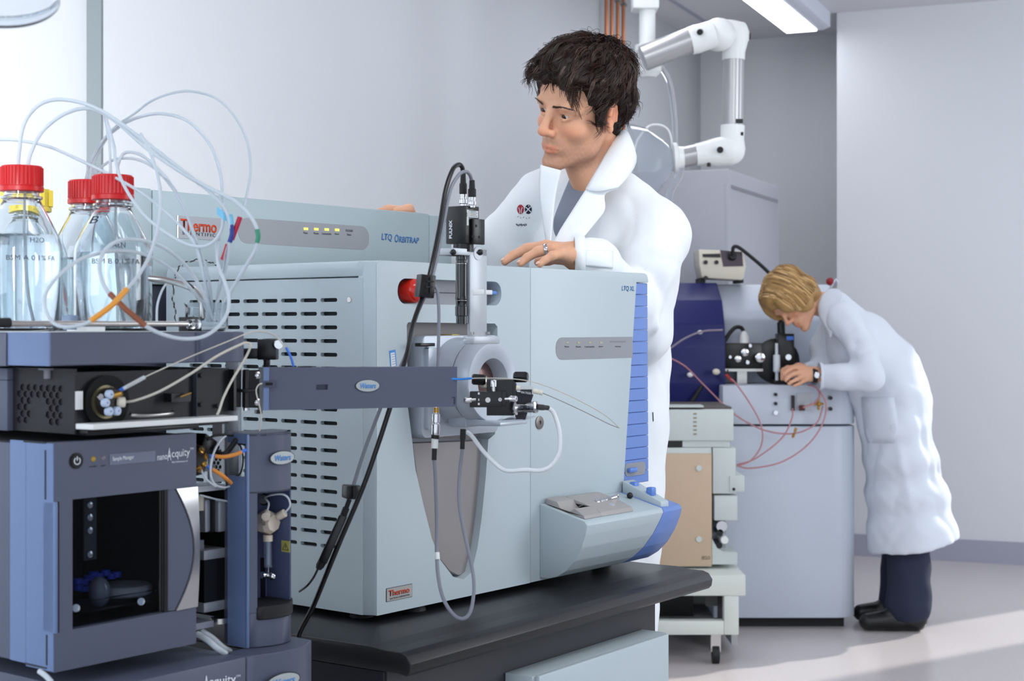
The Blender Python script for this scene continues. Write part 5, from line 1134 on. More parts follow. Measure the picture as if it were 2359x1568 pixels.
for px, py in ((1090, 544), (1103, 546), (1096, 520)): MB().cyl(K.p(px, py, -.006), K.p(px, py, -.0066), .0022, seg=12).build('screw', blackr, cm)
# lens tube
lensf = Fr(at(1063, 588, 2.335)); lt_ = thing('lens_tube', 'long black zoom lens hanging under the camera beside the silver bracket', 'lens', lensf)
zl_ = ZZ(746, 2.335)-lensf.O.z
MB().lathe([(.0075, 0), (.0075, .03), (.0085, .035), (.0085, .08), (.0078, .09), (.0078, .12), (.0088, .125), (.0088, .60), (.0092, .61), (.0092, .66), (.0087, .67), (.0087, .74), (.0095, .75), (.0095, .88), (.0082, .89), (.0082, 1), (.006, 1)], (0, 0, .002), (0, 0, zl_), 30).build('barrel', mat('lens_black', '#0d0d0f', .2, coat=.5), lt_, 30)
MB().lathe([(.0089, 0), (.0089, 1)], (0, 0, zl_*.12), (0, 0, zl_*.125), 30).build('silver_ring', steel, lt_)
MB().lathe([(.0093, 0), (.0093, 1)], (0, 0, zl_*.655), (0, 0, zl_*.66), 30).build('silver_ring', steel, lt_)
for px, py in ((1044, 581), (1106, 581)):
    kf_ = Fr(at(px, py, 2.30)); t = thing('thumb_screw', ('left' if px < 1080 else 'right')+' round black thumb screw clamping the camera to the bracket', 'screw', kf_, 'thumb screws on the bracket')
    MB().ball((0, 0, 0), .0047, 14).build('knob', blackm, t); MB().cyl((0, 0, 0), (-.004, .012, 0), .002).build('shank', blackm, t)
# silver bracket
KB = Fr(at(1083, 780, 2.335), U); sb = thing('camera_bracket', 'silver angle bracket holding camera and lens above the round source', 'bracket', KB)
bz = KB.p(1083, 573).z; bx1 = KB.p(1122, 700).x; byl = KB.px(1076, 700).y
br_m = mat('bracket_silver', '#b9bec4', .35, .2, bump=.05, scale=600)
box('upright', br_m, sb, 0, bx1, 0, max(.006, byl), .0, bz, bev=.001)
box('top_plate', br_m, sb, KB.p(1034, 580, .0).x+.012, bx1, .0, .040, bz-.010, bz, bev=.001)
box('top_arm', br_m, sb, KB.p(1050, 580, .01).x, .004, .004, .036, bz-.010, bz, bev=.001)
MB().lathe([(.0085, 0), (.010, .3), (.010, 1)], (bx1*.45, .001, bz-.006), (bx1*.45, -.0008, bz-.006), 24).build('slot_ring', br_m, sb)
box('foot', br_m, sb, -.001, KB.p(1143, 775).x, -.008, .014, -.008, .004, bev=.002)
for px in (1089, 1125): MB().cyl(KB.p(px, 770, -.002), KB.p(px, 764, -.002), .0028, seg=6).build('bolt', steel, sb)
f_ = Fr(at(1100, 673, 2.32)); t = thing('slide_latch', 'small white latch clipped across the silver bracket', 'latch', f_)
MB().hexa([V(q) for q in ((-.007, -.003, -.0045), (.010, .001, -.0035), (.010, .006, -.0035), (-.007, .004, -.0045), (-.007, -.003, .0045), (.010, .001, .0045), (.010, .006, .0045), (-.007, .004, .0045))], .001).build('body', whitem, t)
MB().hexa([V(q) for q in ((.012, .001, -.0035), (.022, .008, -.0035), (.022, .012, -.0035), (.012, .006, -.0035), (.012, .001, .0035), (.022, .008, .0035), (.022, .012, .0035), (.012, .006, .0035))], .001).build('tab', whitem, t)
# connectors and cables of the camera
def conn(px, y0, y1, y2, Zc, mt, lab, r):
    f_ = Fr(at(px, y1, Zc)); t = thing('cable_connector', lab, 'connector', f_, 'connectors on top of the camera')
    u = FP/Zc; MB().lathe([(r*.8, 0), (r*.8, .2), (r*1.15, .25), (r*1.15, .55), (r*.9, .6), (r, .95), (r*.8, 1)], (0, 0, -(y2-y1)/u), (0, 0, 0), 20).build('metal_shell', chrome, t)
    MB().lathe([(r*1.05, 0), (r*1.05, .45), (r*.8, .5), (r*.7, 1)], (0, 0, 0), (0, 0, (y1-y0)/u), 16).build('boot', blackr, t)
conn(1067, 396, 446, 476, 2.34, chrome, 'left camera connector with the longer black boot', .0055)
conn(1087.5, 415, 453, 478, 2.33, chrome, 'right camera connector with the shorter black boot', .0058)
def cable(label, pts, r, mt, name='cable', **k): return wire(label, pts, r, mt, name=name, cat='cable', **k)
blk = mat('cable_black', '#0e0e10', .3); gry = mat('cable_grey', '#7f828c', .45)
cable('thick black cable arching from the camera down past the pale cover to the bench', [(1067, 398, 2.34), (1064, 384, 2.33), (1055, 379, 2.32), (1042, 392, 2.30), (1026, 440, 2.28), (1013, 520, 2.26), (997, 600, 2.24), (982, 660, 2.22), (952, 745, 2.20), (938, 813, 2.18), (920, 870, 2.17), (897, 943, 2.17), (872, 1020, 2.17), (836, 1122, 2.17), (785, 1242, 2.18), (752, 1322, 2.19), (721, 1397, 2.21), (690, 1458, 2.24), (682, 1500, 2.24)], .0036, blk)
cable('grey cable beside the thick black one, running through both ferrite clamps', [(1087, 416, 2.33), (1082, 402, 2.32), (1072, 395, 2.31), (1056, 404, 2.30), (1037, 440, 2.285), (1021, 520, 2.265), (1005, 600, 2.245), (990, 655, 2.225), (958, 730, 2.21), (946, 785, 2.20), (925, 840, 2.195), (895, 895, 2.19), (868, 962, 2.19), (838, 1042, 2.19), (815, 1115, 2.19), (804, 1152, 2.19)], .0028, gry)
cable('second grey cable, from the upper ferrite clamp down to the silver plug', [(1000, 655, 2.215), (1008, 672, 2.215), (1011, 720, 2.215), (1010, 800, 2.215), (1008, 880, 2.215), (1005, 930, 2.215), (1003, 950, 2.215)], .0024, gry)
t = thing('ferrite_clamp', 'upper black ferrite clamp closed round the camera cables beside the red cap', 'clamp', Fr(at(980, 658, 2.212), V((.8, .6, 0))), 'ferrite clamps')
MB().hexa([V(q) for q in ((-.017, -.009, -.0155), (.009, -.009, -.018), (.014, .012, -.018), (-.012, .012, -.0155), (-.012, -.009, .0165), (.013, -.009, .0145), (.018, .012, .0145), (-.007, .012, .0165))], .0015).build('shell', blackm, t)
m = MB(); m.box(-.006, .006, -.0105, -.009, -.003, -.001); m.box(-.004, .008, -.0105, -.009, .005, .007); m.box(.001, .002, -.0105, -.009, -.012, .012); m.build('latch', blackr, t)
t = thing('ferrite_clamp', 'lower black ferrite clamp on the cables at the corner of the pale spectrometer', 'clamp', Fr(at(808, 1131, 2.19), V((.8, .6, 0))), 'ferrite clamps')
MB().hexa([V(q) for q in ((-.012, -.010, -.010), (.010, -.010, -.012), (.012, .010, -.010), (-.010, .010, -.009), (-.012, -.010, .009), (.012, -.010, .008), (.014, .010, .008), (-.009, .010, .010))], .0025).build('shell', blackm, t)
m = MB(); m.box(-.003, .003, -.0115, -.01, -.008, .008); m.build('latch', blackr, t)
f_ = Fr(at(765, 1240, 2.19)); t = thing('inline_controller', 'black inline cable box hanging among the cables by the bench edge', 'controller', f_)
def I_(px, py, Zc=2.19): return f_.L(at(px, py, Zc))
m = MB(); m.hexa([I_(732, 1292, 2.18), I_(752, 1300, 2.18), I_(752, 1300, 2.20), I_(732, 1292, 2.20), I_(782, 1184, 2.18), I_(800, 1190, 2.18), I_(800, 1190, 2.20), I_(782, 1184, 2.20)], .002); m.build('box', blackm, t)
MB().lathe([(.005, 0), (.005, .5), (.0035, .55), (.0035, 1)], I_(790, 1190), I_(805, 1150), 14).build('strain_relief', blackr, t)
MB().lathe([(.0062, 0), (.006, .6), (.004, 1)], I_(743, 1292), I_(733, 1310), 14).build('strain_relief', blackr, t)
tube('thin_lead', blk, t, [I_(733, 1308), I_(722, 1330), I_(708, 1348), I_(690, 1362, 2.21)], .0016)
# plug, sleeve and grey loop below
f_ = Fr(at(1003, 990, 2.215)); t = thing('coaxial_plug', 'gold and silver coaxial plug hanging in front of the taupe niche', 'plug', f_)
def J_(px, py): return f_.L(at(px, py, 2.215))
MB().lathe([(.0035, 0), (.0035, .25), (.0058, .27), (.0058, .55), (.0045, .58), (.0062, .62), (.0062, .9), (.0055, 1)], J_(1005, 935), J_(1003, 1002), 18).build('metal_shell', chrome, t)
MB().cyl(J_(1005, 938), J_(1005, 950), .0038, seg=14).build('gold_sleeve', brass, t)
MB().cyl(J_(1003, 1001), J_(1002, 1010), .0058, seg=14).build('black_collar', blackr, t)
MB().cyl(J_(1002, 1009), J_(1001, 1032), .0050, seg=14).build('white_label', whitem, t)
MB().cyl(J_(1001, 1032), J_(1000, 1059), .0036, seg=14).build('boot', blackr, t)
MB().cyl(J_(1067, 988), J_(1066, 1012), .0042, seg=14).build('right_boot', blackr, t)
MB().cyl(J_(1066, 1012), J_(1065, 1034), .0034, seg=14).build('right_boot', blackr, t)
cable('grey cable hanging in a long loop below the round source onto the bench', [(1000, 1056, 2.215), (1003, 1100, 2.215), (1006, 1200, 2.22), (1006, 1270, 2.215), (1010, 1330, 2.20), (1022, 1380, 2.175), (1045, 1415, 2.16), (1068, 1424, 2.155), (1085, 1404, 2.16), (1092, 1350, 2.175), (1086, 1300, 2.19), (1070, 1230, 2.20), (1058, 1160, 2.205), (1058, 1100, 2.21), (1065, 1035, 2.215)], .0027, gry, parts=(('white_band', whitem, [(1007, 1272, 2.214), (1008, 1288, 2.211)], .0034),))
cable('white cable looping from the silver connector round to the bottom of the round source', [(1262, 939, 2.20), (1275, 950, 2.20), (1287, 985, 2.20), (1290, 1015, 2.20), (1287, 1045, 2.20), (1270, 1072, 2.20), (1245, 1083, 2.20), (1210, 1082, 2.20), (1165, 1083, 2.205), (1135, 1062, 2.21), (1110, 1035, 2.215), (1090, 1008, 2.225), (1077, 995, 2.24)], .0031, mat('cable_white', '#e6e9ec', .4))
# small blue note stuck on the pale front
q = G.p(905, 823, 0); t = thing('paper_note', 'small blue edged paper note stuck to the pale front above the long panel', 'note', G)
MB().prism([G.p(*p_, -.0006) for p_ in ((897, 808), (911, 805), (914, 842), (900, 845))], (0, .0004, 0)).build('blue_tape', mat('note_blue', '#3f8fd6', .5), t)
MB().prism([G.p(*p_, -.0010) for p_ in ((900, 813), (909, 811), (912, 842), (902, 845))], (0, .0004, 0)).build('paper', whitem, t)
m = MB()
for i in range(5): a = G.p(902+i*.4, 817+i*5.5, -.0011); b_ = G.p(909+i*.4, 815+i*5.5, -.0011); m.tube([a, b_], .0004, 4, smooth=False)
m.build('handwriting', inkb, t)
# ---------------- black positioning stage in front of the source ----------------
Zn = 2.17; nf = Fr(at(1135, 920, Zn)); ns = thing('positioning_stage', 'black precision stage with silver thumb screws in front of the round source', 'positioning stage', nf)
def N_(px, py, d=0): return nf.L(at(px, py, Zn+d))
def nbox(nm, mt, px0, px1, pya, pyb, d0, d1, bev=.0008):
    return box(nm, mt, ns, N_(px0, 0, d0).x, N_(px1, 0, d0).x, d0, d1, N_(0, pyb, d0).z, N_(0, pya, d0).z, bev=bev)
nbox('front_block', blackm, 1082, 1156, 902, 938, 0, .022)
nbox('side_block', blackm, 1148, 1166, 901, 936, .003, .024)
nbox('rear_block', blackm, 1121, 1182, 874, 957, .024, .05)
m = MB(); m.prism([N_(1182, 875, .026), N_(1190, 884, .026), N_(1192, 930, .026), N_(1184, 957, .026), N_(1175, 957, .026), N_(1175, 875, .026)], (0, .026, 0), .0008, 1); m.build('rear_block', blackm, ns)
def knob(a, b_, r, mt=chrome, nm='thumb_screw'):
    o = MB().lathe([(r*.55, 0), (r*.55, .4), (r, .42), (r, .95), (r*.85, 1), (r*.4, 1), (r*.4, .9), (0, .9)], a, b_, 20).build(nm, mt, ns, 40); return o
knob(N_(1137, 901, .008), N_(1137, 875, .008), .0042)
knob(N_(1095, 920, -.001), N_(1070, 922, -.008), .0040)
knob(N_(1164, 919, -.001), N_(1190, 918, -.008), .0044)
MB().lathe([(.0036, 0), (.0036, 1), (.002, 1), (.0018, .6), (0, .6)], N_(1124, 921, 0), N_(1124, 921, -.002), 16).build('set_screw', steel, ns)
m = MB()
for px, py in ((1103, 906), (1103, 930)): m.box(N_(px-2, 0).x, N_(px+2, 0).x, -.0006, 0, N_(0, py+2.5).z, N_(0, py-2.5).z)
m.box(N_(1102, 0).x, N_(1104, 0).x, -.0006, 0, N_(0, 923).z, N_(0, 918).z); m.build('scale_marks', steel, ns)
MB().lathe([(.0025, 0), (.0025, 1), (.0015, 1), (.0015, 0)], N_(1152, 920, -.001), N_(1152, 920, -.003), 14).build('brass_eye', steel, ns)
for a, b_, l_ in (((1087, 873, .03), (1119, 875, .03), 0), ((1184, 868, .05), (1216, 868, .045), 1)):
    MB().lathe([(.006, 0), (.008, .12), (.008, .85), (.006, 1)], N_(*a), N_(*b_), 10).build('black_knob', blackm, ns, 20)
m = MB(); m.lathe([(.007, 0), (.0098, .04), (.0098, .1), (.0075, .14), (.0068, .2), (.0068, .55), (.0075, .6), (.0075, .85), (.0085, .88), (.0085, .97), (.006, 1)], N_(1186, 940, .02), N_(1237, 937, .0), 22); m.build('connector_shell', chrome, ns)
MB().lathe([(.0042, 0), (.0042, .6), (.0035, .65), (.0035, 1)], N_(1235, 937, .0), N_(1262, 939, .03), 14).build('connector_boot', blackr, ns)
box('tee_body', mat('tee_white', '#c9cccb', .4), ns, N_(1199, 0).x, N_(1228, 0).x, .02, .028, N_(0, 904).z, N_(0, 891).z)
box('tee_label', blackm, ns, N_(1199, 0).x, N_(1226, 0).x, .0192, .0202, N_(0, 908).z, N_(0, 898).z)
text('lettering', 'P/N 710-D', inkw, ns, (N_(1201, 0).x, .0190, N_(0, 907).z), (1, 0, -.12), (0, 0, 1), width=.0135, height=.003)
for a, b_ in (((1189, 893, .024), (1199, 894, .024)), ((1228, 900, .024), (1241, 903, .024)), ((1242, 903, .024), (1250, 905, .024))): MB().cyl(N_(*a), N_(*b_), .0036, seg=14).build('beige_fitting', creamm, ns)
foam = mat('grey_foam', '#33323a', .9, bump=.8, scale=900, var=.5)
m = MB(); m.prism([N_(1190, 903, .022), N_(1229, 909, .022), N_(1222, 931, .022), N_(1192, 929, .022)], (0, .02, 0), .001); m.prism([N_(1186, 955, .024), N_(1216, 948, .024), N_(1210, 967, .024), N_(1188, 962, .024)], (0, .02, 0), .001); m.build('foam_pad', foam, ns)
m = MB(); m.hexa([N_(1155, 972, .02), N_(1210, 968, .03), N_(1233, 960, .06), N_(1180, 960, .06), N_(1155, 968, .02), N_(1210, 965, .03), N_(1233, 957, .06), N_(1180, 957, .06)]); m.build('stage_base', lts, ns)
# ---------------- people ----------------
def skinmat(name, col, bump=.12):
    m = mat(name, col, .48, bump=bump, scale=320, var=.05); b = m.node_tree.nodes['Principled BSDF']
    nt = m.node_tree; at_ = nt.nodes.new('ShaderNodeAttribute'); at_.attribute_name = 'tone'; mx = nt.nodes.new('ShaderNodeMix'); mx.data_type = 'RGBA'; mx.blend_type = 'MULTIPLY'; mx.inputs[0].default_value = 1
    old = [l for l in nt.links if l.to_socket == b.inputs['Base Color']][0].from_socket; nt.links.new(old, mx.inputs[6]); nt.links.new(at_.outputs['Color'], mx.inputs[7]); nt.links.new(mx.outputs[2], b.inputs['Base Color'])
    b.inputs['Subsurface Weight'].default_value = .12; b.inputs['Subsurface Radius'].default_value = (.01, .004, .002); b.inputs['Subsurface Scale'].default_value = .6
    return m
skin = skinmat('skin', '#dba585'); 
nailm = mat('nails', '#e0b4a4', .3, var=.02)
def rotm(y, p, r):
    return M.Rotation(y, 3, 'Z') @ M.Rotation(p, 3, 'X') @ M.Rotation(r, 3, 'Y')
class Hd:                                # head frame: x person's right, y forward, z up
    def __init__(s, R_, t, sc_): s.R, s.t, s.s = R_, V(t), sc_
    def w(s, *p): return s.t+s.R @ (V(p)*s.s)
def head_sdf(v, h, o=V((0, 0, 0)), male=True):
    Rm_ = [list(r) for r in h.R]; c = lambda *p: h.w(*p)-o; k_ = h.s
    E = lambda p, r, k=.01, cut=False, R2=None: v.ell(c(*p), [x*k_ for x in r], k, [list(q) for q in (h.R @ R2)] if R2 else Rm_, cut)
    Cn = lambda a, b, r1, r2=None, k=.006, cut=False: v.cone(c(*a), c(*b), r1*k_, (r2 if r2 else r1)*k_, k, cut)
    E((0, -.008, .04), (.076, .1, .086)); E((0, .028, -.02), (.062, .063, .092), .02)
    E((0, .045, .045), (.062, .048, .05), .02)
    for s in (-1, 1):
        Cn((s*.052, -.002, -.045), (s*.046, .02, -.078), .018, .016, .02); Cn((s*.046, .02, -.078), (s*.012, .078, -.108), .016, .014, .02)
        E((s*.041, .058, -.030), (.022, .022, .019), .016)
        Cn((s*.014, .089, .021), (s*.034, .088, .023), .0085, .0085, .010); Cn((s*.034, .088, .023), (s*.054, .068, .015), .0085, .008, .010)
        E((s*.032, .102, .005), (.018, .017, .012), .009, True)
        E((s*.031, .071, .004), (.0172, .0165, .0150), .004)
        E((s*.0315, .089, .0026), (.0140, .014, .0041), .0014, True)
        Cn((s*.020, .084, .0105), (s*.031, .0885, .0125), .0032, .0036, .003); Cn((s*.031, .0885, .0125), (s*.045, .080, .006), .0036, .003, .003)
        Cn((s*.020, .083, -.002), (s*.031, .0865, -.006), .0022, .0028, .003); Cn((s*.031, .0865, -.006), (s*.043, .080, -.001), .0028, .002, .003)
        E((s*.0125, .100, -.036), (.0085, .011, .0085), .006)
        E((s*.0075, .107, -.0435), (.0035, .006, .003), .002, True)
        Cn((s*.022, .093, -.040), (s*.031, .080, -.064), .0015, .0015, .010, True)
        # ear
        Re = M.Rotation(R(-s*22), 3, 'Z') @ M.Rotation(R(-10), 3, 'X')
        ec = (s*.077, -.008, -.004)
        E(ec, (.007, .019, .031), .005, False, Re)
        pr_ = [V((s*.002, -.002+.018*math.cos(a), .002+.028*math.sin(a))) for a in [R(x) for x in (20, 60, 100, 140, 180, 215)]]
        pr_ = [V(ec)+Re @ q+V((s*.004, 0, 0)) for q in pr_]
        for a, b in zip(pr_, pr_[1:]): Cn(a, b, .0046, .0046, .002)
        q = V(ec)+Re @ V((s*.007, .003, .0)); E(q, (.0075, .0095, .016), .0025, True)
        q = V(ec)+Re @ V((s*.002, .006, -.026)); E(q, (.006, .008, .009), .004)
    Cn((0, .088, .018), (0, .095, .004), .0075, .0070, .010); Cn((0, .095, .004), (0, .114, -.026), .0070, .0090, .009)
    E((0, .1145, -.032), (.0110, .0115, .0098), .006)
    E((0, .068, -.066), (.034, .030, .030), .016)
    E((0, .083, -.104), (.020, .017, .017), .012); E((0, .100, -.092), (.022, .008, .004), .010, True)
    Cn((-.024, .088, -.070), (0, .0985, -.0655), .0036, .0046, .003); Cn((.024, .088, -.070), (0, .0985, -.0655), .0036, .0046, .003)
    Cn((-.019, .090, -.0755), (0, .0965, -.0770), .0046, .0058, .003); Cn((.019, .090, -.0755), (0, .0965, -.0770), .0046, .0058, .003)
    Cn((-.026, .092, -.0722), (0, .1065, -.0712), .0012, .0012, .0015, True); Cn((.026, .092, -.0722), (0, .1065, -.0712), .0012, .0012, .0015, True)
    Cn((0, .103, -.052), (0, .106, -.060), .0012, .0018, .006, True)
def tone(me, h, o, stubble=1.0):
    """natural colouring of the face: lips, cheeks, nose, ears and the beard shadow of the jaw"""
    n = len(me.vertices); co = np.zeros(n*3); me.vertices.foreach_get('co', co); co = co.reshape(-1, 3)+np.array(o)
    q = (co-np.array(h.t)) @ np.array(h.R)/h.s; x, y, z = q.T; ax = np.abs(x); c = np.ones((n, 3))
    sg = lambda v, w_: 1/(1+np.exp(-np.clip(v/w_, -30, 30)))
    g = lambda a, b_, cc, ra, rb_, rc_: np.exp(-(((a-b_[0])/ra)**2+((cc-b_[1])/rb_)**2))
    head = sg(.16-np.abs(z), .004)*(ax < .1)*(np.abs(y) < .16)
    def mixc(w_, col): 
        nonlocal c; c = c*(1-w_[:, None])+np.array(col)*w_[:, None]*1.0
    jaw = sg(-.047-z, .006)*sg(y-.005+.25*(-.05-z), .008)*sg(z+.13, .01); clear = np.exp(-(((ax-.040)/.020)**2+((z+.045)/.022)**2)*1.0)
    st = np.clip(jaw*(1-.7*clear)*(.75+.25*vnoise(co, 4, 500)), 0, 1)*stubble
    mixc(head*st*.8, (.62, .62, .66)); goat = np.exp(-(((ax-.018)/.014)**2+((z+.108)/.016)**2))*(y > .03)+np.exp(-(((ax-.016)/.014)**2+((z+.056)/.006)**2))*(y > .08)
    mixc(head*np.clip(goat, 0, 1)*.5*stubble, (.50, .47, .50))
    mixc(head*.55*np.exp(-(((ax-.044)/.02)**2+((z+.030)/.016)**2))*(y > .03), (1.05, .74, .66))
    mixc(head*.5*np.exp(-((ax/.016)**2+((z+.034)/.014)**2))*(y > .10), (1.05, .72, .64))
    mixc(head*.6*(ax > .071)*sg(.02-y, .004)*np.exp(-(z/.04)**2), (1.05, .72, .62))
    mixc(head*.35*np.exp(-(((ax-.030)/.016)**2+((z-.012)/.008)**2))*(y > .05), (.80, .70, .70))
    lp = sg(.0225-ax, .0015)*sg(-.0618-.09*ax-z, .0007)*sg(z+.0835-.28*ax, .0008)*(y > .082)
    mixc(head*lp*.62, (.98, .56, .54)); ln_ = np.exp(-((z+.0715-.0*ax)/.0010)**2)*(ax < .026)*(y > .08); mixc(head*ln_*.7, (.45, .25, .25))
    a_ = me.color_attributes.new('tone', 'FLOAT_COLOR', 'POINT'); a_.data.foreach_set('color', np.concatenate([c, np.ones((n, 1))], 1).astype(np.float32).ravel())
def smooth_mesh(me, n=2, f=.5):
    b = bmesh.new(); b.from_mesh(me)
    for _ in range(n): bmesh.ops.smooth_vert(b, verts=b.verts, factor=f, use_axis_x=True, use_axis_y=True, use_axis_z=True)
    b.to_mesh(me); b.free()
def displace(me, fn):
    me.update(); N_ = np.zeros(len(me.vertices)*3); me.vertices.foreach_get('normal', N_); co = np.zeros(len(me.vertices)*3); me.vertices.foreach_get('co', co)
    co = co.reshape(-1, 3); N_ = N_.reshape(-1, 3); co = co+N_*fn(co)[:, None]; me.vertices.foreach_set('co', co.ravel()); me.update()
eyew = mat('eye_white', '#d8d2cc', .15, var=0); iris = mat('iris_brown', '#3a2416', .15, var=0); pup = mat('pupil', '#060505', .1, var=0)
def eyes(parent, h, o, gaze):
    for s in (-1, 1):
        c = h.w(s*.031, .0735, .0035)-o; e = MB().ball(c, .0125*h.s, 24).build('eye', eyew, parent, 180)
        g_ = (h.R @ V(gaze)).normalized(); MB().lathe([(.0064, 0), (.0060, .6), (.003, 1), (0, 1.05)], c+g_*.0108, c+g_*.0128, 20, cap=False).build('iris', iris, e, 180)
        MB().lathe([(.0026, 0), (.0020, 1), (0, 1.1)], c+g_*.0124, c+g_*.0131, 14, cap=False).build('pupil', pup, e, 180)
MO = V((.2, 3.34, 0)); mf = Fr(MO); ao = lambda px, py, Z: at(px, py, Z)-MO
man = thing('person', 'standing person in open white lab coat and grey shirt, hand on the pale spectrometer', 'person', mf)
H1 = Hd(rotm(R(131.7), R(-14.9), R(-19.2)), (.1432, 3.2, 1.669), .965)
hw = lambda *p: H1.w(*p)-MO
df = V((-.62, -.78, 0)).normalized(); dl = V((.78, -.62, 0)).normalized()     # facing, and towards his left
tr = [list(r) for r in M((dl, -df, V((0, 0, 1)))).transposed()]
body = Vol((-.55, -.60, -.01), (.42, .36, 1.90), .014, [((-.17, -.30, 1.46), (.10, .02, 1.86), .0027), ((-.24, -.50, 1.30), (-.03, -.26, 1.40), .0027), ((-.53, -.15, 1.42), (-.36, .12, 1.50), .005)])
head_sdf(body, H1, MO)
nb = ao(1388, 420, 3.30)
body.cone(hw(0, -.028, -.045), nb+V((.0, .0, .02)), .050, .056, .015); body.cone(hw(0, .02, -.085), nb+V((-.03, -.045, -.01)), .030, .036, .02)
body.cone(nb, nb+V((.0, .02, -.06)), .058, .09, .02)
ch = V((.010, -.005, 1.33)); SL, SR = V((.100, -.106, 1.405)), V((-.125, .085, 1.488))
body.ell(ch+V((-.02, 0, 0)), (.140, .09, .18), .03, tr); body.ell(V((-.02, .03, 1.10)), (.13, .09, .2), .03, tr); body.ell(V((-.03, .05, .95)), (.145, .10, .14), .03, tr)
body.cone(SL, SR, .045, .045, .03)
EL, WL = ao(1478, 772, 3.22), ao(1338, 592, 3.005); ER, WR = V((-.27, .18, 1.32)), V((-.385, .10, 1.412))
body.cone(SL, EL, .05, .04, .02); body.cone(EL, WL, .04, .028, .015); body.cone(SR, ER, .05, .04, .02); body.cone(ER, WR, .04, .028, .015)
for s in (-1, 1):
    hp = V((-.04, .06, .93))+dl*s*.075; kn = hp+V((-.02, 0, -.44)); an = kn+V((.01, .02, -.40))
    body.cone(hp, kn, .085, .055, .02); body.cone(kn, an, .055, .04, .02); body.cone(an, an+df*.12+V((0, 0, -.045)), .04, .03, .02)
# left hand resting on the pale instrument: unequal bent fingers, little finger nearest
fr_ = .0097
hand = [((1262, 570, 3.045), (1212, 573, 3.06), (1180, 588, 3.06), (1163, 603, 3.055), fr_), ((1258, 567, 3.005), (1218, 572, 3.015), (1184, 587, 3.015), (1163, 602, 3.01), fr_*1.03),
        ((1272, 573, 2.965), (1240, 579, 2.965), (1214, 593, 2.96), (1200, 606, 2.955), fr_), ((1292, 584, 2.93), (1272, 589, 2.915), (1255, 599, 2.91), (1243, 609, 2.905), fr_*.86)]
wl = ao(1330, 590, 3.0)
for a, b, c, d, r_ in hand:
    A_4 = [ao(*q)+V((0, 0, 0)) for q in (a, b, c, d)]
    body.cone(wl, A_4[0], .0235, r_*1.25, .012); body.chain(A_4, [r_*1.22, r_, r_*.86, r_*.78], .0035)
    body.ell(A_4[1], (r_*1.08,)*3, .003)
body.cone(wl+V((-.01, .02, .0)), ao(1285, 592, 3.06), .02, .014, .01); body.chain([ao(1290, 592, 3.06), ao(1262, 598, 3.09), ao(1240, 603, 3.10)], [.013, .011, .009], .006)
# right hand on top of the rear unit
wr = V((-.392, .085, 1.418)); tz = 1.460
for i in range(4):
    b0 = V((-.425-.004*i, .075-.022*i, tz+.007)); b1 = b0+V((-.028, -.006, .004)); b2 = b1+V((-.024, -.006, -.008))
    body.cone(wr, b0, .021, .010, .012); body.chain([b0, b1, b2], [.0105, .0095, .008], .004)
body.chain([wr+V((-.01, -.02, .01)), V((-.42, -.028, tz+.008)), V((-.445, -.04, tz+.004))], [.014, .011, .009], .006)
me, vv, ff = body.mesh('body'); smooth_mesh(me, 1, .4)
tone(me, H1, MO); link('body', me, skin, man, 180)
eyes(man, H1, MO, (.10, 1, -.30))
for i, (a, b, c, d, r_) in enumerate(hand):
    D, C4 = ao(*d), ao(*c); n_ = (D-C4).normalized(); up = V((-.1, -.25, .9)); up = (up-n_*up.dot(n_)).normalized()
    MB().ball(D+n_*.002+up*r_*.62, (.0048, .0042, .0022), 12, rot=M((n_, up.cross(n_), up)).transposed()).build('fingernail', nailm, man, 180)
a, b = ao(*hand[2][0]), ao(*hand[2][1]); ax_ = (b-a).normalized(); cc_ = a+(b-a)*.46
MB().lathe([(.0122, 0), (.0126, .1), (.0126, .9), (.0122, 1)], cc_-ax_*.0032, cc_+ax_*.0032, 36, cap=False).build('silver_ring', chrome, man, 180)['label'] = 'silver ring on the ring finger'
# eyebrows
hairm = mat('hair_dark', '#24150f', .5, var=.4, scale=60, spec=.35); hairb = mat('hair_brown', '#3d261a', .45, var=.2, scale=60)
rng = random.Random(7)
m = MB()
for s in (-1, 1):
    for k in range(110):
        t_ = rng.random(); x = s*(.013+.040*t_); y = .1035-.020*t_**1.8; z = .0215+.0035*math.sin(t_*3)-.002*t_+rng.uniform(-.0018, .0018)*(1.2-t_)
        m.tube([hw(x, y, z), hw(x+s*.004, y+.0005, z+.0022), hw(x+s*.008, y-.002, z+.0008)], .00045, 3, 2)
m.build('eyebrows', hairb, man)
# hair: a shaped mass with several hundred curly locks
hv_ = Vol(tuple(hw(0, 0, .03)-V((.16, .16, .15))), tuple(hw(0, 0, .03)+V((.16, .16, .17))), .0042)
rH = [list(r) for r in H1.R]
def HE(p, r, k=.012, cut=False): hv_.ell(hw(*p), r, k, rH, cut)
HE((0, -.018, .077), (.082, .096, .066)); HE((0, -.046, .022), (.079, .066, .076)); HE((0, .035, .108), (.066, .055, .032)); HE((-.030, .064, .084), (.036, .036, .030)); HE((.034, .066, .082), (.036, .036, .030))
for s in (-1, 1): HE((s*.066, .008, .052), (.020, .050, .038)); hv_.cone(hw(s*.070, .024, .03), hw(s*.070, .017, -.008), .010, .007, .006)
HE((0, -.058, -.045), (.050, .032, .035)); HE((0, .108, .008), (.085, .045, .058), .006, True); HE((-.086, -.012, -.004), (.036, .029, .040), .004, True); HE((.086, -.010, -.006), (.034, .027, .036), .004, True)
me, vv, ff = hv_.mesh('hair')
displace(me, lambda p: .0045*vnoise(p, 1, 60)+.0025*vnoise(p, 2, 140)+.001)
hair = link('hair', me, hairm, man, 180)
from mathutils.bvhtree import BVHTree
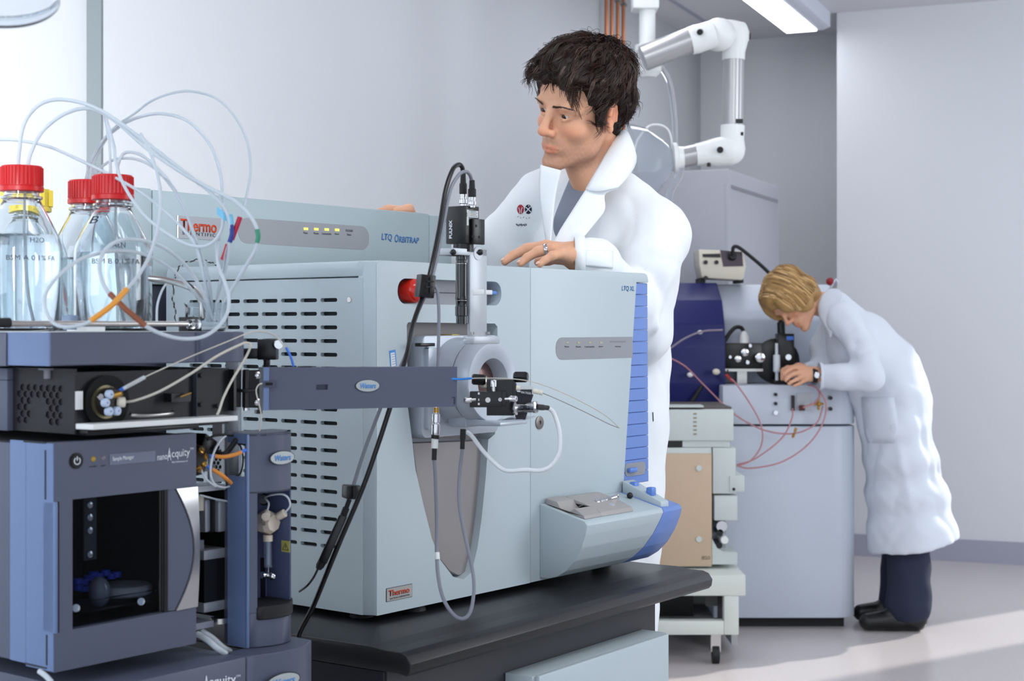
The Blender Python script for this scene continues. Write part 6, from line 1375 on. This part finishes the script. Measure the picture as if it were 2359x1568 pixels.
bvh = BVHTree.FromPolygons([v.co[:] for v in me.vertices], [p.vertices[:] for p in me.polygons])
crown = hw(0, -.055, .12); Ri = H1.R.transposed(); hc = hw(0, -.02, .04)
ear = hw(-.082, -.010, -.008)
def locks(n, seed, thick, length, lo=-.6):
    rg = random.Random(seed); m = MB(); c_ = 0
    while c_ < n:
        d = V((rg.gauss(0, 1), rg.gauss(0, 1), rg.gauss(0, 1))).normalized()
        if d.z < lo or (d.y > .55 and d.z < .25): continue
        wd = (H1.R @ d); hit = bvh.ray_cast(hc+wd*.3, -wd)
        if not hit[0]: continue
        c_ += 1; p = hit[0]; n_ = hit[1]; fl = (p-crown); fl = (fl-n_*fl.dot(n_)); fl = fl.normalized() if fl.length > .01 else V((1, 0, 0))
        if n_.dot(wd) < 0: n_ = -n_
        ln = length*rg.uniform(.6, 1.3); ph = rg.uniform(0, 6.3); am = rg.uniform(.002, .006); tw_ = rg.uniform(4, 8); sd_ = fl.cross(n_)
        P_ = []
        for k in range(6):
            t_ = k/5; q = p+fl*ln*(t_-.3)+sd_*am*math.sin(ph+tw_*t_)+n_*(am*math.cos(ph+tw_*t_)+.001+.004*math.sin(math.pi*t_)); nr = bvh.find_nearest(q)
            if nr[0]:
                dd = (q-nr[0]).dot(n_); q = q-n_*max(0, dd-.006)*.8+n_*max(0, .0005-dd)
            if (q-ear).length < .030 and (Ri @ (q-ear)).y < .014: break
            P_.append(q)
        if len(P_) < 3: continue
        for c2 in range(7):
            of = V((rg.gauss(0, 1), rg.gauss(0, 1), rg.gauss(0, 1)))*.0020; sp = rg.uniform(.3, 2.2)
            m.tube([q+of*(.6+sp*i/6) for i, q in enumerate(P_)], lambda t_: thick*(1-.8*t_), 3, 3)
    return m
locks(560, 3, .0010, .048).build('curly_locks', hairm, hair); locks(170, 5, .0008, .052, -.1).build('curly_locks', hairb, hair)
m = MB(); rg = random.Random(11)
for k in range(230):                      # fringe curling over the forehead
    x = rg.uniform(-.064, .060); y = .083-.35*abs(x)**1.5*8*.05; s0 = V((x, y-.012, .092-abs(x)*.25)); ln = rg.uniform(.022, .066); cu_ = rg.choice((-1, 1))*rg.uniform(.004, .010); P_ = []
    for j in range(7):
        t_ = j/6; a = t_*4.2; P_.append(hw(s0.x+cu_*math.sin(a)-.008*t_, s0.y+.020*math.sin(min(1, t_*1.6)*1.5)+.003-abs(s0.x)*.25*t_, s0.z-ln*t_+.007*math.sin(a*1.1)))
    m.tube(P_, lambda t_: .0009*(1-.8*t_)+.00015, 3, 4)
m.build('fringe', hairb, hair)
m = MB()
for k in range(110):                      # loose curls standing off the crown
    d = V((rg.uniform(-.8, .8), rg.uniform(-.8, .7), rg.uniform(.45, 1))).normalized(); wd = H1.R @ d; hit = bvh.ray_cast(hc+wd*.3, -wd)
    if not hit[0]: continue
    sd_ = V((rg.uniform(-1, 1), rg.uniform(-1, 1), rg.uniform(-.3, 1))).normalized(); r2 = rg.uniform(.007, .014)
    m.tube([hit[0]-wd*.004+sd_*r2*math.sin(a)*1.3+wd*r2*(1-math.cos(a))*.8 for a in np.linspace(0, 3.6, 7)], lambda t_: .0005*(1-.6*t_)+.0001, 3, 4)
m.build('loose_curls', hairm, hair)
# shirt
shirt = mat('grey_shirt', '#7f8594', .85, bump=.2, scale=900)
sv = Vol((-.28, -.24, 1.15), (.22, .12, 1.56), .006)
sv.ell(ch+V((-.02, 0, 0)), (.150, .100, .19), .03, tr); sv.ell(V((-.02, .03, 1.10)), (.140, .100, .2), .03, tr); sv.cone(nb+V((-.01, -.01, -.01)), nb+V((-.03, -.02, -.09)), .064, .075, .03); sv.cone(SL, SR, .052, .052, .03)
sv.cone(nb+V((-.005, -.012, .10)), nb+V((-.012, -.03, -.005)), .056, .044, .006, True)
sl_, X_, Y_, Z_ = sv.sub((-9, -9, 1.22), (9, 9, 9)); wx, wy, wz = X_+MO.x, Y_+MO.y, Z_+0*X_
pxl = CX+FP*wx/wy; pyl = HZ-FP*(wz-CH)/wy; sv.f[sl_] = np.maximum(sv.f[sl_], (pxl-(1400-(pyl-395)*.56))/1100)
me, vv, ff = sv.mesh('grey_shirt'); smooth_mesh(me, 2); link('grey_shirt', me, shirt, man, 180)
# lab coat
coatm = mat('coat_cotton', '#eef2f5', .8, bump=.15, scale=700, var=.01, sheen=.2)
cv = Vol((-.42, -.50, .50), (.32, .34, 1.60), .0085, [((-.42, -.5, 1.2), (.32, .34, 1.6), .006)])
def CE(p, r, k=.03): cv.ell(V(p), r, k, tr)
CE(ch+V((-.014, 0, .0)), (.178, .130, .21)); CE((-.015, .02, 1.14), (.168, .130, .2)); 
for z, a_, b_ in ((1.0, .185, .145), (.88, .192, .150), (.76, .200, .158), (.64, .205, .162), (.56, .21, .166)): CE((-.026+(z-1)*(.05 if z > .9 else .12), .035, z), (a_*.97, b_*.96, .14), .05)
CE((-.04, .02, .46), (.5, .5, .06)) if False else None
cv.cone(SL+V((0, 0, .004)), nb+V((.03, .0, -.025)), .068, .056, .03); cv.cone(SR, nb+V((-.035, .02, -.015)), .070, .058, .03)
cv.chain([SL, ao(1496, 600, 3.18), EL+V((.005, 0, .01))], [.070, .062, .056], .025); cv.chain([EL, ao(1440, 690, 3.12), ao(1372, 606, 3.03), ao(1336, 594, 3.00)], [.062, .056, .047, .040], .02)
cv.chain([SR, V((-.21, .14, 1.40)), ER], [.078, .070, .058], .025); cv.chain([ER, WR+V((.02, .02, -.012))], [.058, .040], .02)
cv.cone(nb+V((0, 0, .16)), nb+V((0, -.005, .052)), .066, .054, .008, True)
cv.cone(ao(1312, 405, 3.15), ao(1266, 560, 3.13), .044, .016, .006, True); cv.cone(ao(1312, 405, 3.06), ao(1266, 560, 3.06), .044, .016, .006, True); cv.cone(ao(1340, 380, 3.18), ao(1322, 420, 3.12), .050, .036, .006, True)
cv.cone(ao(1306, 590, 3.0), ao(1290, 590, 2.99), .034, .05, .004, True)
sl_, X_, Y_, Z_ = cv.sub((-.42, -.5, .45), (.32, .34, .56)); cv.f[sl_] = np.maximum(cv.f[sl_], .52-Z_)
me, vv, ff = cv.mesh('lab_coat'); smooth_mesh(me, 3, .5)
def folds(p):
    d = .0020*vnoise(p*np.array([1, 1, .35]), 9, 34)+.0012*vnoise(p, 12, 70)-.0035*(1-np.abs(vnoise(p*np.array([1, 1, .4]), 44, 22)))**6
    def fold(a, b, w_, amp):
        a, b = np.array(a), np.array(b); ab = b-a; t_ = np.clip(((p-a) @ ab)/(ab @ ab), 0, 1); q = np.linalg.norm(p-a-t_[:, None]*ab, axis=1)
        return 1.5*amp*np.exp(-(q/w_)**2)*np.sin(np.pi*np.clip(t_, .03, .97))
    for px0, py0, px1, py1, Zf, w_, am in ((1500, 460, 1440, 560, 3.12, .012, .006), (1530, 520, 1470, 600, 3.1, .012, -.006), (1560, 560, 1500, 760, 3.14, .012, .006), (1575, 620, 1520, 800, 3.14, .009, -.007), (1500, 700, 1530, 860, 3.13, .008, .007), (1520, 720, 1545, 850, 3.13, .007, -.007), (1400, 500, 1380, 610, 3.08, .012, .004), (1230, 420, 1180, 540, 3.2, .012, -.006), (1270, 420, 1225, 560, 3.2, .01, .004), (1540, 900, 1532, 1250, 3.2, .012, -.006), (1520, 880, 1515, 1280, 3.2, .010, .005), (1440, 560, 1400, 612, 3.05, .008, -.005), (1200, 500, 1140, 590, 3.3, .01, .005)):
        d = d+fold(ao(px0, py0, Zf), ao(px1, py1, Zf), w_, am)
    return d
displace(me, folds); smooth_mesh(me, 1, .4); coat = link('lab_coat', me, coatm, man, 180)
cb = BVHTree.FromPolygons([v.co[:] for v in me.vertices], [p.vertices[:] for p in me.polygons])
def on(px, py, off=.006, Zd=3.15, bv=None):
    o_ = V((0, 0, CH))-MO; d = (ao(px, py, 1.0)-o_).normalized(); h_ = (bv or cb).ray_cast(o_, d)
    if h_[0] and (h_[0]+MO).y < Zd+.14: return h_[0]-d*off
    return ao(px, py, Zd)
def sheet(name, rows, m_, parent, th=.003, sub=1):
    m = MB(); rs = rows; m.rings(rs, cap=False, closed=False); o = m.build(name, m_, parent, 180)
    md = o.modifiers.new('sd', 'SUBSURF'); md.levels = md.render_levels = sub; md.boundary_smooth = 'PRESERVE_CORNERS'; md = o.modifiers.new('so', 'SOLIDIFY'); md.thickness = th; md.offset = 0; return o
def on2(px, py, off, Zd):
    q = on(px, py, off, 9); return q if q.y+MO.y < Zd else ao(px, py, Zd)
def strip(pa, pb, n=7, off=.006, bulge=.004, Zd=3.13):
    """sheet between two pixel polylines laid on the coat"""
    def res(pl, t_):
        L_ = [math.dist(pl[i][:2], pl[i+1][:2]) for i in range(len(pl)-1)]; T = sum(L_)*t_
        for i, l in enumerate(L_):
            if T <= l+1e-6: f_ = T/l; return [pl[i][k]+(pl[i+1][k]-pl[i][k])*f_ for k in range(len(pl[i]))]
            T -= l
        return list(pl[-1])
    rows = []
    for i in range(n+1):
        a, b = res(pa, i/n), res(pb, i/n); row = []
        for j in range(5):
            q = [a[k]+(b[k]-a[k])*j/4 for k in range(2)]; za = a[2] if len(a) > 2 else Zd; zb__ = b[2] if len(b) > 2 else Zd
            row.append(on2(q[0], q[1], off+bulge*math.sin(math.pi*j/4), za+(zb__-za)*j/4-bulge*math.sin(math.pi*j/4)))
        rows.append(row)
    return rows
sheet('left_lapel', strip([(1380, 398, 3.12), (1350, 436, 3.10), (1318, 486, 3.085), (1290, 530, 3.08), (1272, 566, 3.08)], [(1424, 434, 3.11), (1390, 446, 3.095), (1396, 484, 3.08), (1350, 540, 3.07), (1296, 588, 3.07)], n=16), coatm, coat)['label'] = 'broad lapel on the side nearer the extraction arm'
sheet('collar', [[ao(*q) for q in r_] for r_ in (((1418, 322, 3.26), (1424, 305, 3.25), (1436, 298, 3.25), (1448, 304, 3.26), (1452, 325, 3.27)), ((1402, 345, 3.20), (1418, 325, 3.20), (1440, 318, 3.20), (1462, 335, 3.21), (1470, 362, 3.22)), ((1385, 375, 3.155), (1402, 360, 3.15), (1425, 358, 3.145), (1448, 368, 3.15), (1460, 388, 3.16)), ((1366, 408, 3.115), (1383, 398, 3.105), (1405, 398, 3.10), (1428, 402, 3.105), (1444, 412, 3.115)), ((1350, 436, 3.095), (1366, 440, 3.085), (1384, 440, 3.08), (1404, 436, 3.08), (1424, 432, 3.09)))], coatm, coat, .004)
sheet('right_lapel', strip([(1292, 392, 3.13), (1283, 430, 3.13), (1274, 490, 3.12), (1268, 560, 3.11)], [(1246, 380, 3.18), (1240, 420, 3.17), (1248, 490, 3.15), (1262, 575, 3.12)], off=.004, bulge=.003), coatm, coat)['label'] = 'narrow lapel on the side nearer the camera bracket'
sheet('chest_pocket', strip([(1345, 578), (1375, 574), (1412, 578)], [(1345, 612), (1375, 615), (1412, 618)], n=4, off=.002, bulge=.001), coatm, coat, .002, 1)
# embroidered round badges and name line on the chest
crimson = mat('thread_crimson', '#a8323e', .8, var=.1); navyt = mat('thread_navy', '#1c2036', .8, var=.1)
def disc(cx, cy, rx, ry, off): return [on(cx+rx*math.cos(R(a_)), cy+ry*math.sin(R(a_)), off, 3.3) for a_ in range(0, 360, 20)]
for nm, mt_, cx in (('crimson_emblem', crimson, 1199), ('navy_emblem', navyt, 1217)):
    pp_ = disc(cx, 482, 8, 11, .0012); MB().prism(pp_, V((0, .0008, 0))).build(nm, mt_, coat, 0)
m = MB(); q1 = [on(x, y, .0022, 3.3) for x, y in ((1197, 491), (1197, 484), (1195, 478))]; m.tube(q1, .0010, 4); m.tube([on(x, y, .0022, 3.3) for x, y in ((1201, 491), (1201, 484), (1203, 478))], .0010, 4)
m.tube([on(x, y, .0022, 3.3) for x, y in ((1211, 477), (1217, 482), (1223, 488))], .0012, 4); m.tube([on(x, y, .0022, 3.3) for x, y in ((1223, 476), (1217, 482), (1211, 489))], .0012, 4); m.ball(on(1217, 482, .0022, 3.3), .0018, 8); m.ball(on(1218, 474, .0022, 3.3), .0014, 8); m.build('emblem_threads', inkw, coat)
m = MB()
for i in range(5): m.tube([on(1192+i*6.5, 500+i*.6, .0012, 3.3), on(1192+i*6.5+2, 500+i*.6+(2 if i % 2 else -2), .0012, 3.3)], .0006, 4, smooth=False)
for i in range(7): m.tube([on(1189+i*3.6, 515+(i*2 % 3), .0014, 3.3), on(1191.5+i*3.6, 519+(i % 2)*1.4, .0014, 3.3)], .0011, 4, smooth=False)
m.build('embroidered_line', navyt, coat)
# cuff edge
sheet('cuff', [[ao(1333+dx, 592, 3.0)+V((.0, .044*math.cos(a), .040*math.sin(a))) for a in np.linspace(0, 2*math.pi, 17)] for dx in (-10, 14)], coatm, coat, .0025, 1)
m = MB(); m.tube([on(1504, 949, .001, 3.3), on(1505, 970, .001, 3.3)], .0012, 4); m.build('care_label', navyt, coat)
# trousers and shoes
tv = Vol((-.30, -.20, .0), (.26, .26, 1.05), .014)
for s in (-1, 1):
    hp = V((-.04, .06, .93))+dl*s*.075; kn = hp+V((-.02, 0, -.44)); an = kn+V((.01, .02, -.40)); tv.cone(hp, kn, .09, .07, .02); tv.cone(kn, an+V((0, 0, .0)), .075, .065, .02)
tv.ell((-.03, .05, .95), (.152, .112, .12), .03, tr); me, vv, ff = tv.mesh('trousers'); smooth_mesh(me, 2); link('trousers', me, mat('trousers_dark', '#3a3d48', .8), man, 180)
for s in (-1, 1):
    an = V((-.035, .07, .09))+dl*s*.075; sv2 = Vol(tuple(an-V((.25, .25, .095))), tuple(an+V((.2, .2, .05))), .007); sv2.cone(an+V((0, 0, -.03)), an+df*.15+V((0, 0, -.05)), .045, .036, .02)
    sl_, X_, Y_, Z_ = sv2.sub((-9, -9, -9), (9, 9, 9)); sv2.f[sl_] = np.maximum(sv2.f[sl_], .001-Z_+0*X_+0*Y_); me, vv, ff = sv2.mesh('shoe'); link('shoe', me, blackr, man, 180)
# ---------------- stooping person at the far instrument ----------------
WO = V((1.55, 6.28, 0)); wf = Fr(WO); aw = lambda px, py, Z: at(px, py, Z)-WO
wm = thing('person', 'blond person in a long white lab coat and jeans stooping over the microscope', 'person', wf)
fu = V((-.52, -.38, -.76)).normalized(); uu = V((-.80, -.05, .58)); uu = (uu-fu*uu.dot(fu)).normalized(); rr_ = fu.cross(uu)
H2_ = Hd(M((rr_, fu, uu)).transposed(), at(1829, 690, 6.25), .90)
hw2 = lambda *p: H2_.w(*p)-WO
wb = Vol((-.62, -.36, -.01), (.40, .36, 1.50), .016, [((-.62, -.25, 1.14), (-.25, .1, 1.30), .004), ((-.62, -.3, .95), (-.38, -.05, 1.12), .0045)])
head_sdf(wb, H2_, WO)
nk = aw(1915, 705, 6.27); wb.cone(hw2(0, -.03, -.05), nk, .045, .055, .02)
SN, SF = aw(1945, 735, 6.13), aw(1935, 735, 6.42); hipc = aw(2075, 960, 6.29); chest = aw(1985, 790, 6.28)
wb.cone(nk, chest, .05, .07, .02); wb.cone(SN, SF, .042, .042, .02); wb.cone(chest, hipc+V((-.03, 0, 0)), .075, .08, .03)
EN, WN = aw(2005, 868, 6.06), aw(1885, 866, 6.12); wb.cone(SN, EN, .045, .038, .02); wb.cone(EN, WN, .036, .024, .015)
EF, WF = aw(1900, 860, 6.40), aw(1840, 850, 6.36); wb.cone(SF, EF, .045, .038, .02); wb.cone(EF, WF, .036, .024, .015)
LN, LF = aw(2095, 985, 6.22), aw(2080, 985, 6.38)
KN, KF = aw(2090, 1210, 6.24), aw(2075, 1210, 6.40); AN, AF = aw(2093, 1405, 6.22), aw(2075, 1395, 6.42)
for a, b, c in ((LN, KN, AN), (LF, KF, AF)): wb.cone(a+V((-.03, 0, -.05)), b, .07, .045, .02); wb.cone(b, c, .05, .035, .02); wb.cone(c, c+V((-.10, -.01, -.05)), .032, .020, .02)
# near hand on the microscope stage
wrn = aw(1878, 862, 6.13); fr2 = .0088
for a, b, c, d, r_ in (((1848, 846, 6.13), (1826, 848, 6.12), (1812, 856, 6.11), (1806, 862, 6.11), fr2), ((1848, 856, 6.115), (1826, 862, 6.10), (1814, 870, 6.10), (1810, 876, 6.10), fr2), ((1852, 866, 6.11), (1834, 874, 6.10), (1822, 880, 6.10), (1817, 884, 6.10), fr2*.95), ((1858, 874, 6.11), (1844, 882, 6.11), (1834, 886, 6.11), (1828, 888, 6.11), fr2*.85), ((1862, 850, 6.15), (1840, 842, 6.16), (1822, 846, 6.16), (1812, 850, 6.16), fr2*1.1)):
    A4 = [aw(*q) for q in (a, b, c, d)]; wb.cone(wrn, A4[0], .025, r_*1.3, .012); wb.chain(A4, [r_*1.2, r_, r_*.9, r_*.8], .003)
wf_ = aw(1838, 852, 6.34); wb.cone(WF, wf_, .026, .022, .01)
for i in range(4): wb.chain([wf_, wf_+V((-.045, -.02-.004*i, .012-.014*i)), wf_+V((-.07, -.03, .0-.012*i))], [.014, .0088, .0078], .004)
me, vv, ff = wb.mesh('body'); smooth_mesh(me, 1, .4); tone(me, H2_, WO, 0); link('body', me, skin, wm, 180)
eyes(wm, H2_, WO, (0, 1, -.25))
# bobbed hair
blond = mat('hair_blond', '#a8834f', .42, var=.3, scale=25); blondl = mat('hair_highlight', '#dcb883', .4, var=.15, scale=40); blondd = mat('hair_lowlight', '#6e4f2e', .5, var=.2, scale=40)
wv = Vol(tuple(H2_.t-WO-V((.17, .17, .19))), tuple(H2_.t-WO+V((.19, .17, .19))), .005); rW = [list(r) for r in H2_.R]
def WE(p, r, k=.012, cut=False): wv.ell(hw2(*p), r, k, rW, cut)
WE((0, -.012, .055), (.090, .108, .092)); WE((0, -.050, -.005), (.086, .070, .088)); WE((0, .040, .09), (.070, .062, .05))
for s in (-1, 1): WE((s*.074, .02, -.005), (.024, .050, .065)); WE((s*.058, .078, .042), (.028, .030, .048))
WE((0, .110, -.015), (.052, .052, .062), .006, True); WE((0, .07, -.095), (.07, .09, .05), .01, True)
me, vv, ff = wv.mesh('hair'); displace(me, lambda p: .003*vnoise(p, 1, 50)); wh = link('hair', me, blond, wm, 180)
wbv = BVHTree.FromPolygons([v.co[:] for v in me.vertices], [p.vertices[:] for p in me.polygons]); hc2 = hw2(0, -.01, .03)
def bob(n, seed, th):
    rg = random.Random(seed); m = MB()
    for _ in range(n):
        x0_ = rg.uniform(-.02, .03); y0_ = rg.uniform(-.10, .09); sd_ = rg.choice((-1, 1)); P_ = []
        for j in range(8):
            t_ = j/7; a = R(8+118*t_)*sd_; d = V((math.sin(a)*1.0+x0_, y0_*(1.2+.35*t_)*9, math.cos(a))).normalized(); wd = H2_.R @ d; h_ = wbv.ray_cast(hc2+wd*.35, -wd)
            if h_[0]: P_.append(h_[0]+wd*rg.uniform(.0, .003))
        if len(P_) > 4: m.tube(P_, lambda t_: th*(1.1-.6*t_), 4, 3)
    return m
bob(260, 2, .0032).build('hair_strands', blond, wh); bob(120, 8, .0032).build('hair_strands', blondl, wh); bob(70, 9, .0034).build('hair_strands', blondd, wh)
coatw = mat('coat_cotton_grey', '#d9dfe9', .8, bump=.15, scale=700, var=.01)
# coat
wc = Vol((-.60, -.40, .26), (.55, .42, 1.45), .010)
wc.cone(nk+V((.02, 0, -.01)), chest, .070, .112, .03); wc.cone(SN, SF, .066, .066, .03); wc.ell(chest+V((.0, 0, -.015)), (.125, .19, .13), .03); wc.cone(chest+V((-.01, 0, -.01)), hipc+V((-.025, 0, 0)), .125, .135, .04)
wc.chain([chest+V((.01, 0, -.02)), aw(2040, 850, 6.29), aw(2062, 930, 6.29)], [.118, .134, .140], .04)
for px, py, a_, b_ in ((2058, 905, .132, .18), (2060, 985, .135, .19), (2074, 1060, .148, .20), (2088, 1140, .168, .205), (2098, 1215, .178, .21), (2104, 1262, .183, .215)):
    c_ = aw(px, py, 6.29); wc.ell(c_, (a_, b_, .12), .05)
wc.chain([SN, aw(1985, 800, 6.08), EN], [.064, .058, .054], .02); wc.chain([EN, aw(1940, 868, 6.08), aw(1900, 866, 6.11)], [.056, .054, .050], .02)
wc.chain([SF, aw(1900, 800, 6.42), EF], [.070, .060, .055], .02); wc.chain([EF, aw(1862, 858, 6.38)], [.055, .045], .02)
wc.cone(nk+V((-.12, 0, .0)), nk+V((-.02, 0, -.0)), .075, .060, .01, True)
wc.cone(aw(1893, 866, 6.11), aw(1850, 864, 6.13), .036, .06, .004, True)
for f0, lo, hi, fn in ((0, (-.6, -.4, .2), (.55, .42, .50), lambda X, Y, Z: (ZZ(1284, 6.2)+(X-(-.12))*.20)-Z),):
    sl_, X_, Y_, Z_ = wc.sub(lo, hi); wc.f[sl_] = np.maximum(wc.f[sl_], fn(X_, Y_, Z_)+0*Y_)
wc.cone(aw(2100, 1300, 6.29)+V((0, 0, -.02)), aw(2085, 1100, 6.29), .15, .11, .01, True)
me, vv, ff = wc.mesh('lab_coat'); smooth_mesh(me, 3)
def wfold(p):
    d = -.002+.0035*vnoise(p*np.array([1, 1, .25]), 21, 22)+.002*vnoise(p, 22, 50)-.006*(1-np.abs(vnoise(p*np.array([1, 1, .5]), 41, 16)))**5+.001
    for px0, py0, px1, py1, Zf, w_, am in ((1960, 760, 2010, 740, 6.05, .014, .008), (1945, 800, 2015, 780, 6.03, .014, -.010), (1950, 830, 2020, 800, 6.02, .012, .010), (1985, 850, 2030, 830, 6.0, .012, -.008), (2040, 900, 2110, 1220, 6.1, .02, .010), (2010, 950, 2030, 1260, 6.1, .018, -.010), (2090, 850, 2170, 1200, 6.14, .02, -.010), (2120, 900, 2190, 1220, 6.2, .015, .01)):
        a, b = np.array(aw(px0, py0, Zf)), np.array(aw(px1, py1, Zf)); ab = b-a; t_ = np.clip(((p-a) @ ab)/(ab @ ab), 0, 1); q = np.linalg.norm(p-a-t_[:, None]*ab, axis=1); d = d+am*np.exp(-(q/w_)**2)*np.sin(np.pi*np.clip(t_, .03, .97))
    return d
displace(me, wfold); wcoat = link('lab_coat', me, coatw, wm, 180)
wcb = BVHTree.FromPolygons([v.co[:] for v in me.vertices], [p.vertices[:] for p in me.polygons])
def onw(px, py, off=.006, Zd=6.05):
    o_ = V((0, 0, CH))-WO; d = (aw(px, py, 1.0)-o_).normalized(); h_ = wcb.ray_cast(o_, d); return (h_[0]-d*off) if h_[0] else aw(px, py, Zd)
m = MB(); m.rings([[onw(x0_+(x1_-x0_)*j/4, y_, .004) for j in range(5)] for y_, x0_, x1_ in ((915, 1984, 2060), (940, 1985, 2064), (970, 1988, 2068), (1000, 1992, 2066), (1020, 2000, 2060))], cap=False, closed=False); o = m.build('side_pocket', coatw, wcoat, 180)
md = o.modifiers.new('so', 'SOLIDIFY'); md.thickness = .003
m = MB(); m.rings([[aw(*q) for q in r_] for r_ in (((1888, 735, 6.20), (1880, 700, 6.20), (1900, 668, 6.2)), ((1895, 745, 6.16), (1897, 705, 6.17), (1922, 662, 6.18)), ((1908, 765, 6.14), (1915, 712, 6.14), (1938, 668, 6.16)), ((1912, 790, 6.12), (1925, 720, 6.12), (1944, 682, 6.14)))], cap=False, closed=False); o = m.build('collar', coatw, wcoat, 180)
md = o.modifiers.new('sd', 'SUBSURF'); md.levels = md.render_levels = 2; md = o.modifiers.new('so', 'SOLIDIFY'); md.thickness = .004
m = MB(); m.rings([[aw(*q) for q in r_] for r_ in (((1912, 664, 6.27), (1925, 640, 6.27), (1932, 648, 6.27)), ((1905, 672, 6.35), (1920, 650, 6.35), (1930, 656, 6.35)))], cap=False, closed=False); o = m.build('collar', coatw, wcoat, 180)
md = o.modifiers.new('so', 'SOLIDIFY'); md.thickness = .006
MB().ball(aw(1912, 648, 6.28), (.016, .02, .016), 14).build('red_hair_tie', mat('dark_red_cloth', '#8a2430', .7), wm, 180)
cuw = aw(1889, 866, 6.115); MB().lathe([(.050, 0), (.053, .3), (.053, 1)], cuw+V((.012, 0, 0)), cuw+V((-.004, .0, 0)), 28, cap=False).build('cuff', coatw, wcoat, 180)
wt_ = MB().lathe([(.030, 0), (.0305, .5), (.030, 1)], aw(1876, 864, 6.125)+V((.010, 0, 0)), aw(1876, 864, 6.125)+V((-.010, 0, 0)), 24, cap=False).build('watch_strap', blackr, wm, 180)
q = aw(1883, 864, 6.085); MB().lathe([(.013, 0), (.013, .7), (.011, 1)], q+V((0, .008, 0)), q, 20).build('watch_face', chrome, wt_)
# jeans and shoes
jean = mat('jeans_dark', '#252a40', .85, bump=.5, scale=500, var=.12); jv = Vol((-.2, -.2, .03), (.30, .30, .60), .009)
for a, b, c in ((LN, KN, AN), (LF, KF, AF)): jv.cone(a+V((0, 0, -.2)), b, .10, .088, .02); jv.chain([b, b*.5+c*.5+V((.005, 0, 0)), c+V((.0, 0, .02))], [.088, .082, .092], .02)
sl_, X_, Y_, Z_ = jv.sub((-1, -1, -1), (1, 1, .06)); jv.f[sl_] = np.maximum(jv.f[sl_], .045-Z_+0*X_+0*Y_)
me, vv, ff = jv.mesh('jeans'); smooth_mesh(me, 1); displace(me, lambda p: .004*vnoise(p*np.array([1, 1, .6]), 31, 40)); link('jeans', me, jean, wm, 180)
for c, lb in ((AN, 0), (AF, 1)):
    sh = Vol(tuple(c-V((.26, .10, c.z+.01))), tuple(c+V((.14, .10, .06))), .006); b0 = V((c.x, c.y, .045))
    sh.chain([b0+V((.03, 0, 0)), b0+V((-.06, 0, .0)), b0+V((-.165, -.005, -.008))], [.046, .042, .034], .02); sh.cone(b0+V((.0, 0, .02)), b0+V((-.05, 0, .03)), .04, .035, .02)
    sl_, X_, Y_, Z_ = sh.sub((-2, -2, -2), (2, 2, 2)); sh.f[sl_] = np.maximum(sh.f[sl_], .0012-Z_+0*X_+0*Y_); me, vv, ff = sh.mesh('shoe'); smooth_mesh(me, 1); link('shoe', me, blackm, wm, 180)
